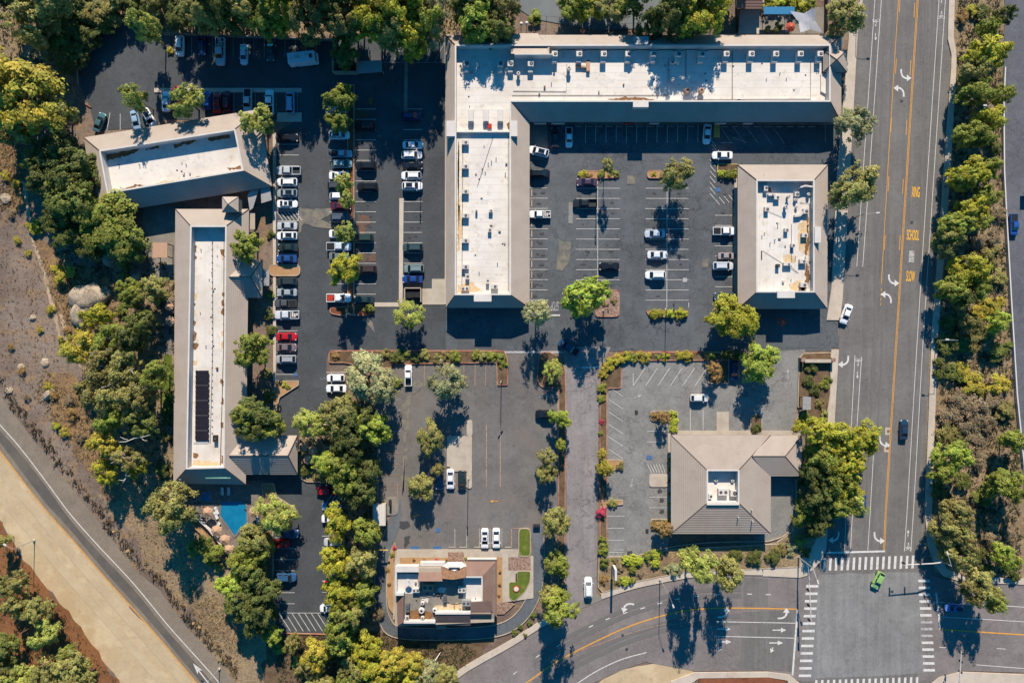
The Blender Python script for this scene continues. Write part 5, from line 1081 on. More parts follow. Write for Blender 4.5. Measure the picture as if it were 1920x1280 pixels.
V('pickup', 1902, 421, 270, BLU, 'blue pickup on the side road beyond the white wall', 'pickup truck', 'pickup_truck', r_, .88, ('tonneau',))
VR('hatch', 1311.5, 746, 0, (.62, .62, .58), 'off-white hatchback driving through the bank car park')
VR('suv', 1023, 776, 180, BLK, 'black SUV beside the light green tree of the drive planter')
VR('suv', 1376, 694, 270, NVY, 'dark blue SUV in the shade of the bright green tree at the bank')
d_ = 'cars in the restaurant car park'
V('pickup', 765.5, 704, 90, WHT, 'white pickup facing the shrub bed in the restaurant car park', 'pickup truck', 'pickup_truck', d_, .86)
V('sedan', 844.5, 898, 270, WHT, 'white sedan beside the concrete island in the restaurant car park', group=d_)
V('suv', 866, 900, 270, (.015, .03, .035), 'black SUV between the white sedan and the island tip', group=d_, sc=.95)
V('sedan', 824, 899, 270, (.04, .07, .13), 'dark blue sedan under the olive tree next to the white sedan', group=d_)
V('sedan', 909, 1009.5, 270, WHT, 'white sedan with a dark sunroof at the restaurant walk', group=d_, extras=('sunroof',))
V('sedan', 930.5, 1009, 270, WHT, 'white sedan without a sunroof at the restaurant walk', group=d_)
e_ = 'cars in the lower motel car park'
V('pickup', 615, 920, 180, RED, 'red pickup at the planter by the covered motel entrance', 'pickup truck', 'pickup_truck', e_, .9)
for args in (('sedan', 622, 949, 180, (.06, .16, .3), 'blue car under the trees below the red pickup'), ('sedan', 622, 972, 0, WHT, 'white car almost hidden under trees below the blue car'),
             ('sedan', 541, 1000, 0, (.03, .07, .17), 'dark blue sedan half under the pale tree by the pool'), ('suv', 524, 1019, 0, (.5, .012, .01), 'bright red car under the trees by the pool'),
             ('suv', 536, 1082, 0, (.03, .09, .2), 'dark blue SUV alone in the lower motel bays'), ('suv', 626, 1016, 180, (.4, .42, .45), 'silver SUV half under the belt trees'),
             ('hatch', 616, 1140, 180, WHT, 'white hatchback half under the belt trees near the striped bay'), ('hatch', 622, 1095, 180, RED, 'red car almost hidden under the belt trees')):
    V(*args, group=e_)
# motorhome
rv = thing('motorhome', 'pale blue white motorhome parked across bays under the woods', 'motorhome', (*P(569, 110, 2), ZP)); rv.rotation_euler = (0, 0, 0)
def rvb(x, y, z0, sx, sy, sz, m, nm, col=None):
    o = MB().box(x, y, z0, sx, sy, sz); o.v = [(a + rv.location.x, b_ + rv.location.y, c_ + ZP) for a, b_, c_ in o.v]; o.build(nm, M[m], rv, color=col)
rvb(-.3, 0, .5, 6.2, 2.4, 2.4, 'any', 'body', (.62, .66, .7)); rvb(2.7, 0, .5, .9, 2.2, 1.3, 'any', 'cab', (.62, .66, .7)); rvb(2.55, 0, 1.7, .7, 1.9, .5, 'glass', 'windshield')
rvb(-1.2, 0, 2.9, .9, .8, .3, 'galv', 'air_conditioner'); rvb(.8, .3, 2.9, .45, .45, .12, 'cap', 'roof_vent'); rvb(-2.6, -.3, 2.9, .45, .45, .12, 'cap', 'roof_vent'); rvb(1.9, 0, 2.9, .7, .9, .08, 'glass', 'skylight')
for x in (-2, 2):
    for y in (-1.1, 1.1): rvb(x, y, 0, .7, .25, .7, 'black', 'wheel')
rv.rotation_euler = (0, 0, math.radians(6))
# ------------------------------------------------------------------ trees and shrubs
def crown_mesh(name, seed, nlobe, npuff, nleaf, leaf, puff, hollow=.45, droop=0.0, flat=0.0):
    "leaf clumps gathered into lobes inside a unit ball; z is up"
    r = np.random.default_rng(seed)
    th = np.arange(nlobe) * 2.39996 + r.uniform(0, 6.28) + r.uniform(-.5, .5, nlobe); z = np.linspace(-.72, .82, nlobe) + r.uniform(-.1, .1, nlobe); rr = np.sqrt(np.clip(1 - z * z, 0, 1)) * r.uniform(.45, .72, nlobe)
    lob = np.stack([np.cos(th) * rr, np.sin(th) * rr, z * .74], 1); lrad = r.uniform(.3, .5, nlobe)
    li = r.integers(0, nlobe, npuff); d = r.normal(size=(npuff, 3)); d /= np.linalg.norm(d, axis=1)[:, None]; d[:, 2] = np.where(d[:, 2] < -.2, d[:, 2] * .4, d[:, 2])
    pc = lob[li] + d * (lrad[li] * r.uniform(hollow, 1.0, npuff))[:, None]
    ln = np.linalg.norm(pc, axis=1); pc *= np.where(ln > 1, 1 / ln, 1)[:, None]
    pc[:, 2] *= (1 - flat)
    pr = puff * r.uniform(.65, 1.35, npuff)
    V_, T_ = [], []
    n = npuff * nleaf; pi = np.repeat(np.arange(npuff), nleaf)
    ld = r.normal(size=(n, 3)); ld[:, 2] += .35; ld /= np.linalg.norm(ld, axis=1)[:, None]
    c = pc[pi] + ld * (pr[pi] * r.uniform(.45, 1.05, n))[:, None]; c[:, 2] -= droop * np.linalg.norm(c[:, :2], axis=1) ** 2
    nr = ld * .55 + (pc * .6)[pi] + r.normal(size=(n, 3)) * .38 + np.array([0, 0, .5]); nr /= np.linalg.norm(nr, axis=1)[:, None]
    t = np.cross(nr, r.normal(size=(n, 3))); t /= np.linalg.norm(t, axis=1)[:, None]; b = np.cross(nr, t)
    sz = leaf * r.uniform(.55, 1.4, n); a = sz[:, None] * t; b = (sz * r.uniform(.35, .75, n))[:, None] * b
    q = np.stack([c - a - b, c + a - b, c + a * .8 + b, c - a * .8 + b], 1).reshape(-1, 3)
    br = r.uniform(.68, 1.25, npuff); ye = r.uniform(-.1, .12, npuff)
    tint = np.stack([br * (1 + ye), br, br * (1 - .5 * np.abs(ye)), np.ones(npuff)], 1)[pi]; tint[:, :3] *= r.uniform(.8, 1.2, n)[:, None]
    me = bpy.data.meshes.new(name); me.vertices.add(4 * n); me.loops.add(4 * n); me.polygons.add(n)
    me.vertices.foreach_set('co', q.astype(np.float32).ravel()); me.loops.foreach_set('vertex_index', np.arange(4 * n, dtype=np.int32))
    me.polygons.foreach_set('loop_start', np.arange(0, 4 * n, 4, dtype=np.int32)); me.update(calc_edges=True)
    at = me.attributes.new('tint', 'FLOAT_COLOR', 'POINT'); at.data.foreach_set('color', np.repeat(tint, 4, 0).astype(np.float32).ravel())
    me.materials.append(M['leaf']); return me, lob
CROWN = {}
for k, cfg, nv in (('round', dict(nlobe=12, npuff=150, nleaf=64, leaf=.036, puff=.15, hollow=.4), 6), ('gum', dict(nlobe=11, npuff=150, nleaf=56, leaf=.033, puff=.14, hollow=.25, droop=.12), 6),
                   ('airy', dict(nlobe=14, npuff=170, nleaf=46, leaf=.030, puff=.13, hollow=.2, droop=.2), 4), ('pine', dict(nlobe=11, npuff=130, nleaf=64, leaf=.036, puff=.14), 4),
                   ('shrub', dict(nlobe=6, npuff=36, nleaf=40, leaf=.085, puff=.27), 5), ('dry', dict(nlobe=8, npuff=60, nleaf=30, leaf=.055, puff=.24, hollow=.2), 4), ('hedge', dict(nlobe=10, npuff=70, nleaf=40, leaf=.06, puff=.2, hollow=.7), 3)):
    CROWN[k] = [crown_mesh(k + '_crown', 17 * i + len(k) * 101, **cfg) for i in range(nv)]
def trunk_mesh(seed, lob, bare=0):
    r = random.Random(seed); mb = MB()
    mb.tube([(0, 0, 0), (r.uniform(-.03, .03), r.uniform(-.03, .03), .3), (0, 0, .62)], .05, 7, .03)
    for i, l in enumerate(lob[:7 if not bare else 9]):
        z0 = r.uniform(.3, .6); k = 1.0 if not bare else 1.25
        mb.tube([(0, 0, z0), (l[0] * .45 * k + r.uniform(-.05, .05), l[1] * .45 * k, z0 + .12), (l[0] * .95 * k, l[1] * .95 * k, min(.98, .64 + l[2] * .34))], .026, 5, .008)
    me = mb.build('trunk', M['bark']); d = me.data; bpy.data.objects.remove(me); return d
TRUNK = {k: [trunk_mesh(i + 5, lob, k == 'gum') for i, (m_, lob) in enumerate(v)] for k, v in CROWN.items()}
rt = random.Random(77)
GREY_BARK, BROWN_BARK, PALE_BARK = (.2, .17, .14), (.10, .07, .05), (.42, .37, .31)
def plant(name, label, cat, kind, x, y, rpx, h, col, group=None, cf=None, stretch=1.12, bark=None, rot=None, aspect=1.0, base=0):
    """x, y, rpx: crown as it shows in the photo; h: height in metres; cf: part of the height taken by the crown"""
    cf = cf or {'round': .84, 'pine': .86, 'gum': .74, 'airy': .74}.get(kind, .98); ch = h * cf; hc = h - ch / 2; X, Y = P(x, y, hc); R = rpx * S * (H - hc) / H * stretch
    if cat == 'tree' and aspect == 1.0: aspect = rt.uniform(.86, 1.17)
    t = thing(name, label, cat, (X, Y, base), group); i = rt.randrange(len(CROWN[kind])); a = rt.uniform(0, 6.28) if rot is None else rot
    c = bpy.data.objects.new('crown' if cat == 'tree' else 'foliage', CROWN[kind][i][0]); COL.objects.link(c); c.parent = t
    c.location = (0, 0, hc); c.scale = (R * aspect, R / aspect, ch / 2 * 1.05); c.rotation_euler = (0, 0, a); j = rt.uniform(.88, 1.12); c.color = (col[0] * j, col[1] * j, col[2] * j, 1)
    if cat == 'tree':
        b = bpy.data.objects.new('trunk', TRUNK[kind][i]); COL.objects.link(b); b.parent = t; b.scale = (R * (1.0 if h > 6 else .8), R, h * .97); b.rotation_euler = (0, 0, a)
        b.color = (*(bark or rt.choice([GREY_BARK, BROWN_BARK])), 1)
    return t
F = {'olive': (.21, .195, .06), 'yellow green': (.265, .25, .028), 'bright green': (.225, .265, .042), 'dark green': (.088, .098, .026), 'green': (.175, .19, .034),
     'golden': (.275, .23, .034), 'brown green': (.18, .155, .05), 'brown': (.20, .15, .09), 'deep green': (.115, .13, .030), 'grey green': (.25, .245, .12), 'light green': (.25, .265, .062), 'lime': (.31, .34, .04), 'red': (.55, .05, .09), 'rusty': (.25, .16, .06)}
for k_ in F: F[k_] = tuple(min(.62, v * 1.58) for v in F[k_])
KN = {'round': 'round tree', 'gum': 'eucalyptus', 'airy': 'feathery tree', 'pine': 'pine tree'}
NM = {'round': 'broadleaf_tree', 'gum': 'eucalyptus_tree', 'airy': 'feathery_tree', 'pine': 'pine_tree'}
def zone(where, frm, lx, ly, rows, group, hk=lambda x: 1.0, rk=1.0):
    "label: colour, kind, which wood, and its place in the order outward from a landmark"
    rows = sorted(rows, key=lambda q: (q[0] - lx) ** 2 + (q[1] - ly) ** 2)
    for i, q in enumerate(rows):
        x, y, r, h, k, c = q[:6]
        plant(NM[k], f"{c} {KN[k]} in the {where}, {ORD[i]} from the {frm}", 'tree', k, x, y, r * rk, h * hk(x), F[c], group, **(q[6] if len(q) > 6 else {}))
G, R_, A, N_ = 'gum', 'round', 'airy', 'pine'
zone('top woodland', 'motorhome', 569, 110, [
 (20, -25, 45, 12, R_, 'dark green'), (85, -10, 48, 13, R_, 'olive'), (60, 50, 38, 12, N_, 'olive'), (128, 22, 45, 13, R_, 'dark green'), (105, 75, 38, 11, R_, 'deep green'), (150, 70, 36, 11, R_, 'dark green'), (140, 110, 30, 10, R_, 'dark green'),
 (180, 15, 40, 12, R_, 'brown green'), (215, -20, 42, 13, R_, 'olive'), (192, 40, 26, 10, R_, 'deep green'), (55, 185, 72, 13, R_, 'golden'), (15, 150, 45, 11, R_, 'golden'), (100, 215, 34, 9, R_, 'olive'), (25, 235, 40, 9, R_, 'olive'),
 (250, -12, 30, 13, R_, 'deep green'), (303, 2, 24, 12, R_, 'olive'), (315, -30, 40, 14, R_, 'dark green'), (345, 22, 36, 13, R_, 'dark green'), (385, 25, 32, 12, R_, 'olive'), (375, -30, 45, 14, R_, 'brown green'), (425, 18, 36, 13, R_, 'dark green'), (430, -40, 45, 14, R_, 'olive'),
 (465, 22, 32, 12, R_, 'olive'), (490, -25, 42, 14, R_, 'deep green'), (500, 35, 34, 13, R_, 'green'), (535, 25, 32, 13, R_, 'yellow green'), (550, -30, 44, 15, R_, 'dark green'), (582, 30, 38, 13, R_, 'brown green'), (610, -20, 42, 15, R_, 'dark green'), (628, 28, 28, 12, R_, 'dark green'),
 (655, 45, 34, 12, R_, 'brown green'), (665, -5, 38, 14, R_, 'olive'), (700, 48, 36, 14, R_, 'yellow green'), (705, 5, 40, 15, R_, 'golden'), (732, 62, 34, 13, R_, 'olive'), (750, 25, 44, 15, R_, 'yellow green'), (770, 75, 30, 12, R_, 'yellow green'), (762, -25, 42, 15, R_, 'golden'), (800, 42, 30, 12, R_, 'green'), (818, 15, 32, 10, A, 'grey green'), (808, 70, 24, 9, A, 'grey green'),
 (880, 15, 34, 14, R_, 'dark green'), (893, 45, 38, 15, R_, 'bright green'), (930, 55, 34, 14, R_, 'deep green'), (945, 15, 34, 14, R_, 'brown green'), (905, -25, 45, 16, R_, 'olive')], 'trees of the top woodland', lambda x: (.46 if x < 325 else .6) if 100 < x < 350 else .85 if x > 860 else 1.28)
plant('broadleaf_tree', 'round dark green tree over the trash enclosure below the woods', 'tree', 'round', 647, 97, 28, 8, F['deep green'])
zone('grove above the plaza', 'shade sail', 1500, 40, [
 (1070, 5, 30, 11, R_, 'green'), (1105, 10, 34, 12, R_, 'yellow green'), (1145, 5, 34, 12, R_, 'olive'), (1165, 15, 25, 11, G, 'green'), (1200, -15, 35, 13, R_, 'deep green'), (1255, 35, 34, 13, R_, 'dark green'), (1275, 0, 34, 14, R_, 'dark green'), (1300, 42, 38, 13, R_, 'yellow green'), (1330, 22, 34, 13, R_, 'yellow green'), (1315, -15, 38, 15, R_, 'olive'), (1225, 45, 26, 10, R_, 'dark green'),
 (1380, -35, 30, 10, R_, 'green')], 'trees of the grove above the plaza', lambda x: .62 if x < 1190 else 1.1)
# street and plaza trees, one by one
for x, y, r, h, k, c, lab, kw in (
 (1585, 32, 38, 11, G, 'olive', 'olive street tree by the shade sail and the main road', {}),
 (1602, 231, 37, 10, G, 'grey green', 'loose grey green street tree at the end of the plaza front', dict(bark=PALE_BARK)),
 (1604, 350, 43, 13, G, 'olive', 'wide olive street tree beside the detached shops', dict(bark=PALE_BARK)),
 (1093, 556, 40, 12, R_, 'bright green', 'bright green round tree over the cobbled plaza island', {}),
 (1006, 585, 28, 11, A, 'grey green', 'grey green tree at the bottom corner of the plaza arm', {}),
 (767, 590, 31, 7, A, 'light green', 'light green tree below the open trash enclosure', {}),
 (1271, 326, 31, 12, G, 'olive', 'olive tree in the small planter of the plaza bays', {}),
 (1140, 310, 14, 9, A, 'olive', 'thin small-crowned tree in the shrub planter of the plaza', dict(cf=.4)),
 (1377, 594, 45, 9, R_, 'yellow green', 'big olive yellow tree at the corner of the detached shops', {}),
 (1425, 681, 37, 9, R_, 'bright green', 'bright green tree over the bank lane', {}),
 (1340, 692, 16, 6, A, 'rusty', 'small rusty brown tree in the bank planter', {}),
 (1308, 1058, 32, 18, N_, 'light green', 'light green tree on the street bank with the long shadow, taller of a pair', {}),
 (1365, 1074, 30, 14, G, 'olive', 'olive loose tree on the street bank beside the light green one', {}),
 (1245, 783, 14, 5, A, 'rusty', 'tiny rusty tree in the L-shaped bank planter', {}),
 (1245, 990, 18, 5, R_, 'rusty', 'low rusty crowned tree at the bank wall planter', {}),
 (1134, 878, 17, 6, A, 'golden', 'sparse golden tree by the tan bank planter', {}),
 (1128, 850, 10, 5, A, 'golden', 'small golden tree just above the sparse golden tree', {}),
 (838, 715, 36, 10, G, 'grey green', 'grey green eucalyptus over the restaurant bays', dict(bark=PALE_BARK)),
 (808, 820, 28, 7, R_, 'olive', 'olive tree above the concrete restaurant island', {}),
 (789, 914, 26, 7, R_, 'olive', 'olive tree below the concrete restaurant island', {}),
 (821, 880, 13, 6, A, 'brown green', 'brown green tree leaning over the dark blue sedan', {}),
 (1036, 695, 20, 5, A, 'light green', 'pale tree in the head of the drive planter', {}),
 (1050, 783, 19, 6, R_, 'bright green', 'small bright green tree beside the black SUV', {}),
 (1026, 855, 17, 6, A, 'olive', 'olive small tree halfway along the drive planter', {}),
 (1024, 885, 19, 6, R_, 'olive', 'denser olive small tree just below the halfway tree', {}),
 (1052, 833, 11, 5, R_, 'green', 'small green tree squeezed against the drive kerb', {}),
 (1042, 978, 29, 10, G, 'olive', 'olive tree with reddish twigs beside the drive-through exit', {}),
 (1043, 1058, 24, 9, R_, 'green', 'green tree over the tan board by the drive-through lane', {}),
 (1045, 1138, 32, 17, N_, 'green', 'tall green tree by the street with a very long shadow', {}),
 (1030, 1115, 20, 10, A, 'olive', 'thin olive tree leaning beside the tall green street tree', {}),
 (640, 186, 28, 9, R_, 'green', 'topmost slender tree of the red soil strip', dict(cf=.8)), (634, 226, 22, 8, R_, 'green', 'second slender tree of the red soil strip', dict(cf=.75)),
 (645, 343, 18, 9, R_, 'light green', 'small tree over the dark grey SUV in the red soil strip', dict(cf=.55)), (651, 373, 17, 9, R_, 'light green', 'small tree over the white hatchback in the red soil strip', dict(cf=.55)),
 (645, 437, 20, 9, R_, 'light green', 'tree over the white car below the dusty crossing', dict(cf=.55)), (646, 503, 30, 11, R_, 'yellow green', 'largest tree of the red soil strip', dict(cf=.55)),
 (272, 55, 24, 16, N_, 'light green', 'tall leaning pine by the white car at the rounded car park end', dict(cf=.85, bark=BROWN_BARK)), (255, 185, 21, 13, N_, 'light green', 'leaning pine above the white slanted SUV', dict(cf=.85)),
 (350, 190, 31, 10, N_, 'light green', 'broad pine over the red and white cars behind the motel block', dict(cf=.75)), (483, 230, 29, 11, N_, 'light green', 'pine at the corner of the angled motel block', dict(cf=.8)),
 (462, 462, 30, 11, N_, 'green', 'pine leaning over the first cross gable of the motel wing', dict(cf=.75)), (474, 655, 35, 12, N_, 'green', 'round-topped pine beside the bright red sedan', dict(cf=.7)),
 (482, 785, 42, 11, R_, 'dark green', 'dark tree in front of the covered motel entrance', {}), (465, 775, 26, 11, R_, 'green', 'green tree against the motel wing above the entrance', {}), (500, 795, 25, 10, R_, 'green', 'paler tree on the drive side of the dark entrance tree', {}),
 (320, 953, 42, 14, R_, 'olive', 'olive round tree beside the pool umbrellas', {})):
    plant(NM[k], lab, 'tree', k, x, y, r, h, F[c], None, **kw)
zone('belt by the restaurant', 'shed', 711, 965, [
 (690, 708, 54, 12, A, 'grey green'), (725, 735, 24, 10, A, 'grey green'), (638, 773, 38, 11, R_, 'olive'), (576, 795, 31, 9, A, 'light green'), (603, 800, 20, 8, R_, 'light green'), (700, 800, 30, 10, R_, 'bright green'), (670, 790, 32, 11, R_, 'dark green'),  (655, 835, 34, 11, R_, 'dark green'),
 (612, 868, 26, 8, R_, 'bright green'), (640, 880, 34, 11, R_, 'green'), (655, 905, 28, 10, R_, 'green'), (690, 880, 26, 10, R_, 'dark green'), (680, 925, 30, 10, R_, 'dark green'), (634, 978, 31, 10, R_, 'yellow green'), (689, 995, 29, 10, R_, 'green'), 
 (630, 1050, 32, 10, R_, 'yellow green'), (680, 1055, 30, 10, R_, 'olive'), (635, 1108, 30, 10, R_, 'yellow green'), (680, 1112, 28, 10, R_, 'green'), (640, 1165, 34, 11, R_, 'green'), (665, 1145, 24, 10, R_, 'olive'), (640, 1200, 26, 10, R_, 'green')], 'trees of the belt beside the restaurant', rk=.94)
zone('wood below the restaurant', 'leaning pole', 820, 1225, [
 (595, 1225, 28, 8, R_, 'golden'), (580, 1250, 24, 7, R_, 'brown green'), (685, 1215, 30, 8, R_, 'yellow green'), (665, 1250, 26, 8, R_, 'olive'), (700, 1258, 30, 9, R_, 'yellow green'), (735, 1248, 30, 9, R_, 'golden'), (720, 1285, 30, 9, R_, 'yellow green'), (775, 1245, 26, 8, R_, 'golden'), (765, 1280, 28, 8, R_, 'yellow green'), (798, 1262, 24, 8, R_, 'grey green'), (835, 1270, 26, 8, R_, 'olive'), (648, 1285, 26, 8, R_, 'green'), (600, 1285, 25, 8, R_, 'olive'), (510, 1190, 17, 6, R_, 'bright green'), (548, 1205, 16, 6, R_, 'brown green')], 'trees below the restaurant')
zone('pool-side thicket', 'pool', 440, 970, [
 (515, 962, 38, 10, A, 'light green'), (536, 984, 12, 7, A, 'olive'), (480, 1008, 29, 10, R_, 'olive'), (462, 1040, 32, 10, R_, 'green'), (484, 1034, 22, 9, R_, 'green'), (440, 1095, 30, 9, R_, 'bright green'), (470, 1080, 34, 10, R_, 'deep green'), (490, 1115, 34, 10, R_, 'dark green'), (455, 1130, 34, 10, R_, 'dark green'), (485, 1155, 30, 10, R_, 'dark green'), (400, 1035, 20, 4, R_, 'green'), (380, 1020, 18, 4, R_, 'deep green')], 'trees of the pool-side thicket')
zone('oak slope', 'gazebo', 300, 470, [
 (105, 285, 38, 10, R_, 'dark green'), (135, 320, 40, 11, R_, 'dark green'), (95, 340, 36, 10, R_, 'dark green'), (125, 375, 38, 11, R_, 'deep green'), (155, 385, 32, 11, R_, 'deep green'), (110, 405, 30, 9, R_, 'dark green'), (160, 340, 28, 10, R_, 'deep green'), (130, 440, 32, 8, R_, 'deep green'), (215, 425, 62, 9, R_, 'green'), (185, 405, 34, 9, R_, 'green'), (235, 460, 34, 8, R_, 'deep green'), (75, 300, 26, 9, R_, 'deep green'), (165, 465, 26, 6, R_, 'dark green')], 'oaks on the slope')
zone('eucalyptus hillside', 'pale boulders', 165, 575, [
 (246, 545, 26, 8, R_, 'green'), (285, 542, 32, 8, R_, 'olive'), (250, 560, 20, 8, R_, 'deep green'), (185, 592, 28, 8, R_, 'yellow green'), (205, 635, 38, 10, G, 'green'), (240, 640, 36, 11, R_, 'dark green'), (260, 610, 30, 10, R_, 'deep green'), (150, 650, 42, 11, G, 'golden'), (195, 690, 40, 12, G, 'brown green'), (235, 690, 38, 12, G, 'olive'), (290, 705, 32, 11, G, 'green'), 
 (170, 735, 34, 11, G, 'brown green'), (215, 745, 38, 12, G, 'olive'), (255, 750, 38, 12, G, 'brown green'), (208, 788, 30, 10, G, 'bright green'), (260, 795, 34, 11, G, 'deep green'), (195, 832, 32, 10, G, 'golden'), (240, 860, 30, 10, G, 'brown green'), (195, 885, 28, 9, G, 'yellow green'), (258, 878, 22, 8, G, 'yellow green'), ], 'eucalyptus trees on the hillside', rk=.88)
for o in [o for o in COL.objects if o.name.startswith('trunk') and o.parent and 'eucalyptus hillside' in o.parent.get('label', '')]: o.color = (*PALE_BARK, 1)
zone('orange dirt wood', 'sand lot lamp', 62, 1010, [
 (0, 1015, 14, 7, G, 'olive'), (20, 1095, 28, 9, G, 'olive'), (30, 1135, 22, 9, R_, 'olive'), (70, 1140, 24, 9, R_, 'olive'), (85, 1190, 27, 9, G, 'light green'), (5, 1215, 32, 9, R_, 'deep green'), (125, 1223, 15, 7, A, 'green'), (130, 1250, 29, 9, R_, 'olive'), (85, 1258, 29, 9, G, 'olive'), (40, 1275, 30, 9, R_, 'light green'), (-5, 1260, 30, 9, G, 'olive'), (150, 1275, 22, 9, R_, 'olive'), (110, 1290, 25, 9, R_, 'olive')], 'trees on the orange dirt')
zone('slope between the roads', 'blue pickup', 1902, 421, [
 (1850, 105, 38, 11, R_, 'yellow green'), (1825, 135, 30, 10, R_, 'olive'), (1830, 175, 34, 10, R_, 'green'), (1875, 180, 22, 9, R_, 'green'), (1850, 55, 22, 8, R_, 'green'), (1880, 30, 20, 8, R_, 'dark green'), (1855, 225, 30, 10, R_, 'yellow green'), (1815, 250, 30, 10, R_, 'green'), (1840, 260, 23, 10, R_, 'green'), (1820, 325, 38, 10, R_, 'yellow green'), (1800, 340, 22, 10, R_, 'green'), (1850, 320, 24, 9, R_, 'green'), (1845, 370, 24, 9, R_, 'green'),
 (1815, 400, 34, 10, R_, 'yellow green'), (1785, 425, 34, 10, R_, 'green'), (1778, 455, 28, 9, R_, 'olive'), (1830, 415, 22, 9, R_, 'green'), (1815, 510, 36, 10, R_, 'yellow green'), (1785, 540, 30, 9, R_, 'green'), (1830, 545, 24, 9, R_, 'green'), (1800, 560, 24, 9, R_, 'dark green'), (1873, 605, 23, 7, R_, 'bright green'), (1820, 610, 20, 7, R_, 'brown green'),
 (1785, 860, 34, 9, R_, 'bright green'), (1765, 885, 22, 8, R_, 'green'), (1905, 825, 27, 9, R_, 'green'), (1880, 905, 32, 9, R_, 'green'), (1905, 920, 22, 9, R_, 'green'), (1790, 960, 34, 10, R_, 'brown green'), (1780, 1000, 32, 10, R_, 'olive'), (1805, 1010, 26, 10, R_, 'brown green'), (1795, 1040, 30, 10, R_, 'olive'), (1882, 1043, 27, 8, R_, 'bright green'), (1840, 1095, 36, 11, G, 'olive'), (1820, 1110, 26, 11, G, 'brown green'), (1860, 1125, 26, 11, G, 'green')], 'trees on the slope between the roads', rk=.88)
zone('clump beside the bank', 'kiosk canopy', 1513, 755, [
 (1535, 812, 30, 11, R_, 'yellow green'), (1575, 820, 36, 12, R_, 'yellow green'), (1618, 822, 30, 11, R_, 'yellow green'), (1545, 855, 32, 11, R_, 'green'), (1580, 862, 34, 12, R_, 'yellow green'), (1530, 890, 28, 10, R_, 'dark green'), (1565, 905, 32, 11, R_, 'green'), (1590, 915, 26, 10, R_, 'yellow green'), (1535, 940, 30, 10, R_, 'dark green'), (1575, 945, 28, 10, R_, 'green'), (1600, 940, 24, 10, A, 'light green'), (1510, 965, 22, 6, R_, 'green'), (1535, 985, 22, 8, R_, 'dark green')], 'trees between the bank and the main road')
# shrubs
def shrubs(where, frm, lx, ly, rows, group, cat='shrub'):
    rows = sorted(rows, key=lambda q: (q[0] - lx) ** 2 + (q[1] - ly) ** 2)
    for i, q in enumerate(rows):
        x, y, r, c = q[:4]; k = q[4] if len(q) > 4 else 'shrub'; h = q[5] if len(q) > 5 else max(.7, r * S * .9)
        plant({'shrub': 'shrub', 'dry': 'dry_bush', 'hedge': 'clipped_bush'}[k], f"{c} {'dry bush' if k == 'dry' else 'clipped bush' if k == 'hedge' else 'shrub'} {where}, {ORD[i]} from the {frm}", cat, k, x, y, r, h, F[c], group, cf=.98, **(q[6] if len(q) > 6 else {}))
shrubs('in the bed along the plaza drive', 'tip lamp', 945, 715, [(760, 664, 9, 'green'), (722, 664, 10, 'brown green'), (745, 668, 13, 'dark green'), (798, 665, 11, 'olive'), (780, 672, 9, 'dark green'), (820, 672, 9, 'olive'), (835, 666, 8, 'brown green'), (855, 668, 12, 'green'), (893, 665, 9, 'green'), (906, 668, 10, 'olive'), (922, 667, 10, 'green'), (938, 670, 10, 'green'), (944, 684, 8, 'green'), (745, 715, 10, 'green'), (736, 722, 9, 'olive'), (630, 667, 8, 'rusty')], 'shrubs along the plaza drive')
shrubs('in the bank boundary bed', 'red flowering bush', 1127, 962, [(1132, 700, 9, 'golden'), (1137, 689, 10, 'golden'), (1147, 681, 11, 'yellow green'), (1160, 674, 11, 'golden'), (1175, 668, 10, 'yellow green'), (1188, 668, 10, 'green'), (1205, 668, 11, 'golden'), (1213, 669, 9, 'golden'), (1233, 669, 6, 'green'), (1248, 670, 8, 'yellow green'), (1275, 667, 9, 'yellow green'), (1290, 667, 11, 'golden'), (1325, 668, 7, 'rusty'), (1335, 667, 8, 'green'), (1360, 666, 10, 'dark green'), (1380, 668, 10, 'dark green'), (1129, 727, 9, 'green'), (1127, 748, 8, 'green'), (1128, 790, 5, 'red'), (1126, 812, 5, 'green'), (1148, 942, 9, 'olive'), (1163, 873, 8, 'brown green')], 'shrubs in the bank boundary bed')
plant('flowering_bush', 'vivid red flowering bush at the tip of the bank bed', 'bush', 'shrub', 1127, 960, 10, 1.4, F['red'])
shrubs('on the planted street corner', 'pole sign', 1149, 1072, [(1131, 1030, 11, 'green', 'hedge', 1.4), (1133, 1055, 9, 'deep green', 'hedge', 1.4), (1130, 1012, 7, 'green', 'hedge', 1.2), (1175, 1050, 9, 'lime', 'hedge', 1.5), (1187, 1051, 11, 'lime', 'hedge', 1.5), (1199, 1051, 8, 'lime', 'hedge', 1.5), (1186, 1067, 8, 'green', 'hedge', 1.4), (1172, 1088, 9, 'lime', 'hedge', 1.3), (1185, 1088, 6, 'green', 'hedge', 1.2), (1217, 1042, 10, 'green', 'hedge', 1.5), (1228, 1039, 10, 'lime', 'hedge', 1.5), (1229, 1055, 9, 'lime', 'hedge', 1.5), (1131, 1085, 9, 'rusty'), (1152, 1050, 6, 'brown green'), (1162, 1068, 8, 'brown'), (1158, 1088, 8, 'brown green'), (1265, 1066, 13, 'grey green'), (1250, 1066, 8, 'grey green'), (1200, 1075, 8, 'brown')], 'shrubs on the planted street corner')
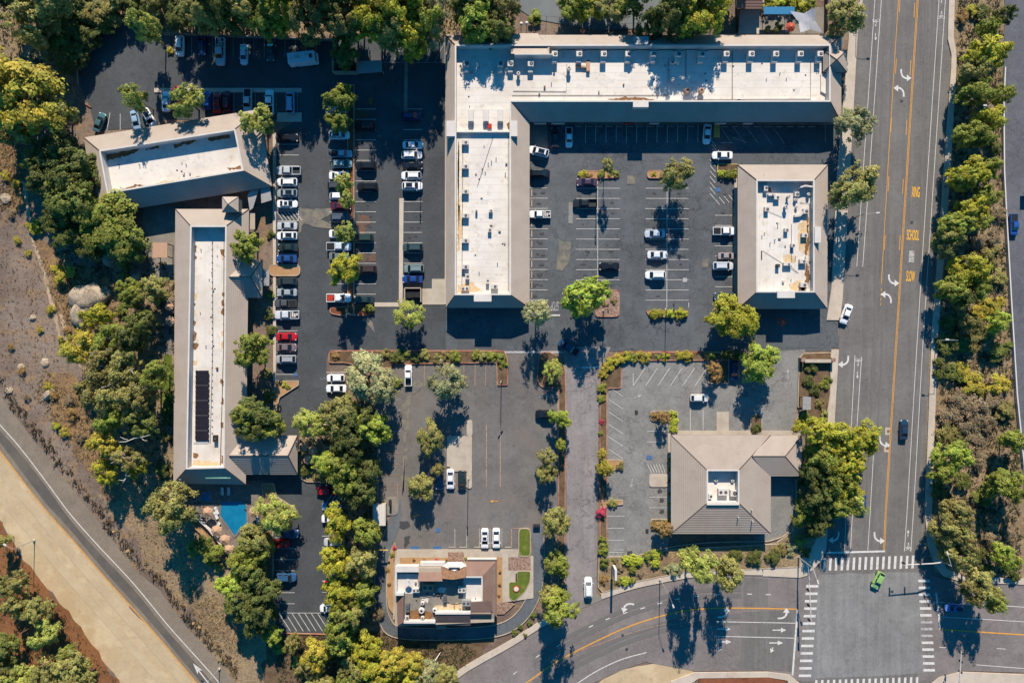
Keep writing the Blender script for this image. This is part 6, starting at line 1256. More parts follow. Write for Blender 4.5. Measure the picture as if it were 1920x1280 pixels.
shrubs('in the plaza planters', 'cobbled plaza island', 1138, 570, [(1093, 327, 8, 'yellow green', 'hedge'), (1105, 328, 6, 'rusty'), (1127, 325, 8, 'green'), (1147, 325, 8, 'olive'), (1155, 326, 7, 'green'), (1226, 327, 5, 'yellow green', 'hedge'), (1134, 570, 5, 'brown green'), (1150, 565, 6, 'brown green'), (1226, 588, 9, 'yellow green', 'hedge', 1.4), (1238, 588, 7, 'yellow green', 'hedge', 1.4), (1257, 588, 9, 'lime', 'hedge', 1.4), (1275, 588, 10, 'yellow green', 'hedge', 1.4), (1284, 588, 6, 'lime', 'hedge', 1.4), (1352, 325, 7, 'lime', 'hedge', 1.2), (1364, 327, 8, 'green', 'hedge', 1.3), (1376, 326, 8, 'green', 'hedge', 1.3), (693, 577, 8, 'green', 'hedge', 1.6), (683, 580, 5, 'brown green')], 'shrubs in the plaza planters')
shrubs('round the bank', 'kiosk canopy', 1513, 755, [(1233, 780, 9, 'rusty'), (1225, 779, 6, 'rusty'), (1262, 776, 7, 'lime', 'hedge', 1), (1263, 790, 8, 'lime', 'hedge', 1), (1262, 803, 8, 'lime', 'hedge', 1), (1417, 803, 9, 'dark green', 'hedge', 1.2), (1228, 985, 8, 'rusty'), (1345, 712, 9, 'rusty'), (1500, 790, 8, 'yellow green', 'hedge'), (1492, 802, 7, 'yellow green', 'hedge'), (1508, 778, 8, 'green'), (1522, 785, 7, 'green'), (1535, 755, 9, 'brown green'), (1545, 722, 10, 'green'), (1552, 712, 8, 'deep green'), (1520, 690, 12, 'dark green'), (1515, 712, 11, 'dark green'), (1528, 730, 11, 'dark green'), (1545, 775, 8, 'olive'), (1500, 1015, 12, 'green'), (1485, 1030, 12, 'grey green'), (1465, 1030, 11, 'brown green'), (1510, 1035, 10, 'dark green'), (1500, 940, 8, 'yellow green'), (1505, 905, 8, 'dark green'), (1520, 1000, 12, 'dark green'), (1450, 1045, 14, 'dark green'), (1415, 1045, 14, 'dark green'), (1380, 1040, 14, 'dark green'), (1290, 1045, 13, 'dark green'), (1257, 960, 4, 'green', 'hedge', 1.2), (1257, 975, 4, 'green', 'hedge', 1.2), (1257, 945, 4, 'green', 'hedge', 1.2), (1256, 880, 4, 'deep green', 'hedge', 1.2), (1256, 862, 4, 'deep green', 'hedge', 1.2), (1256, 900, 4, 'deep green', 'hedge', 1.2), (1256, 925, 4, 'deep green', 'hedge', 1.2)], 'shrubs round the bank')
shrubs('on the brush slope', 'blue pickup', 1902, 421, [(1835, 455, 14, 'brown', 'dry'), (1860, 445, 16, 'brown', 'dry'), (1860, 480, 18, 'brown green'), (1870, 520, 16, 'olive'), (1850, 480, 10, 'golden'), (1835, 585, 16, 'golden'), (1865, 570, 18, 'golden'), (1830, 640, 18, 'brown green'), (1795, 600, 16, 'brown green'), (1800, 645, 20, 'dark green'), (1770, 645, 20, 'dark green'), (1765, 690, 18, 'dark green'), (1790, 700, 18, 'deep green'), (1805, 690, 15, 'golden'), (1825, 722, 22, 'golden'), (1810, 705, 14, 'golden'), (1870, 720, 20, 'golden'), (1870, 660, 18, 'deep green'), (1890, 650, 10, 'deep green'), (1850, 650, 15, 'brown', 'dry'),
 (1800, 755, 24, 'brown', 'dry'), (1830, 765, 26, 'brown', 'dry'), (1780, 780, 22, 'brown', 'dry'), (1810, 790, 24, 'brown', 'dry'), (1775, 810, 22, 'brown green', 'dry'), (1860, 750, 20, 'brown', 'dry'), (1885, 770, 18, 'brown green'), (1850, 790, 18, 'brown', 'dry'), (1825, 830, 22, 'brown', 'dry'), (1800, 830, 18, 'olive', 'dry'), (1835, 860, 18, 'brown', 'dry'), (1805, 900, 16, 'dark green'), (1845, 930, 20, 'deep green'), (1760, 920, 16, 'dark green'), (1860, 1010, 16, 'brown', 'dry'), (1895, 1005, 12, 'brown', 'dry'), (1830, 1040, 18, 'dark green'), (1900, 1070, 18, 'dark green'), (1850, 1070, 16, 'dark green'), (1805, 30, 14, 'rusty', 'dry'), (1820, 20, 12, 'golden'), (1840, 20, 15, 'dark green'), (1805, 180, 12, 'rusty', 'dry'), (1830, 215, 13, 'rusty', 'dry'), (1865, 275, 12, 'dark green'), (1780, 605, 14, 'dark green'), (1875, 400, 14, 'brown', 'dry'), (1845, 570, 14, 'olive'), (1855, 625, 14, 'olive'), (1800, 740, 16, 'brown', 'dry')], 'shrubs on the brush slope')
shrubs('on the dry hillside', 'pale boulders', 165, 575, [(118, 512, 20, 'golden'), (63, 425, 14, 'yellow green'), (32, 450, 8, 'golden', 'dry'), (52, 475, 7, 'golden', 'dry'), (105, 798, 8, 'yellow green'), (90, 725, 10, 'golden', 'dry'), (100, 740, 10, 'rusty', 'dry'), (130, 750, 12, 'brown', 'dry'), (135, 775, 12, 'rusty', 'dry'), (120, 810, 10, 'golden', 'dry'), (150, 820, 10, 'brown', 'dry'), (40, 695, 8, 'rusty', 'dry'), (20, 650, 7, 'rusty', 'dry'), (95, 580, 9, 'golden', 'dry'), (10, 330, 10, 'golden', 'dry'), (30, 345, 9, 'golden', 'dry'), (20, 400, 9, 'brown', 'dry'), (75, 618, 6, 'golden'), (185, 620, 9, 'brown green'), (230, 580, 12, 'deep green'), (300, 560, 10, 'green'), (310, 820, 10, 'brown green'), (230, 520, 9, 'brown green'), (235, 500, 11, 'deep green'), (305, 880, 14, 'dark green'), (50, 745, 7, 'brown', 'dry'), (125, 620, 8, 'rusty', 'dry')], 'shrubs on the dry hillside')
shrubs('on the banks', 'pool', 440, 970, [(365, 1030, 14, 'green'), (358, 1030, 8, 'golden'), (395, 1050, 12, 'green'), (410, 1065, 10, 'olive'), (540, 725, 5, 'green'), (533, 720, 6, 'yellow green'), (503, 700, 9, 'brown green'), (505, 740, 11, 'dark green'), (508, 440, 8, 'dark green'), (507, 555, 8, 'green'), (505, 590, 10, 'dark green'), (508, 620, 10, 'dark green'), (575, 880, 12, 'dark green'), (600, 895, 12, 'brown green'), (560, 850, 6, 'dark green'), (729, 816, 7, 'green'), (690, 945, 12, 'brown', 'dry'), (710, 1150, 12, 'brown', 'dry'), (560, 1240, 12, 'green'), (525, 1215, 12, 'green'), (635, 1230, 16, 'dark green'), (655, 1225, 14, 'dark green'), (320, 95, 7, 'golden'), (1003, 32, 14, 'green'), (965, 1185, 6, 'deep green'), (975, 1175, 5, 'deep green'), (993, 1168, 5, 'deep green'), (1000, 1152, 6, 'deep green'), (985, 1190, 4, 'deep green'), (695, 190, 6, 'rusty')], 'shrubs round the pool and belt')
shrubs('in the patio hedge', 'shade sail', 1500, 40, [(1440, 5, 14, 'yellow green', 'hedge', 2.2), (1460, 3, 15, 'lime', 'hedge', 2.2), (1480, 5, 14, 'yellow green', 'hedge', 2.2), (1500, 8, 15, 'yellow green', 'hedge', 2.2), (1518, 5, 13, 'green', 'hedge', 2.2), (1458, 52, 9, 'deep green', 'shrub', 1.6), (1440, 55, 6, 'green', 'shrub', 1.2)], 'hedge bushes above the patio')
shrubs('in the restaurant beds', 'restaurant sign pole', 722, 1030, [(776, 1048, 3, 'rusty'), (796, 1049, 3, 'rusty'), (820, 1050, 4, 'red'), (838, 1049, 3, 'rusty'), (873, 1047, 3, 'green'), (938, 1072, 3, 'rusty'), (937, 1095, 3, 'rusty'), (936, 1115, 3, 'rusty'), (740, 1026, 4, 'red'), (735, 1040, 5, 'green'), (728, 1068, 5, 'rusty'), (730, 1095, 4, 'rusty')], 'shrubs in the restaurant beds')
# ground cover that nobody could count
def scatter(name, polys, n, col_choices, smin, smax, seed, avoid=(), hmax=.35):
    "tufts of short upright and splayed blades"
    r = random.Random(seed); V_, F_, T_ = [], [], []; k = 0
    pp = [PP(q) for q in polys]; av = [PP(q) for q in avoid]; bb = [(min(x for x, y in q), max(x for x, y in q), min(y for x, y in q), max(y for x, y in q)) for q in pp]
    wts = [abs(area(q)) for q in pp]
    while k < n:
        i = r.choices(range(len(pp)), wts)[0]; x, y = r.uniform(*bb[i][:2]), r.uniform(*bb[i][2:])
        if not inside(x, y, pp[i]) or any(inside(x, y, q) for q in av): k += .2; continue
        k += 1; c = r.choice(col_choices); s_ = r.uniform(smin, smax)
        for _ in range(6):
            a = r.uniform(0, 6.28); ox, oy = r.gauss(0, s_ * .4), r.gauss(0, s_ * .4); dx, dy = math.cos(a) * s_ * .5, math.sin(a) * s_ * .5; h = r.uniform(.25, 1) * min(hmax, s_)
            b = len(V_); w = s_ * .22; V_ += [(x + ox - dy * .4, y + oy + dx * .4, .03), (x + ox + dy * .4, y + oy - dx * .4, .03), (x + ox + dx + dy * .2, y + oy + dy - dx * .2, .03 + h), (x + ox + dx - dy * .2, y + oy + dy + dx * .2, .03 + h)]
            F_.append((b, b + 1, b + 2, b + 3)); j = r.uniform(.7, 1.3); T_ += [(c[0] * j, c[1] * j, c[2] * j, 1)] * 4
    me = bpy.data.meshes.new(name); me.from_pydata(V_, [], F_); at = me.attributes.new('tint', 'FLOAT_COLOR', 'POINT'); at.data.foreach_set('color', np.array(T_, np.float32).ravel())
    me.materials.append(M['leaf']); o = bpy.data.objects.new(name, me); COL.objects.link(o); o.color = (1, 1, 1, 1); o['kind'] = 'stuff'; return o
DRY = [(.26, .19, .10), (.20, .14, .08), (.30, .22, .12), (.14, .10, .07), (.10, .085, .045)]
hill = [(-60, 230), (60, 225), (60, 440), (120, 640), (130, 700), (330, 900), (340, 1000), (470, 1180), (440, 1270), (405, 1228), (350, 1172), (300, 1100), (252, 1064), (172, 957), (100, 866), (37, 786), (0, 735), (-60, 660)]
scatter('dry_grass', [hill], 3200, DRY, .08, .32, 5)
scatter('dry_grass', [[(-60, 225), (60, 225), (45, 330), (40, 380), (-60, 420)], [(60, 450), (100, 500), (200, 520), (160, 640), (125, 640), (100, 560)], [(85, 690), (200, 800), (220, 900), (140, 860), (60, 740)], [(350, 1080), (470, 1190), (440, 1270), (360, 1150)]], 4200, [(.34, .24, .11), (.28, .19, .09), (.22, .14, .07), (.36, .28, .15)], .12, .45, 15)
verge = [(-40, 690), (0, 733), (37, 784), (69, 824), (100, 863), (140, 915), (172, 953), (220, 1014), (252, 1058), (300, 1098), (352, 1168), (407, 1226), (440, 1270)]
scatter('verge_shade_scrub', [[p for p in verge] + [(x + 14, y - 8) for x, y in verge][::-1]], 1500, [(.07, .055, .035), (.10, .075, .045), (.055, .05, .03), (.16, .11, .06)], .3, .8, 25, hmax=.9)  # low scrub in dark browns that stand in for the verge's ragged shadow line
scatter('undergrowth', [[(120, 240), (330, 520), (326, 900), (400, 960), (340, 980), (250, 900), (130, 640), (70, 300)], [(560, 800), (705, 700), (706, 930), (700, 1180), (622, 1180), (622, 1000), (650, 900)], [(1795, 0), (1878, 0), (1876, 320), (1900, 700), (1910, 880), (1915, 1075), (1765, 1060), (1760, 640), (1785, 320)], [(0, -40), (955, -40), (955, 62), (600, 66), (312, 58), (228, 38), (155, 75), (130, 170), (0, 230)], [(520, 1190), (700, 1185), (860, 1195), (900, 1215), (840, 1280), (520, 1280)]], 9000, [(.07, .08, .03), (.08, .08, .03), (.11, .08, .04), (.16, .12, .05), (.06, .045, .025)], .25, .8, 6)
scatter('leaf_litter', [[(-60, 985), (25, 1030), (110, 1135), (220, 1280), (-60, 1280)]], 1500, [(.22, .12, .05), (.16, .09, .04), (.10, .10, .04)], .15, .4, 8)
scatter('weeds', [[(1138, 1045), (1250, 1035), (1320, 1022), (1430, 1022), (1430, 1055), (1200, 1080), (1135, 1100)], [(1497, 880), (1545, 870), (1535, 1010), (1500, 1040), (1470, 1040), (1490, 1000)]], 1400, [(.05, .07, .025), (.1, .08, .035), (.14, .10, .05)], .15, .5, 9)
# dead pale trees standing among the gums
def snag(x0, y0, x1, y1, h, label):
    "bare dead tree: its pale boughs show between these two photo pixels at height h"
    rr_ = random.Random(x0 * 7 + y0); a, b = Vector((*P(x0, y0, h - .8), h - .8)), Vector((*P(x1, y1, h), h)); n = (b - a).cross(Vector((0, 0, 1))).normalized(); foot = a.lerp(b, .35)
    t = thing('dead_tree', label, 'dead tree', (foot.x, foot.y, 0), 'dead pale trees'); m_ = a.lerp(b, .45)
    MB().tube([(foot.x, foot.y, 0), (foot.x + rr_.uniform(-.2, .2), foot.y + rr_.uniform(-.2, .2), h * .5), tuple(m_ - Vector((0, 0, .6)))], .2, 7, .11).build('trunk', M['bark'], t, color=(.5, .45, .38))
    for k, (p0, p1) in enumerate(((m_, b), (m_, a), (m_.lerp(b, .4), m_.lerp(b, .75) + n * 1.1), (m_.lerp(a, .4), m_.lerp(a, .8) - n * 1.0))):
        MB().tube([p0 - Vector((0, 0, .6 if k < 2 else .3)), p0.lerp(p1, .5) + n * rr_.uniform(-.35, .35), p1], .12 if k < 2 else .07, 6, .04).build('bough', M['bark'], t, color=(.62, .57, .5))
for a in ((145, 665, 182, 660, 8.5, 'dead pale tree beside the golden eucalyptus on the hillside'), (184, 730, 216, 716, 9.5, 'dead tree with a pale bough across the brown green eucalyptus'), (240, 738, 256, 718, 9.5, 'small dead pale tree in the middle of the eucalyptus stand'), (262, 733, 272, 720, 9, 'hooked dead pale tree nearest the lawn by the motel wing'),
          (222, 828, 282, 815, 9.5, 'dead tree with the longest straight pale bough near the motel wing'), (208, 868, 234, 850, 9, 'crooked dead pale tree low on the eucalyptus hillside'), (230, 905, 237, 885, 8, 'forked dead pale tree lowest on the eucalyptus hillside'), (225, 700, 252, 690, 10, 'dead pale tree in the upper eucalyptus stand'),
          (611, 819, 625, 814, 3.5, 'white dead sapling on the little lawn by the covered entrance'), (608, 842, 624, 836, 3.5, 'second white dead sapling, just below the first by the covered entrance')): snag(*a)
# ------------------------------------------------------------------ small things
def rock(x, y, r, label, col=None, h=.5, aspect=1.0, rot=0, seed=0, name='boulder'):
    rr_ = np.random.default_rng(seed); import bmesh
    bm = bmesh.new(); bmesh.ops.create_icosphere(bm, subdivisions=3 if r > 1.5 else 2, radius=1)
    ph = rr_.uniform(0, 6.28, 9); dr = rr_.normal(size=(9, 3))
    for v in bm.verts:
        d = sum(math.sin(3.2 * v.co.dot(Vector(dr[i])) + ph[i]) for i in range(9)) * .045; v.co *= 1 + d; v.co.x *= r * aspect; v.co.y *= r / aspect; v.co.z *= r * h; v.co.z = max(v.co.z, -.1)
    me = bpy.data.meshes.new(name); bm.to_mesh(me); bm.free(); me.materials.append(M['rock'] if col is None else M[col]); me.polygons.foreach_set('use_smooth', [r > 1.5] * len(me.polygons))
    o = bpy.data.objects.new(name, me); COL.objects.link(o); o.location = (*P(x, y), 0); o.rotation_euler = (0, 0, rot); tag(o, label, 'rock', 'rocks and boulders'); return o
rock(172, 556, 4.2, 'largest pale grey boulder on the dry hillside', h=.5, aspect=1.25, rot=.2, seed=1); rock(152, 590, 2.9, 'second pale boulder, just below the largest on the hillside', h=.6, aspect=.85, seed=2); rock(160, 573, 2.4, 'pale boulder wedged between the two largest hillside boulders', h=.6, seed=3)
rock(93, 738, 1.4, 'angular pale rock standing among golden bushes on the hillside', h=.9, aspect=1.3, rot=.9, seed=4); rock(40, 688, .9, 'pale rock on the bare upper hillside', h=.7, seed=5); rock(18, 732, .9, 'pale rock at the edge of the old road', h=.6, seed=6); rock(12, 372, 1.3, 'pale rock close to the start of the dirt trail', h=.5, seed=7); rock(62, 596, .8, 'small pale rock by the dirt trail', h=.6, seed=8); rock(85, 680, 1.1, 'pale flat rock under the golden eucalyptus', h=.4, seed=9)
rock(240, 1033, .5, 'orange rock at the old road verge below the motel wing', col='tanbed', h=.7, seed=10); rock(212, 997, .35, 'small orange rock alone on the old road verge', col='tanbed', h=.7, seed=11); rock(363, 1168, .4, 'orange rock on the verge, upper of the pair farther down', col='tanbed', h=.8, seed=12); rock(375, 1175, .45, 'orange rock on the verge, lower of the pair farther down', col='tanbed', h=.8, seed=13)
rock(611, 803, 1.2, 'pale boulder by the feathery tree next to the covered entrance', h=.7, seed=14); rock(205, 485, 1.8, 'shaded grey boulder under the big green oak', h=.6, seed=15); rock(255, 520, 1.2, 'grey rock in the motel garden near the gazebo', h=.6, seed=16)
for i, (x, y) in enumerate(((1838, 635), (1835, 700), (1802, 690), (1845, 780))): rock(x, y, .55, f'small pale stone on the brush slope, {ORD[i]} from the side road pickup', h=.6, seed=20 + i)
# lamps and signals
def lamp_post(x, y, h, arm, label, name='street_lamp', double=False, arm_m=2.2):
    "x, y: foot of the pole; arm: direction in degrees"
    X, Y = P(x, y); t = thing(name, label, 'street lamp', (X, Y, 0), 'lamp posts'); MB().cone(X, Y, 0, .5, .28, .28, 10).build('base', M['walk'], t); MB().cone(X, Y, .5, h, .1, .06, 8).build('pole', M['metal'], t)
    for k in ((0, 180) if double else (0,)):
        a = math.radians(arm + k); ex, ey = X + math.cos(a) * arm_m, Y + math.sin(a) * arm_m
        MB().tube([(X, Y, h - .15), (X + math.cos(a) * arm_m * .5, Y + math.sin(a) * arm_m * .5, h + .08), (ex, ey, h + .1)], .045, 6).build('arm', M['metal'], t); MB().box(ex, ey, h + .02, .75, .32, .16, a).build('lamp_head', M['cap' if arm_m > 1.5 else 'darkmetal'], t)
    return t
lamp_post(1237, 1085, 9, -70, 'street lamp with an arm over the cross street by the bank corner', arm_m=3); lamp_post(1585, 414, 8.5, 5, 'street lamp reaching over the main road beside the detached shops', arm_m=3); lamp_post(1812, 222, 8.5, 178, 'street lamp among the trees of the slope between the roads', arm_m=1.6)
lamp_post(1605, 8, 8.5, 4, 'street lamp by the olive street tree near the shade sail', arm_m=3); lamp_post(65, 1012, 7, 150, 'lone street lamp on the bare sand lot', arm_m=2.0); lamp_post(412, 1252, 7, 150, 'street lamp at the verge of the old road', arm_m=1.0); lamp_post(1752, 638, 8.5, 175, 'street lamp at the foot of the brush slope with its arm over the main road', arm_m=2.5)
for x, y, ar, lb in ((1118, 352, 90, 'slim car park lamp at the shrub planter of the plaza'), (1131, 582, 90, 'slim car park lamp on the cobbled plaza island'), (1248, 580, 90, 'slim car park lamp behind the long hedge planter'), (940, 716, 60, 'slim car park lamp on the tip of the bed along the drive'), (878, 896, 90, 'slim car park lamp on the concrete restaurant island'), (790, 312, 90, 'slim car park lamp in the bays by the plaza service drive'), (665, 590, 90, 'slim car park lamp at the end of the red soil strip')):
    lamp_post(x, y, 8, ar, lb, 'car_park_lamp', True, .6)
lamp_post(486, 948, 6, 150, 'curved lamp post beside the pool deck', 'garden_lamp', arm_m=1.0)
def utility_pole(x, y, h, label, arm=30):
    X, Y = P(x, y); t = thing('utility_pole', label, 'pole', (X, Y, 0), 'wooden utility poles'); MB().cone(X, Y, 0, h, .16, .11, 8).build('post', M['rustbrown'], t); MB().box(X, Y, h - .8, 2.4, .12, .14, math.radians(arm)).build('crossarm', M['rustbrown'], t)
utility_pole(126, 1215, 9, 'wooden utility pole with a crossarm in the orange dirt', 20); utility_pole(84, 1160, 8, 'wooden utility pole among the olive trees on the orange dirt', 60)
def signal(x, y, h, segs, lum, label, heads):
    X, Y = P(x, y); t = thing('traffic_signal', label, 'traffic signal', (X, Y, 0), 'traffic signals of the junction'); MB().cone(X, Y, 0, h + 2.2, .16, .1, 10).build('pole', M['metal'], t)
    a, ln = math.radians(segs[0]), segs[1]; ex, ey = X + math.cos(a) * ln, Y + math.sin(a) * ln; MB().tube([(X, Y, h - .6), (X + math.cos(a) * ln * .3, Y + math.sin(a) * ln * .3, h), (ex, ey, h + .25)], .17, 8, .1).build('mast_arm', M['galv'], t)
    la = math.radians(lum); MB().tube([(X, Y, h + 2.1), (X + math.cos(la) * 3, Y + math.sin(la) * 3, h + 2.5)], .06, 6).build('lamp_arm', M['cap'], t); MB().box(X + math.cos(la) * 3.2, Y + math.sin(la) * 3.2, h + 2.42, .8, .34, .16, la).build('lamp_head', M['cap'], t)
    for f in heads:
        px, py = X + math.cos(a) * ln * f, Y + math.sin(a) * ln * f; hd = MB().box(px + math.sin(a) * .25, py - math.cos(a) * .25, h - .75, .34, .3, 1.1, a).build('signal_head', M['black'], t)
        for k, m_ in enumerate(('darkmetal', 'yelkerb', 'taillight')): MB().cone(px + math.sin(a) * .45, py - math.cos(a) * .45, h - .68 + .34 * k, h - .48 + .34 * k, .1, .1, 8).build('signal_lens', M[m_], hd)
signal(1496, 1043, 5.8, (-88, 12.8), -72, 'white signal mast reaching over the crosswalk beside the bank corner', (.45, .72, .98)); signal(1743, 1040, 5.8, (182, 9.6), 110, 'signal mast on the brush slope corner with its arm over the striped crosswalk', (.6, .97)); signal(1768, 1275, 5.8, (88, 9.5), 60, 'signal mast at the bottom corner beyond the last crosswalk bars', (.5, .75, .95))
# signs
def sign_post(x, y, w, d, z0, z1, label, m='cap', name='pole_sign'):
    X, Y = P(x, y); t = thing(name, label, 'sign', (X, Y, 0)); MB().cone(X, Y, 0, z0 + .3, .12, .12, 8).build('post', M['darkmetal'], t); MB().box(X, Y, z0, w, d, z1 - z0).build('sign_panel', M[m], t)
sign_post(1147, 1060, .5, 2.4, 3.0, 6.5, 'slim white pole sign on the planted corner by the drive'); sign_post(1021, 1060, .4, 2.6, 1.2, 3.2, 'tan sign board under the green tree by the drive-through lane', 'canvas'); sign_post(722, 1024, 2.6, .2, 2.6, 2.9, 'yellow height bar sign over the drive-through lane entry', 'yelkerb', 'height_bar')
sign_post(1006, 983, 1.6, .5, .3, 1.2, 'dark menu board at the drive-through lane exit', 'darkmetal', 'menu_board'); sign_post(733, 940, .5, 1.4, .6, 1.6, 'dark board on the rounded concrete island by the shed', 'darkmetal', 'menu_board')
t = thing('monument_sign', 'low tan stone sign wall at the bank entry from the main road', 'sign', (*P(1530, 672), 0)); MB().box(*P(1530, 676), 0, 6.2, .6, 1.5).build('sign_wall', M['canvas'], t); MB().box(*P(1530, 676), 1.5, 6.5, .8, .15).build('coping', M['concrete'], t)
for x in (1500, 1556): MB().box(*P(x, 674), 0, .9, .9, 1.9).build('pier', M['cobble'], t)
t = thing('leaning_pole', 'white-topped leaning pole among the trees below the restaurant', 'pole', (*P(826, 1222), 0)); MB().tube([(*P(826, 1222), 0), (*P(808, 1242), 3.0)], .1, 7).build('pole_shaft', M['cap'], t)
t = thing('water_meter', 'small red-rimmed round marker on the restaurant lawn', 'marker', (*P(968, 1102), 0)); cx, cy = P(968, 1102); MB().cone(cx, cy, .1, .5, .75, .75, 16).build('rim', M['redcloth'], t); MB().cone(cx, cy, .5, .54, .55, .55, 16).build('lid', M['cap'], t)
t = thing('table_pad', 'small concrete pad with a bench on the restaurant lawn', 'pad', (*P(964, 1080), 0)); MB().box(*P(964, 1079), 0, 1.6, 2.0, .16).build('slab', M['concrete'], t); MB().box(*P(968, 1080), .16, .3, 1.6, .4).build('bench_seat', M['darkmetal'], t)
for i, (x, y) in enumerate(((987, 54), (977, 55))): 
    t = thing('globe_lamp', f'white globe lamp post behind the plaza roof, {"closer to" if i == 0 else "farther from"} the court', 'lamp', (*P(x, y), 0)); X, Y = P(x, y); MB().cone(X, Y, 0, 2.4, .06, .06, 6).build('post', M['darkmetal'], t); import bmesh; bm = bmesh.new(); bmesh.ops.create_icosphere(bm, subdivisions=2, radius=.42); me = bpy.data.meshes.new('globe'); bm.to_mesh(me); bm.free(); me.materials.append(M['cap']); o = bpy.data.objects.new('globe', me); COL.objects.link(o); o.parent = t; o.location = (0, 0, 2.7)
bl = thing('court_fence', 'tall post fence along the near edge of the sports court', 'fence', (*P(1000, 40), 0))
for k in range(11):
    x = 1000 + 24 * k; y = 40 + 20 * k / 10 if k < 5 else 58 - (k - 5) * 1.2; MB().cone(*P(x, y), 0, 3.0, .05, .05, 6).build('post', M['darkmetal'], bl)
    if k < 10: MB().tube([(*P(x, y), 2.95), (*P(x + 24, (40 + 20 * (k + 1) / 10) if k + 1 < 5 else 58 - (k - 4) * 1.2), 2.95)], .03, 4).build('rail', M['darkmetal'], bl)
# wheel stops
def stop(x, y, vert, label, group):
    X, Y = P(x, y); tag(MB().box(X, Y, .02, .18 if vert else 1.6, 1.6 if vert else .18, .13).build('wheel_stop', M['concrete']), label, 'wheel stop', group)
for k in range(12): stop(997, 362 + 19.05 * k, True, f'concrete wheel stop against the plaza arm, {ORD[k]} down from the paved corner', 'wheel stops of the plaza arm')
for k in range(8): stop(1375, 394 + 19.1 * k, True, f'concrete wheel stop at the detached shops, {ORD[k]} down from the yellow kerb hedge', 'wheel stops of the detached shops')
for k in range(12): stop(1085 + 19.15 * k, 237.5, False, f'concrete wheel stop in the shade of the plaza front, {ORD[k]} from the corner paving', 'wheel stops of the plaza front')
for k in range(9): stop(1358 + 20.5 * k, 238, False, f'concrete wheel stop in the shade by the slanted bays, {ORD[k]} from the yellow ramp', 'wheel stops of the slanted bays')
for k, x in enumerate((848, 868, 895, 953)): stop(x, 1025, False, f'concrete wheel stop at the restaurant walk, {ORD[k]} from the blue bays', 'wheel stops of the restaurant')
# rooftop plant
def aircon(x, y, z, label, group, w=1.25, d=1.1, h=1.0, duct=True, m='galv', fans=1, k=None):
    X, Y = P(x, y, z + h); t = thing('air_conditioner', label, 'air conditioner', (X, Y, z), group); MB().box(X, Y, z + .12, w, d, h).build('cabinet', M[m], t); MB().box(X, Y, z, w * .9, d * .9, .12).build('curb', M['darkmetal'], t)
    r = min(w / fans, d) * .32
    for f in range(fans):
        fx = X + (f - (fans - 1) / 2) * w / fans + (w * .12 if fans == 1 else 0); MB().cone(fx, Y - .05, z + .12 + h, z + .16 + h, r, r, 12).build('fan_grille', M['darkmetal'], t); MB().cone(fx, Y - .05, z + .16 + h, z + .19 + h, r * .35, r * .35, 8).build('fan_hub', M['metal'], t)
    if duct: MB().box(X - .05, Y - d * .5 - .55, z, w * .85, 1.0, h * .7).build('supply_duct', M['cap'], t)
    return t
row = [1040, 1086, 1132, 1178, 1225, 1272, 1316, 1362, 1409, 1455, 1501, 1538][::-1]
for i, x in enumerate(row): aircon(x, 101, zr, f'rooftop air conditioner along the plaza parapet, {ORD[i]} in the row from the road end', 'air conditioners along the plaza parapet', 1.3, 1.15, 1.75, m='cap')
for i, x in enumerate((995, 957, 938, 874)): aircon(x, 119, zr, f'rooftop air conditioner on the plaza corner roof, {ORD[i]} beyond the raised roof piece', 'air conditioners on the plaza corner', 1.3, 1.3, 1.5)
for i, y in enumerate((267, 312, 359, 404, 451, 500)): aircon(872, y, zr, f'rooftop air conditioner along the service side of the plaza arm, {ORD[i]} below the roof step', 'air conditioners on the plaza arm', 1.6, 1.0, 1.0, duct=False)
for lb, x, y, w, d, f in (('low air conditioner at the end of the plaza arm beside the flue', 927, 537, 1.6, 1.0, 1), ('narrow unit in the end cluster of the plaza arm', 914, 526, .7, 1.4, 1), ('small square unit in the middle of the plaza arm roof', 918, 431, .8, .9, 1), ('box unit topmost in the end cluster of the plaza arm', 876, 518, .9, 1.3, 1), ('wide unit lowest in the end cluster of the plaza arm', 872, 541, 1.8, .9, 2), ('little tan hatch nearer the middle of the plaza arm', 920, 395, .9, .7, 1), ('littlest hatch beside the tan one on the plaza arm', 893, 395, .5, .5, 1)): aircon(x, y, zr, lb, None, w, d, .8, False, 'galv', f)
for lb, x, y, w, d, m_, f in (('tall box air conditioner in the top corner of the detached shops roof', 1436, 352, .9, 1.4, 'galv', 1), ('pale square unit beside a white tray on the detached shops roof', 1457, 370, 1.3, .9, 'cap', 1), ('box unit alone near the top of the detached shops roof', 1438, 392, 1.0, 1.0, 'galv', 1), ('air conditioner with an elbow duct on the detached shops roof', 1511, 396, 1.2, 1.1, 'galv', 1), ('air conditioner beside a small white hatch on the detached shops roof', 1509, 441, 1.4, .9, 'galv', 1), ('square box unit in the middle of the detached shops roof', 1487, 460, .8, .8, 'galv', 1), ('air conditioner third down the road side of the detached shops roof', 1506, 490, 1.6, .9, 'galv', 1), ('air conditioner lowest on the road side of the detached shops roof', 1507, 534, 1.6, 1.0, 'galv', 1), ('double low unit on tan stains of the detached shops roof', 1477, 495, 1.9, .7, 'cap', 1), ('small dark unit beside the double low one on the detached shops roof', 1459, 498, .8, .7, 'darkmetal', 1), ('cluster unit in the middle of the detached shops roof', 1475, 431, .9, .8, 'galv', 1), ('white tray unit near the top of the detached shops roof', 1447, 365, 1.6, .5, 'cap', 1), ('squat unit near the long curved duct of the detached shops', 1494, 364, 1.0, 1.0, 'galv', 1)): aircon(x, y, zs, lb, None, w, d, .8, False, m_, f)
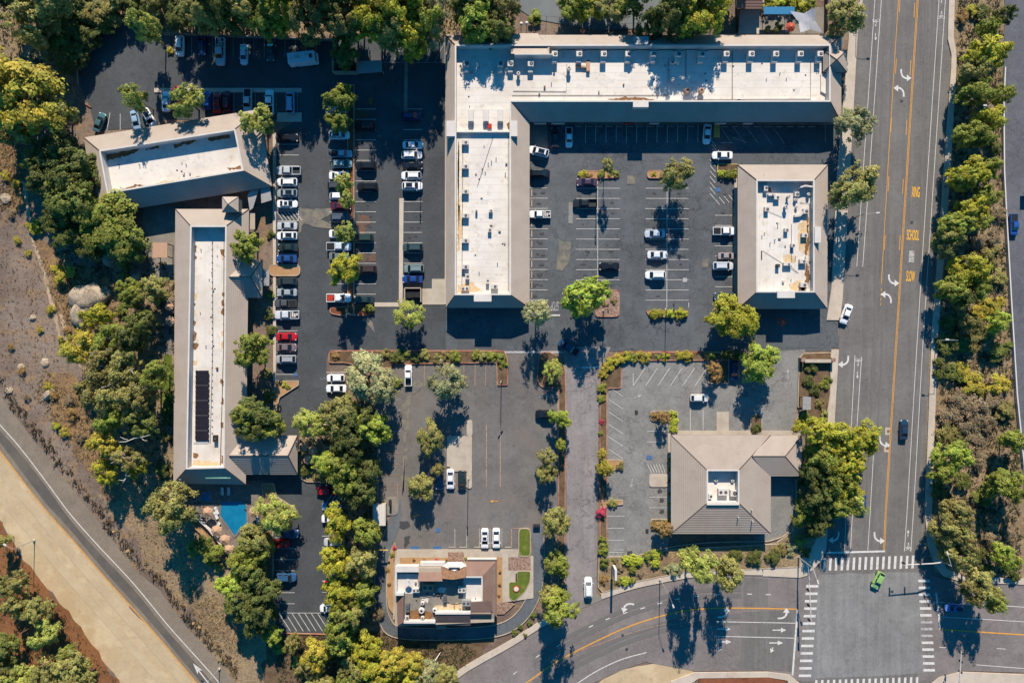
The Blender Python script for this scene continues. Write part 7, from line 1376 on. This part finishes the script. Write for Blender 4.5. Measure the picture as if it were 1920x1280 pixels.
for lb, x, y, w, d, h, m_, f in (('twin fan unit near the satellite dish of the restaurant roof', 780, 1106, 1.6, .9, .9, 'galv', 2), ('big brown twin fan unit in the middle of the restaurant roof', 802, 1101, 2.4, 1.4, 1.0, 'canvas', 2), ('twin fan unit on the white roof side of the restaurant', 866, 1105, 1.7, 1.3, 1.0, 'galv', 2), ('tall grey twin fan unit near the bottom of the restaurant roof', 874, 1130, 1.9, 1.3, 1.1, 'metal', 2), ('dark grey box in the middle of the restaurant roof', 834, 1122, .8, 1.5, .8, 'lane', 1), ('grey box on the side wall of the restaurant roof', 764, 1139, .9, 1.8, .9, 'lane', 1), ('pale low box in the bottom corner of the restaurant roof', 763, 1157, .9, .8, .7, 'galv', 1)): aircon(x, y, 4.24, lb, None, w, d, h, False, m_, f)
for lb, x, y, w, d, f in (('larger twin fan unit in the bank roof well', 1356, 922, 2.2, 1.5, 2), ('white unit against the side of the bank roof well', 1376, 924, 1.6, 1.4, 1), ('small white unit in the corner of the bank roof well', 1332, 930, .9, 1.2, 1)): aircon(x, y, 3.8, lb, None, w, d, .9, False, 'cap', f)
aircon(403, 822, z2, 'dark equipment unit below the solar panels on the motel wing', None, .9, 1.5, .8, False, 'darkmetal', 1)
def exhaust(x, y, z, r, h, label, m='cap'):
    X, Y = P(x, y, z + h); t = thing('exhaust_fan', label, 'exhaust fan', (X, Y, z), 'rooftop exhaust fans and flues'); MB().cone(X, Y, z, z + h * .6, r * .6, r * .6, 10).build('stack', M['metal'], t); MB().cone(X, Y, z + h * .6, z + h, r, r * .75, 12).build('cap', M[m], t); MB().cone(X, Y, z + h, z + h + .03, r * .4, r * .4, 8).build('hub', M['darkmetal'], t)
for a_ in ((1067, 127, zr, .55, 1.6, 'white round exhaust fan beside the tan duct frame on the plaza roof'), (972, 137, zr, .5, 1.4, 'white round exhaust fan near the plaza corner roof edge'), (1289, 169, zr, .75, 1.3, 'mushroom vent of the pair near the plaza front edge, farther from the road', 'canvas'), (1316, 169, zr, .75, 1.3, 'mushroom vent of the pair near the plaza front edge, nearer the road', 'canvas'), (1262, 148, zr, .4, 1.8, 'tall pale flue in the tree shadow on the plaza roof'), (1039, 134, zr, .25, .5, 'little dark pipe vent on the plaza roof', 'darkmetal'), (1261, 117, zr, .5, .7, 'round fan in shade behind the plaza flue, farther from the road'), (1272, 117, zr, .5, .7, 'round fan in shade behind the plaza flue, nearer the road'),
           (1480, 368, zs, .4, 1.5, 'white-rimmed flue nearer the middle of the detached shops roof top'), (1475, 387, zs, .5, 1.4, 'white round flue below the other on the detached shops roof'), (1492, 374, zs, .4, .8, 'pale flue beside the long curved duct on the detached shops roof'), (1517, 364, zs, .4, 1.0, 'flue under the long curved duct of the detached shops'), (1494, 388, zs, .35, .7, 'short square flue with a dark shadow on the detached shops roof'),
           (792, 1131, 4.24, .5, .9, 'topmost kitchen exhaust fan of the restaurant cluster'), (790, 1145, 4.24, .75, 1.0, 'largest kitchen exhaust fan on the restaurant roof'), (792, 1158, 4.24, .45, .8, 'lowest kitchen exhaust fan of the restaurant cluster'), (815, 1144, 4.24, .6, 1.0, 'separate kitchen exhaust fan on tan stains of the restaurant roof'), (826, 1116, 4.24, .2, .6, 'thin dark vent pipe on the restaurant roof', 'darkmetal'), (779, 1091, 4.24, .3, .6, 'small round vent near the restaurant satellite dish'),
           (1343, 900, 3.8, .5, .5, 'dome vent in the shaded half of the bank roof well, nearer its centre'), (1374, 901, 3.8, .45, .5, 'dome vent in the shaded half of the bank roof well, nearer its side')): exhaust(*a_)
def ductrun(pts, z, w, h, label, m='galv'):
    t = thing('roof_duct', label, 'duct', (*P(*pts[0], z), z)); MB().ribbon([P(x, y, z + h) for x, y in pts], w, z + .15, z + h).build('duct_run', M[m], t)
    for x, y in (pts[0], pts[-1]): MB().box(*P(x, y, z), z, w * .8, w * .8, .16).build('duct_foot', M['darkmetal'], t)
ductrun([(1501, 351), (1510, 348), (1524, 350)], zs, .35, 1.4, 'long curved white duct in the corner of the detached shops roof', 'cap'); ductrun([(1490, 405), (1500, 404), (1507, 397)], zs, .45, .8, 'elbow duct joined to an air conditioner on the detached shops roof'); ductrun([(1080, 124), (1103, 126)], zr, .35, .6, 'tan duct frame on the plaza roof, lower bar', 'canvas'); ductrun([(1103, 116), (1103, 133)], zr, .8, .8, 'tan upright duct beside the tan bar on the plaza roof', 'canvas')
t = thing('satellite_dish', 'white satellite dish on the restaurant roof', 'satellite dish', (*P(765, 1090, 5.5), 4.24)); X, Y = P(765, 1090, 5.5); MB().cone(X, Y, 4.24, 5.5, .05, .05, 6).build('mast', M['metal'], t); MB().cone(X, Y, 5.4, 5.7, .3, .75, 14).build('dish', M['cap'], t); MB().tube([(X, Y, 5.6), (X + .5, Y + .4, 6.2)], .03, 5).build('feed_arm', M['darkmetal'], t)
t = thing('roof_hatch', 'coral red roof hatch near the step of the plaza roof', 'hatch', (*P(918, 237, 5), zr)); MB().box(*P(918, 236, 5.1), zr, .95, .95, .6).build('hatch_lid', M['redcloth'], t)
# solar panels
t = thing('solar_array', 'long dark solar array of fourteen panels on the motel wing roof', 'solar panels', (*P(378, 760, z2), z2))
for k in range(14):
    y = 699 + 9.4 * k; x = 379 - .07 * k * .9; X, Y = P(x, y, z2 + .5); hw, hd = 25 * S * .97 / 2, 9.25 * S * .97 / 2
    MB().face([(X - hw, Y - hd, z2 + .38), (X + hw, Y - hd, z2 + .38), (X + hw, Y + hd, z2 + .52), (X - hw, Y + hd, z2 + .52)]).build('solar_panel', M['solar'], t)
    if k: MB().box(X, Y + hd + .035, z2 + .36, hw * (2 if k % 3 else 1.7), .04, .05).build('frame_rail', M['metal' if k % 3 == 0 else 'darkmetal'], t)
MB().box(*P(376, 829, z2 + .3), z2, 3.4, .5, .12).build('cable_tray', M['cap'], t)
for x in (367, 391):
    for k in range(5): MB().box(*P(x, 705 + k * 28, z2 + .2), z2, .12, .12, .38).build('rack_foot', M['metal'], t)
# pool
pool = thing('swimming_pool', 'blue swimming pool with clipped corners beside the motel wing', 'pool', (*P(440, 965), 0)); pq = PP([(415, 940), (455, 940), (462, 948), (463, 978), (440, 1003), (414, 966)])
MB().prism(pq, .02, .1).build('water', M['poolwater'], pool); MB().ribbon(offset(ccw(pq), -.2), .4, .0, .16, closed=True).build('coping', M['paver'], pool)
spa = thing('spa_pool', 'small square spa pool in the shade of the motel wing', 'pool', (*P(388, 931), 0)); sq = PP([(379, 922), (397, 922), (397, 940), (379, 940)]); MB().prism(sq, .02, .1).build('water', M['poolwater'], spa); MB().ribbon(offset(ccw(sq), -.15), .3, 0, .2, closed=True).build('coping', M['paver'], spa)
def umbrella(x, y, rpx, label, m='canvas', group='patio umbrellas'):
    X, Y = P(x, y, 2.5); r = rpx * S; t = thing('patio_umbrella', label, 'umbrella', (X, Y, 0), group); MB().cone(X, Y, 0, 2.75, .03, .03, 6).build('pole', M['metal'], t); MB().cone(X, Y, 0, .1, .35, .3, 10).build('base', M['walk'], t)
    for i in range(8):
        a0, a1 = 2 * math.pi * i / 8, 2 * math.pi * (i + 1) / 8; MB().face([(X + r * math.cos(a0), Y + r * math.sin(a0), 2.2), (X + r * math.cos(a1), Y + r * math.sin(a1), 2.2), (X, Y, 2.75 + (i % 2) * .003)]).build('canopy_gore', M[m], t); MB().tube([(X + r * math.cos(a0), Y + r * math.sin(a0), 2.21), (X, Y, 2.77)], .025, 4).build('rib', M['roofstain'], t)
for a_ in ((388, 960, 10, 'tan patio umbrella on the shady side of the pool below the spa'), (475, 961, 10, 'tan patio umbrella beside the pale tree by the pool'), (405, 995, 10.5, 'tan patio umbrella at the white pool wall, nearest the water'), (420, 1012, 10, 'tan patio umbrella second along the white pool wall'), (428, 1030, 9, 'tan patio umbrella third along the white pool wall, under the trees'), (316, 574, 8.5, 'faded tan umbrella upper in the narrow garden of the motel wing'), (317, 601, 9, 'faded tan umbrella lower in the narrow garden of the motel wing'), (568, 838, 9, 'rust tan umbrella upper of three at the covered motel entrance'), (586, 845, 9, 'pale tan umbrella of three at the covered motel entrance'), (577, 862, 9, 'grey tan umbrella lower of three at the covered motel entrance')): umbrella(*a_)
umbrella(1483, 50, 9, 'bright red round umbrella on the shaded patio', 'redcloth'); umbrella(1468, 603, 8, 'dark red umbrella in the shadow below the detached shops', 'redcloth')
def lounger(x, y, rot, label):
    X, Y = P(x, y); t = thing('pool_lounger', label, 'lounger', (X, Y, 0), 'pool loungers'); t.rotation_euler = (0, 0, 0); c, s_ = math.cos(rot), math.sin(rot); MB().box(X, Y, .3, .65, 1.3, .06, rot).build('seat', M['sail'], t); MB().box(X - s_ * .9, Y + c * .9, .38, .65, .6, .06, rot).build('backrest', M['sail'], t)
    for a_, b_ in ((-.25, -.5), (.25, -.5), (-.25, .5), (.25, .5)): MB().box(X + a_ * c - b_ * s_, Y + a_ * s_ + b_ * c, 0, .06, .06, .3).build('leg', M['metal'], t)
for x, y, r, lb in ((408, 958, .4, 'white pool lounger between the umbrella and the pool edge, higher one'), (407, 967, .4, 'white pool lounger between the umbrella and the pool edge, lower one'), (408, 986, -.6, 'white pool lounger behind the umbrella nearest the water'), (418, 922, 0, 'pool lounger in the shade of the motel end, nearer the spa'), (430, 922, 0, 'pool lounger in the shade of the motel end, nearer the lamp'), (484, 975, .2, 'pale lounger beside the umbrella under the pale tree')): lounger(x, y, r, lb)
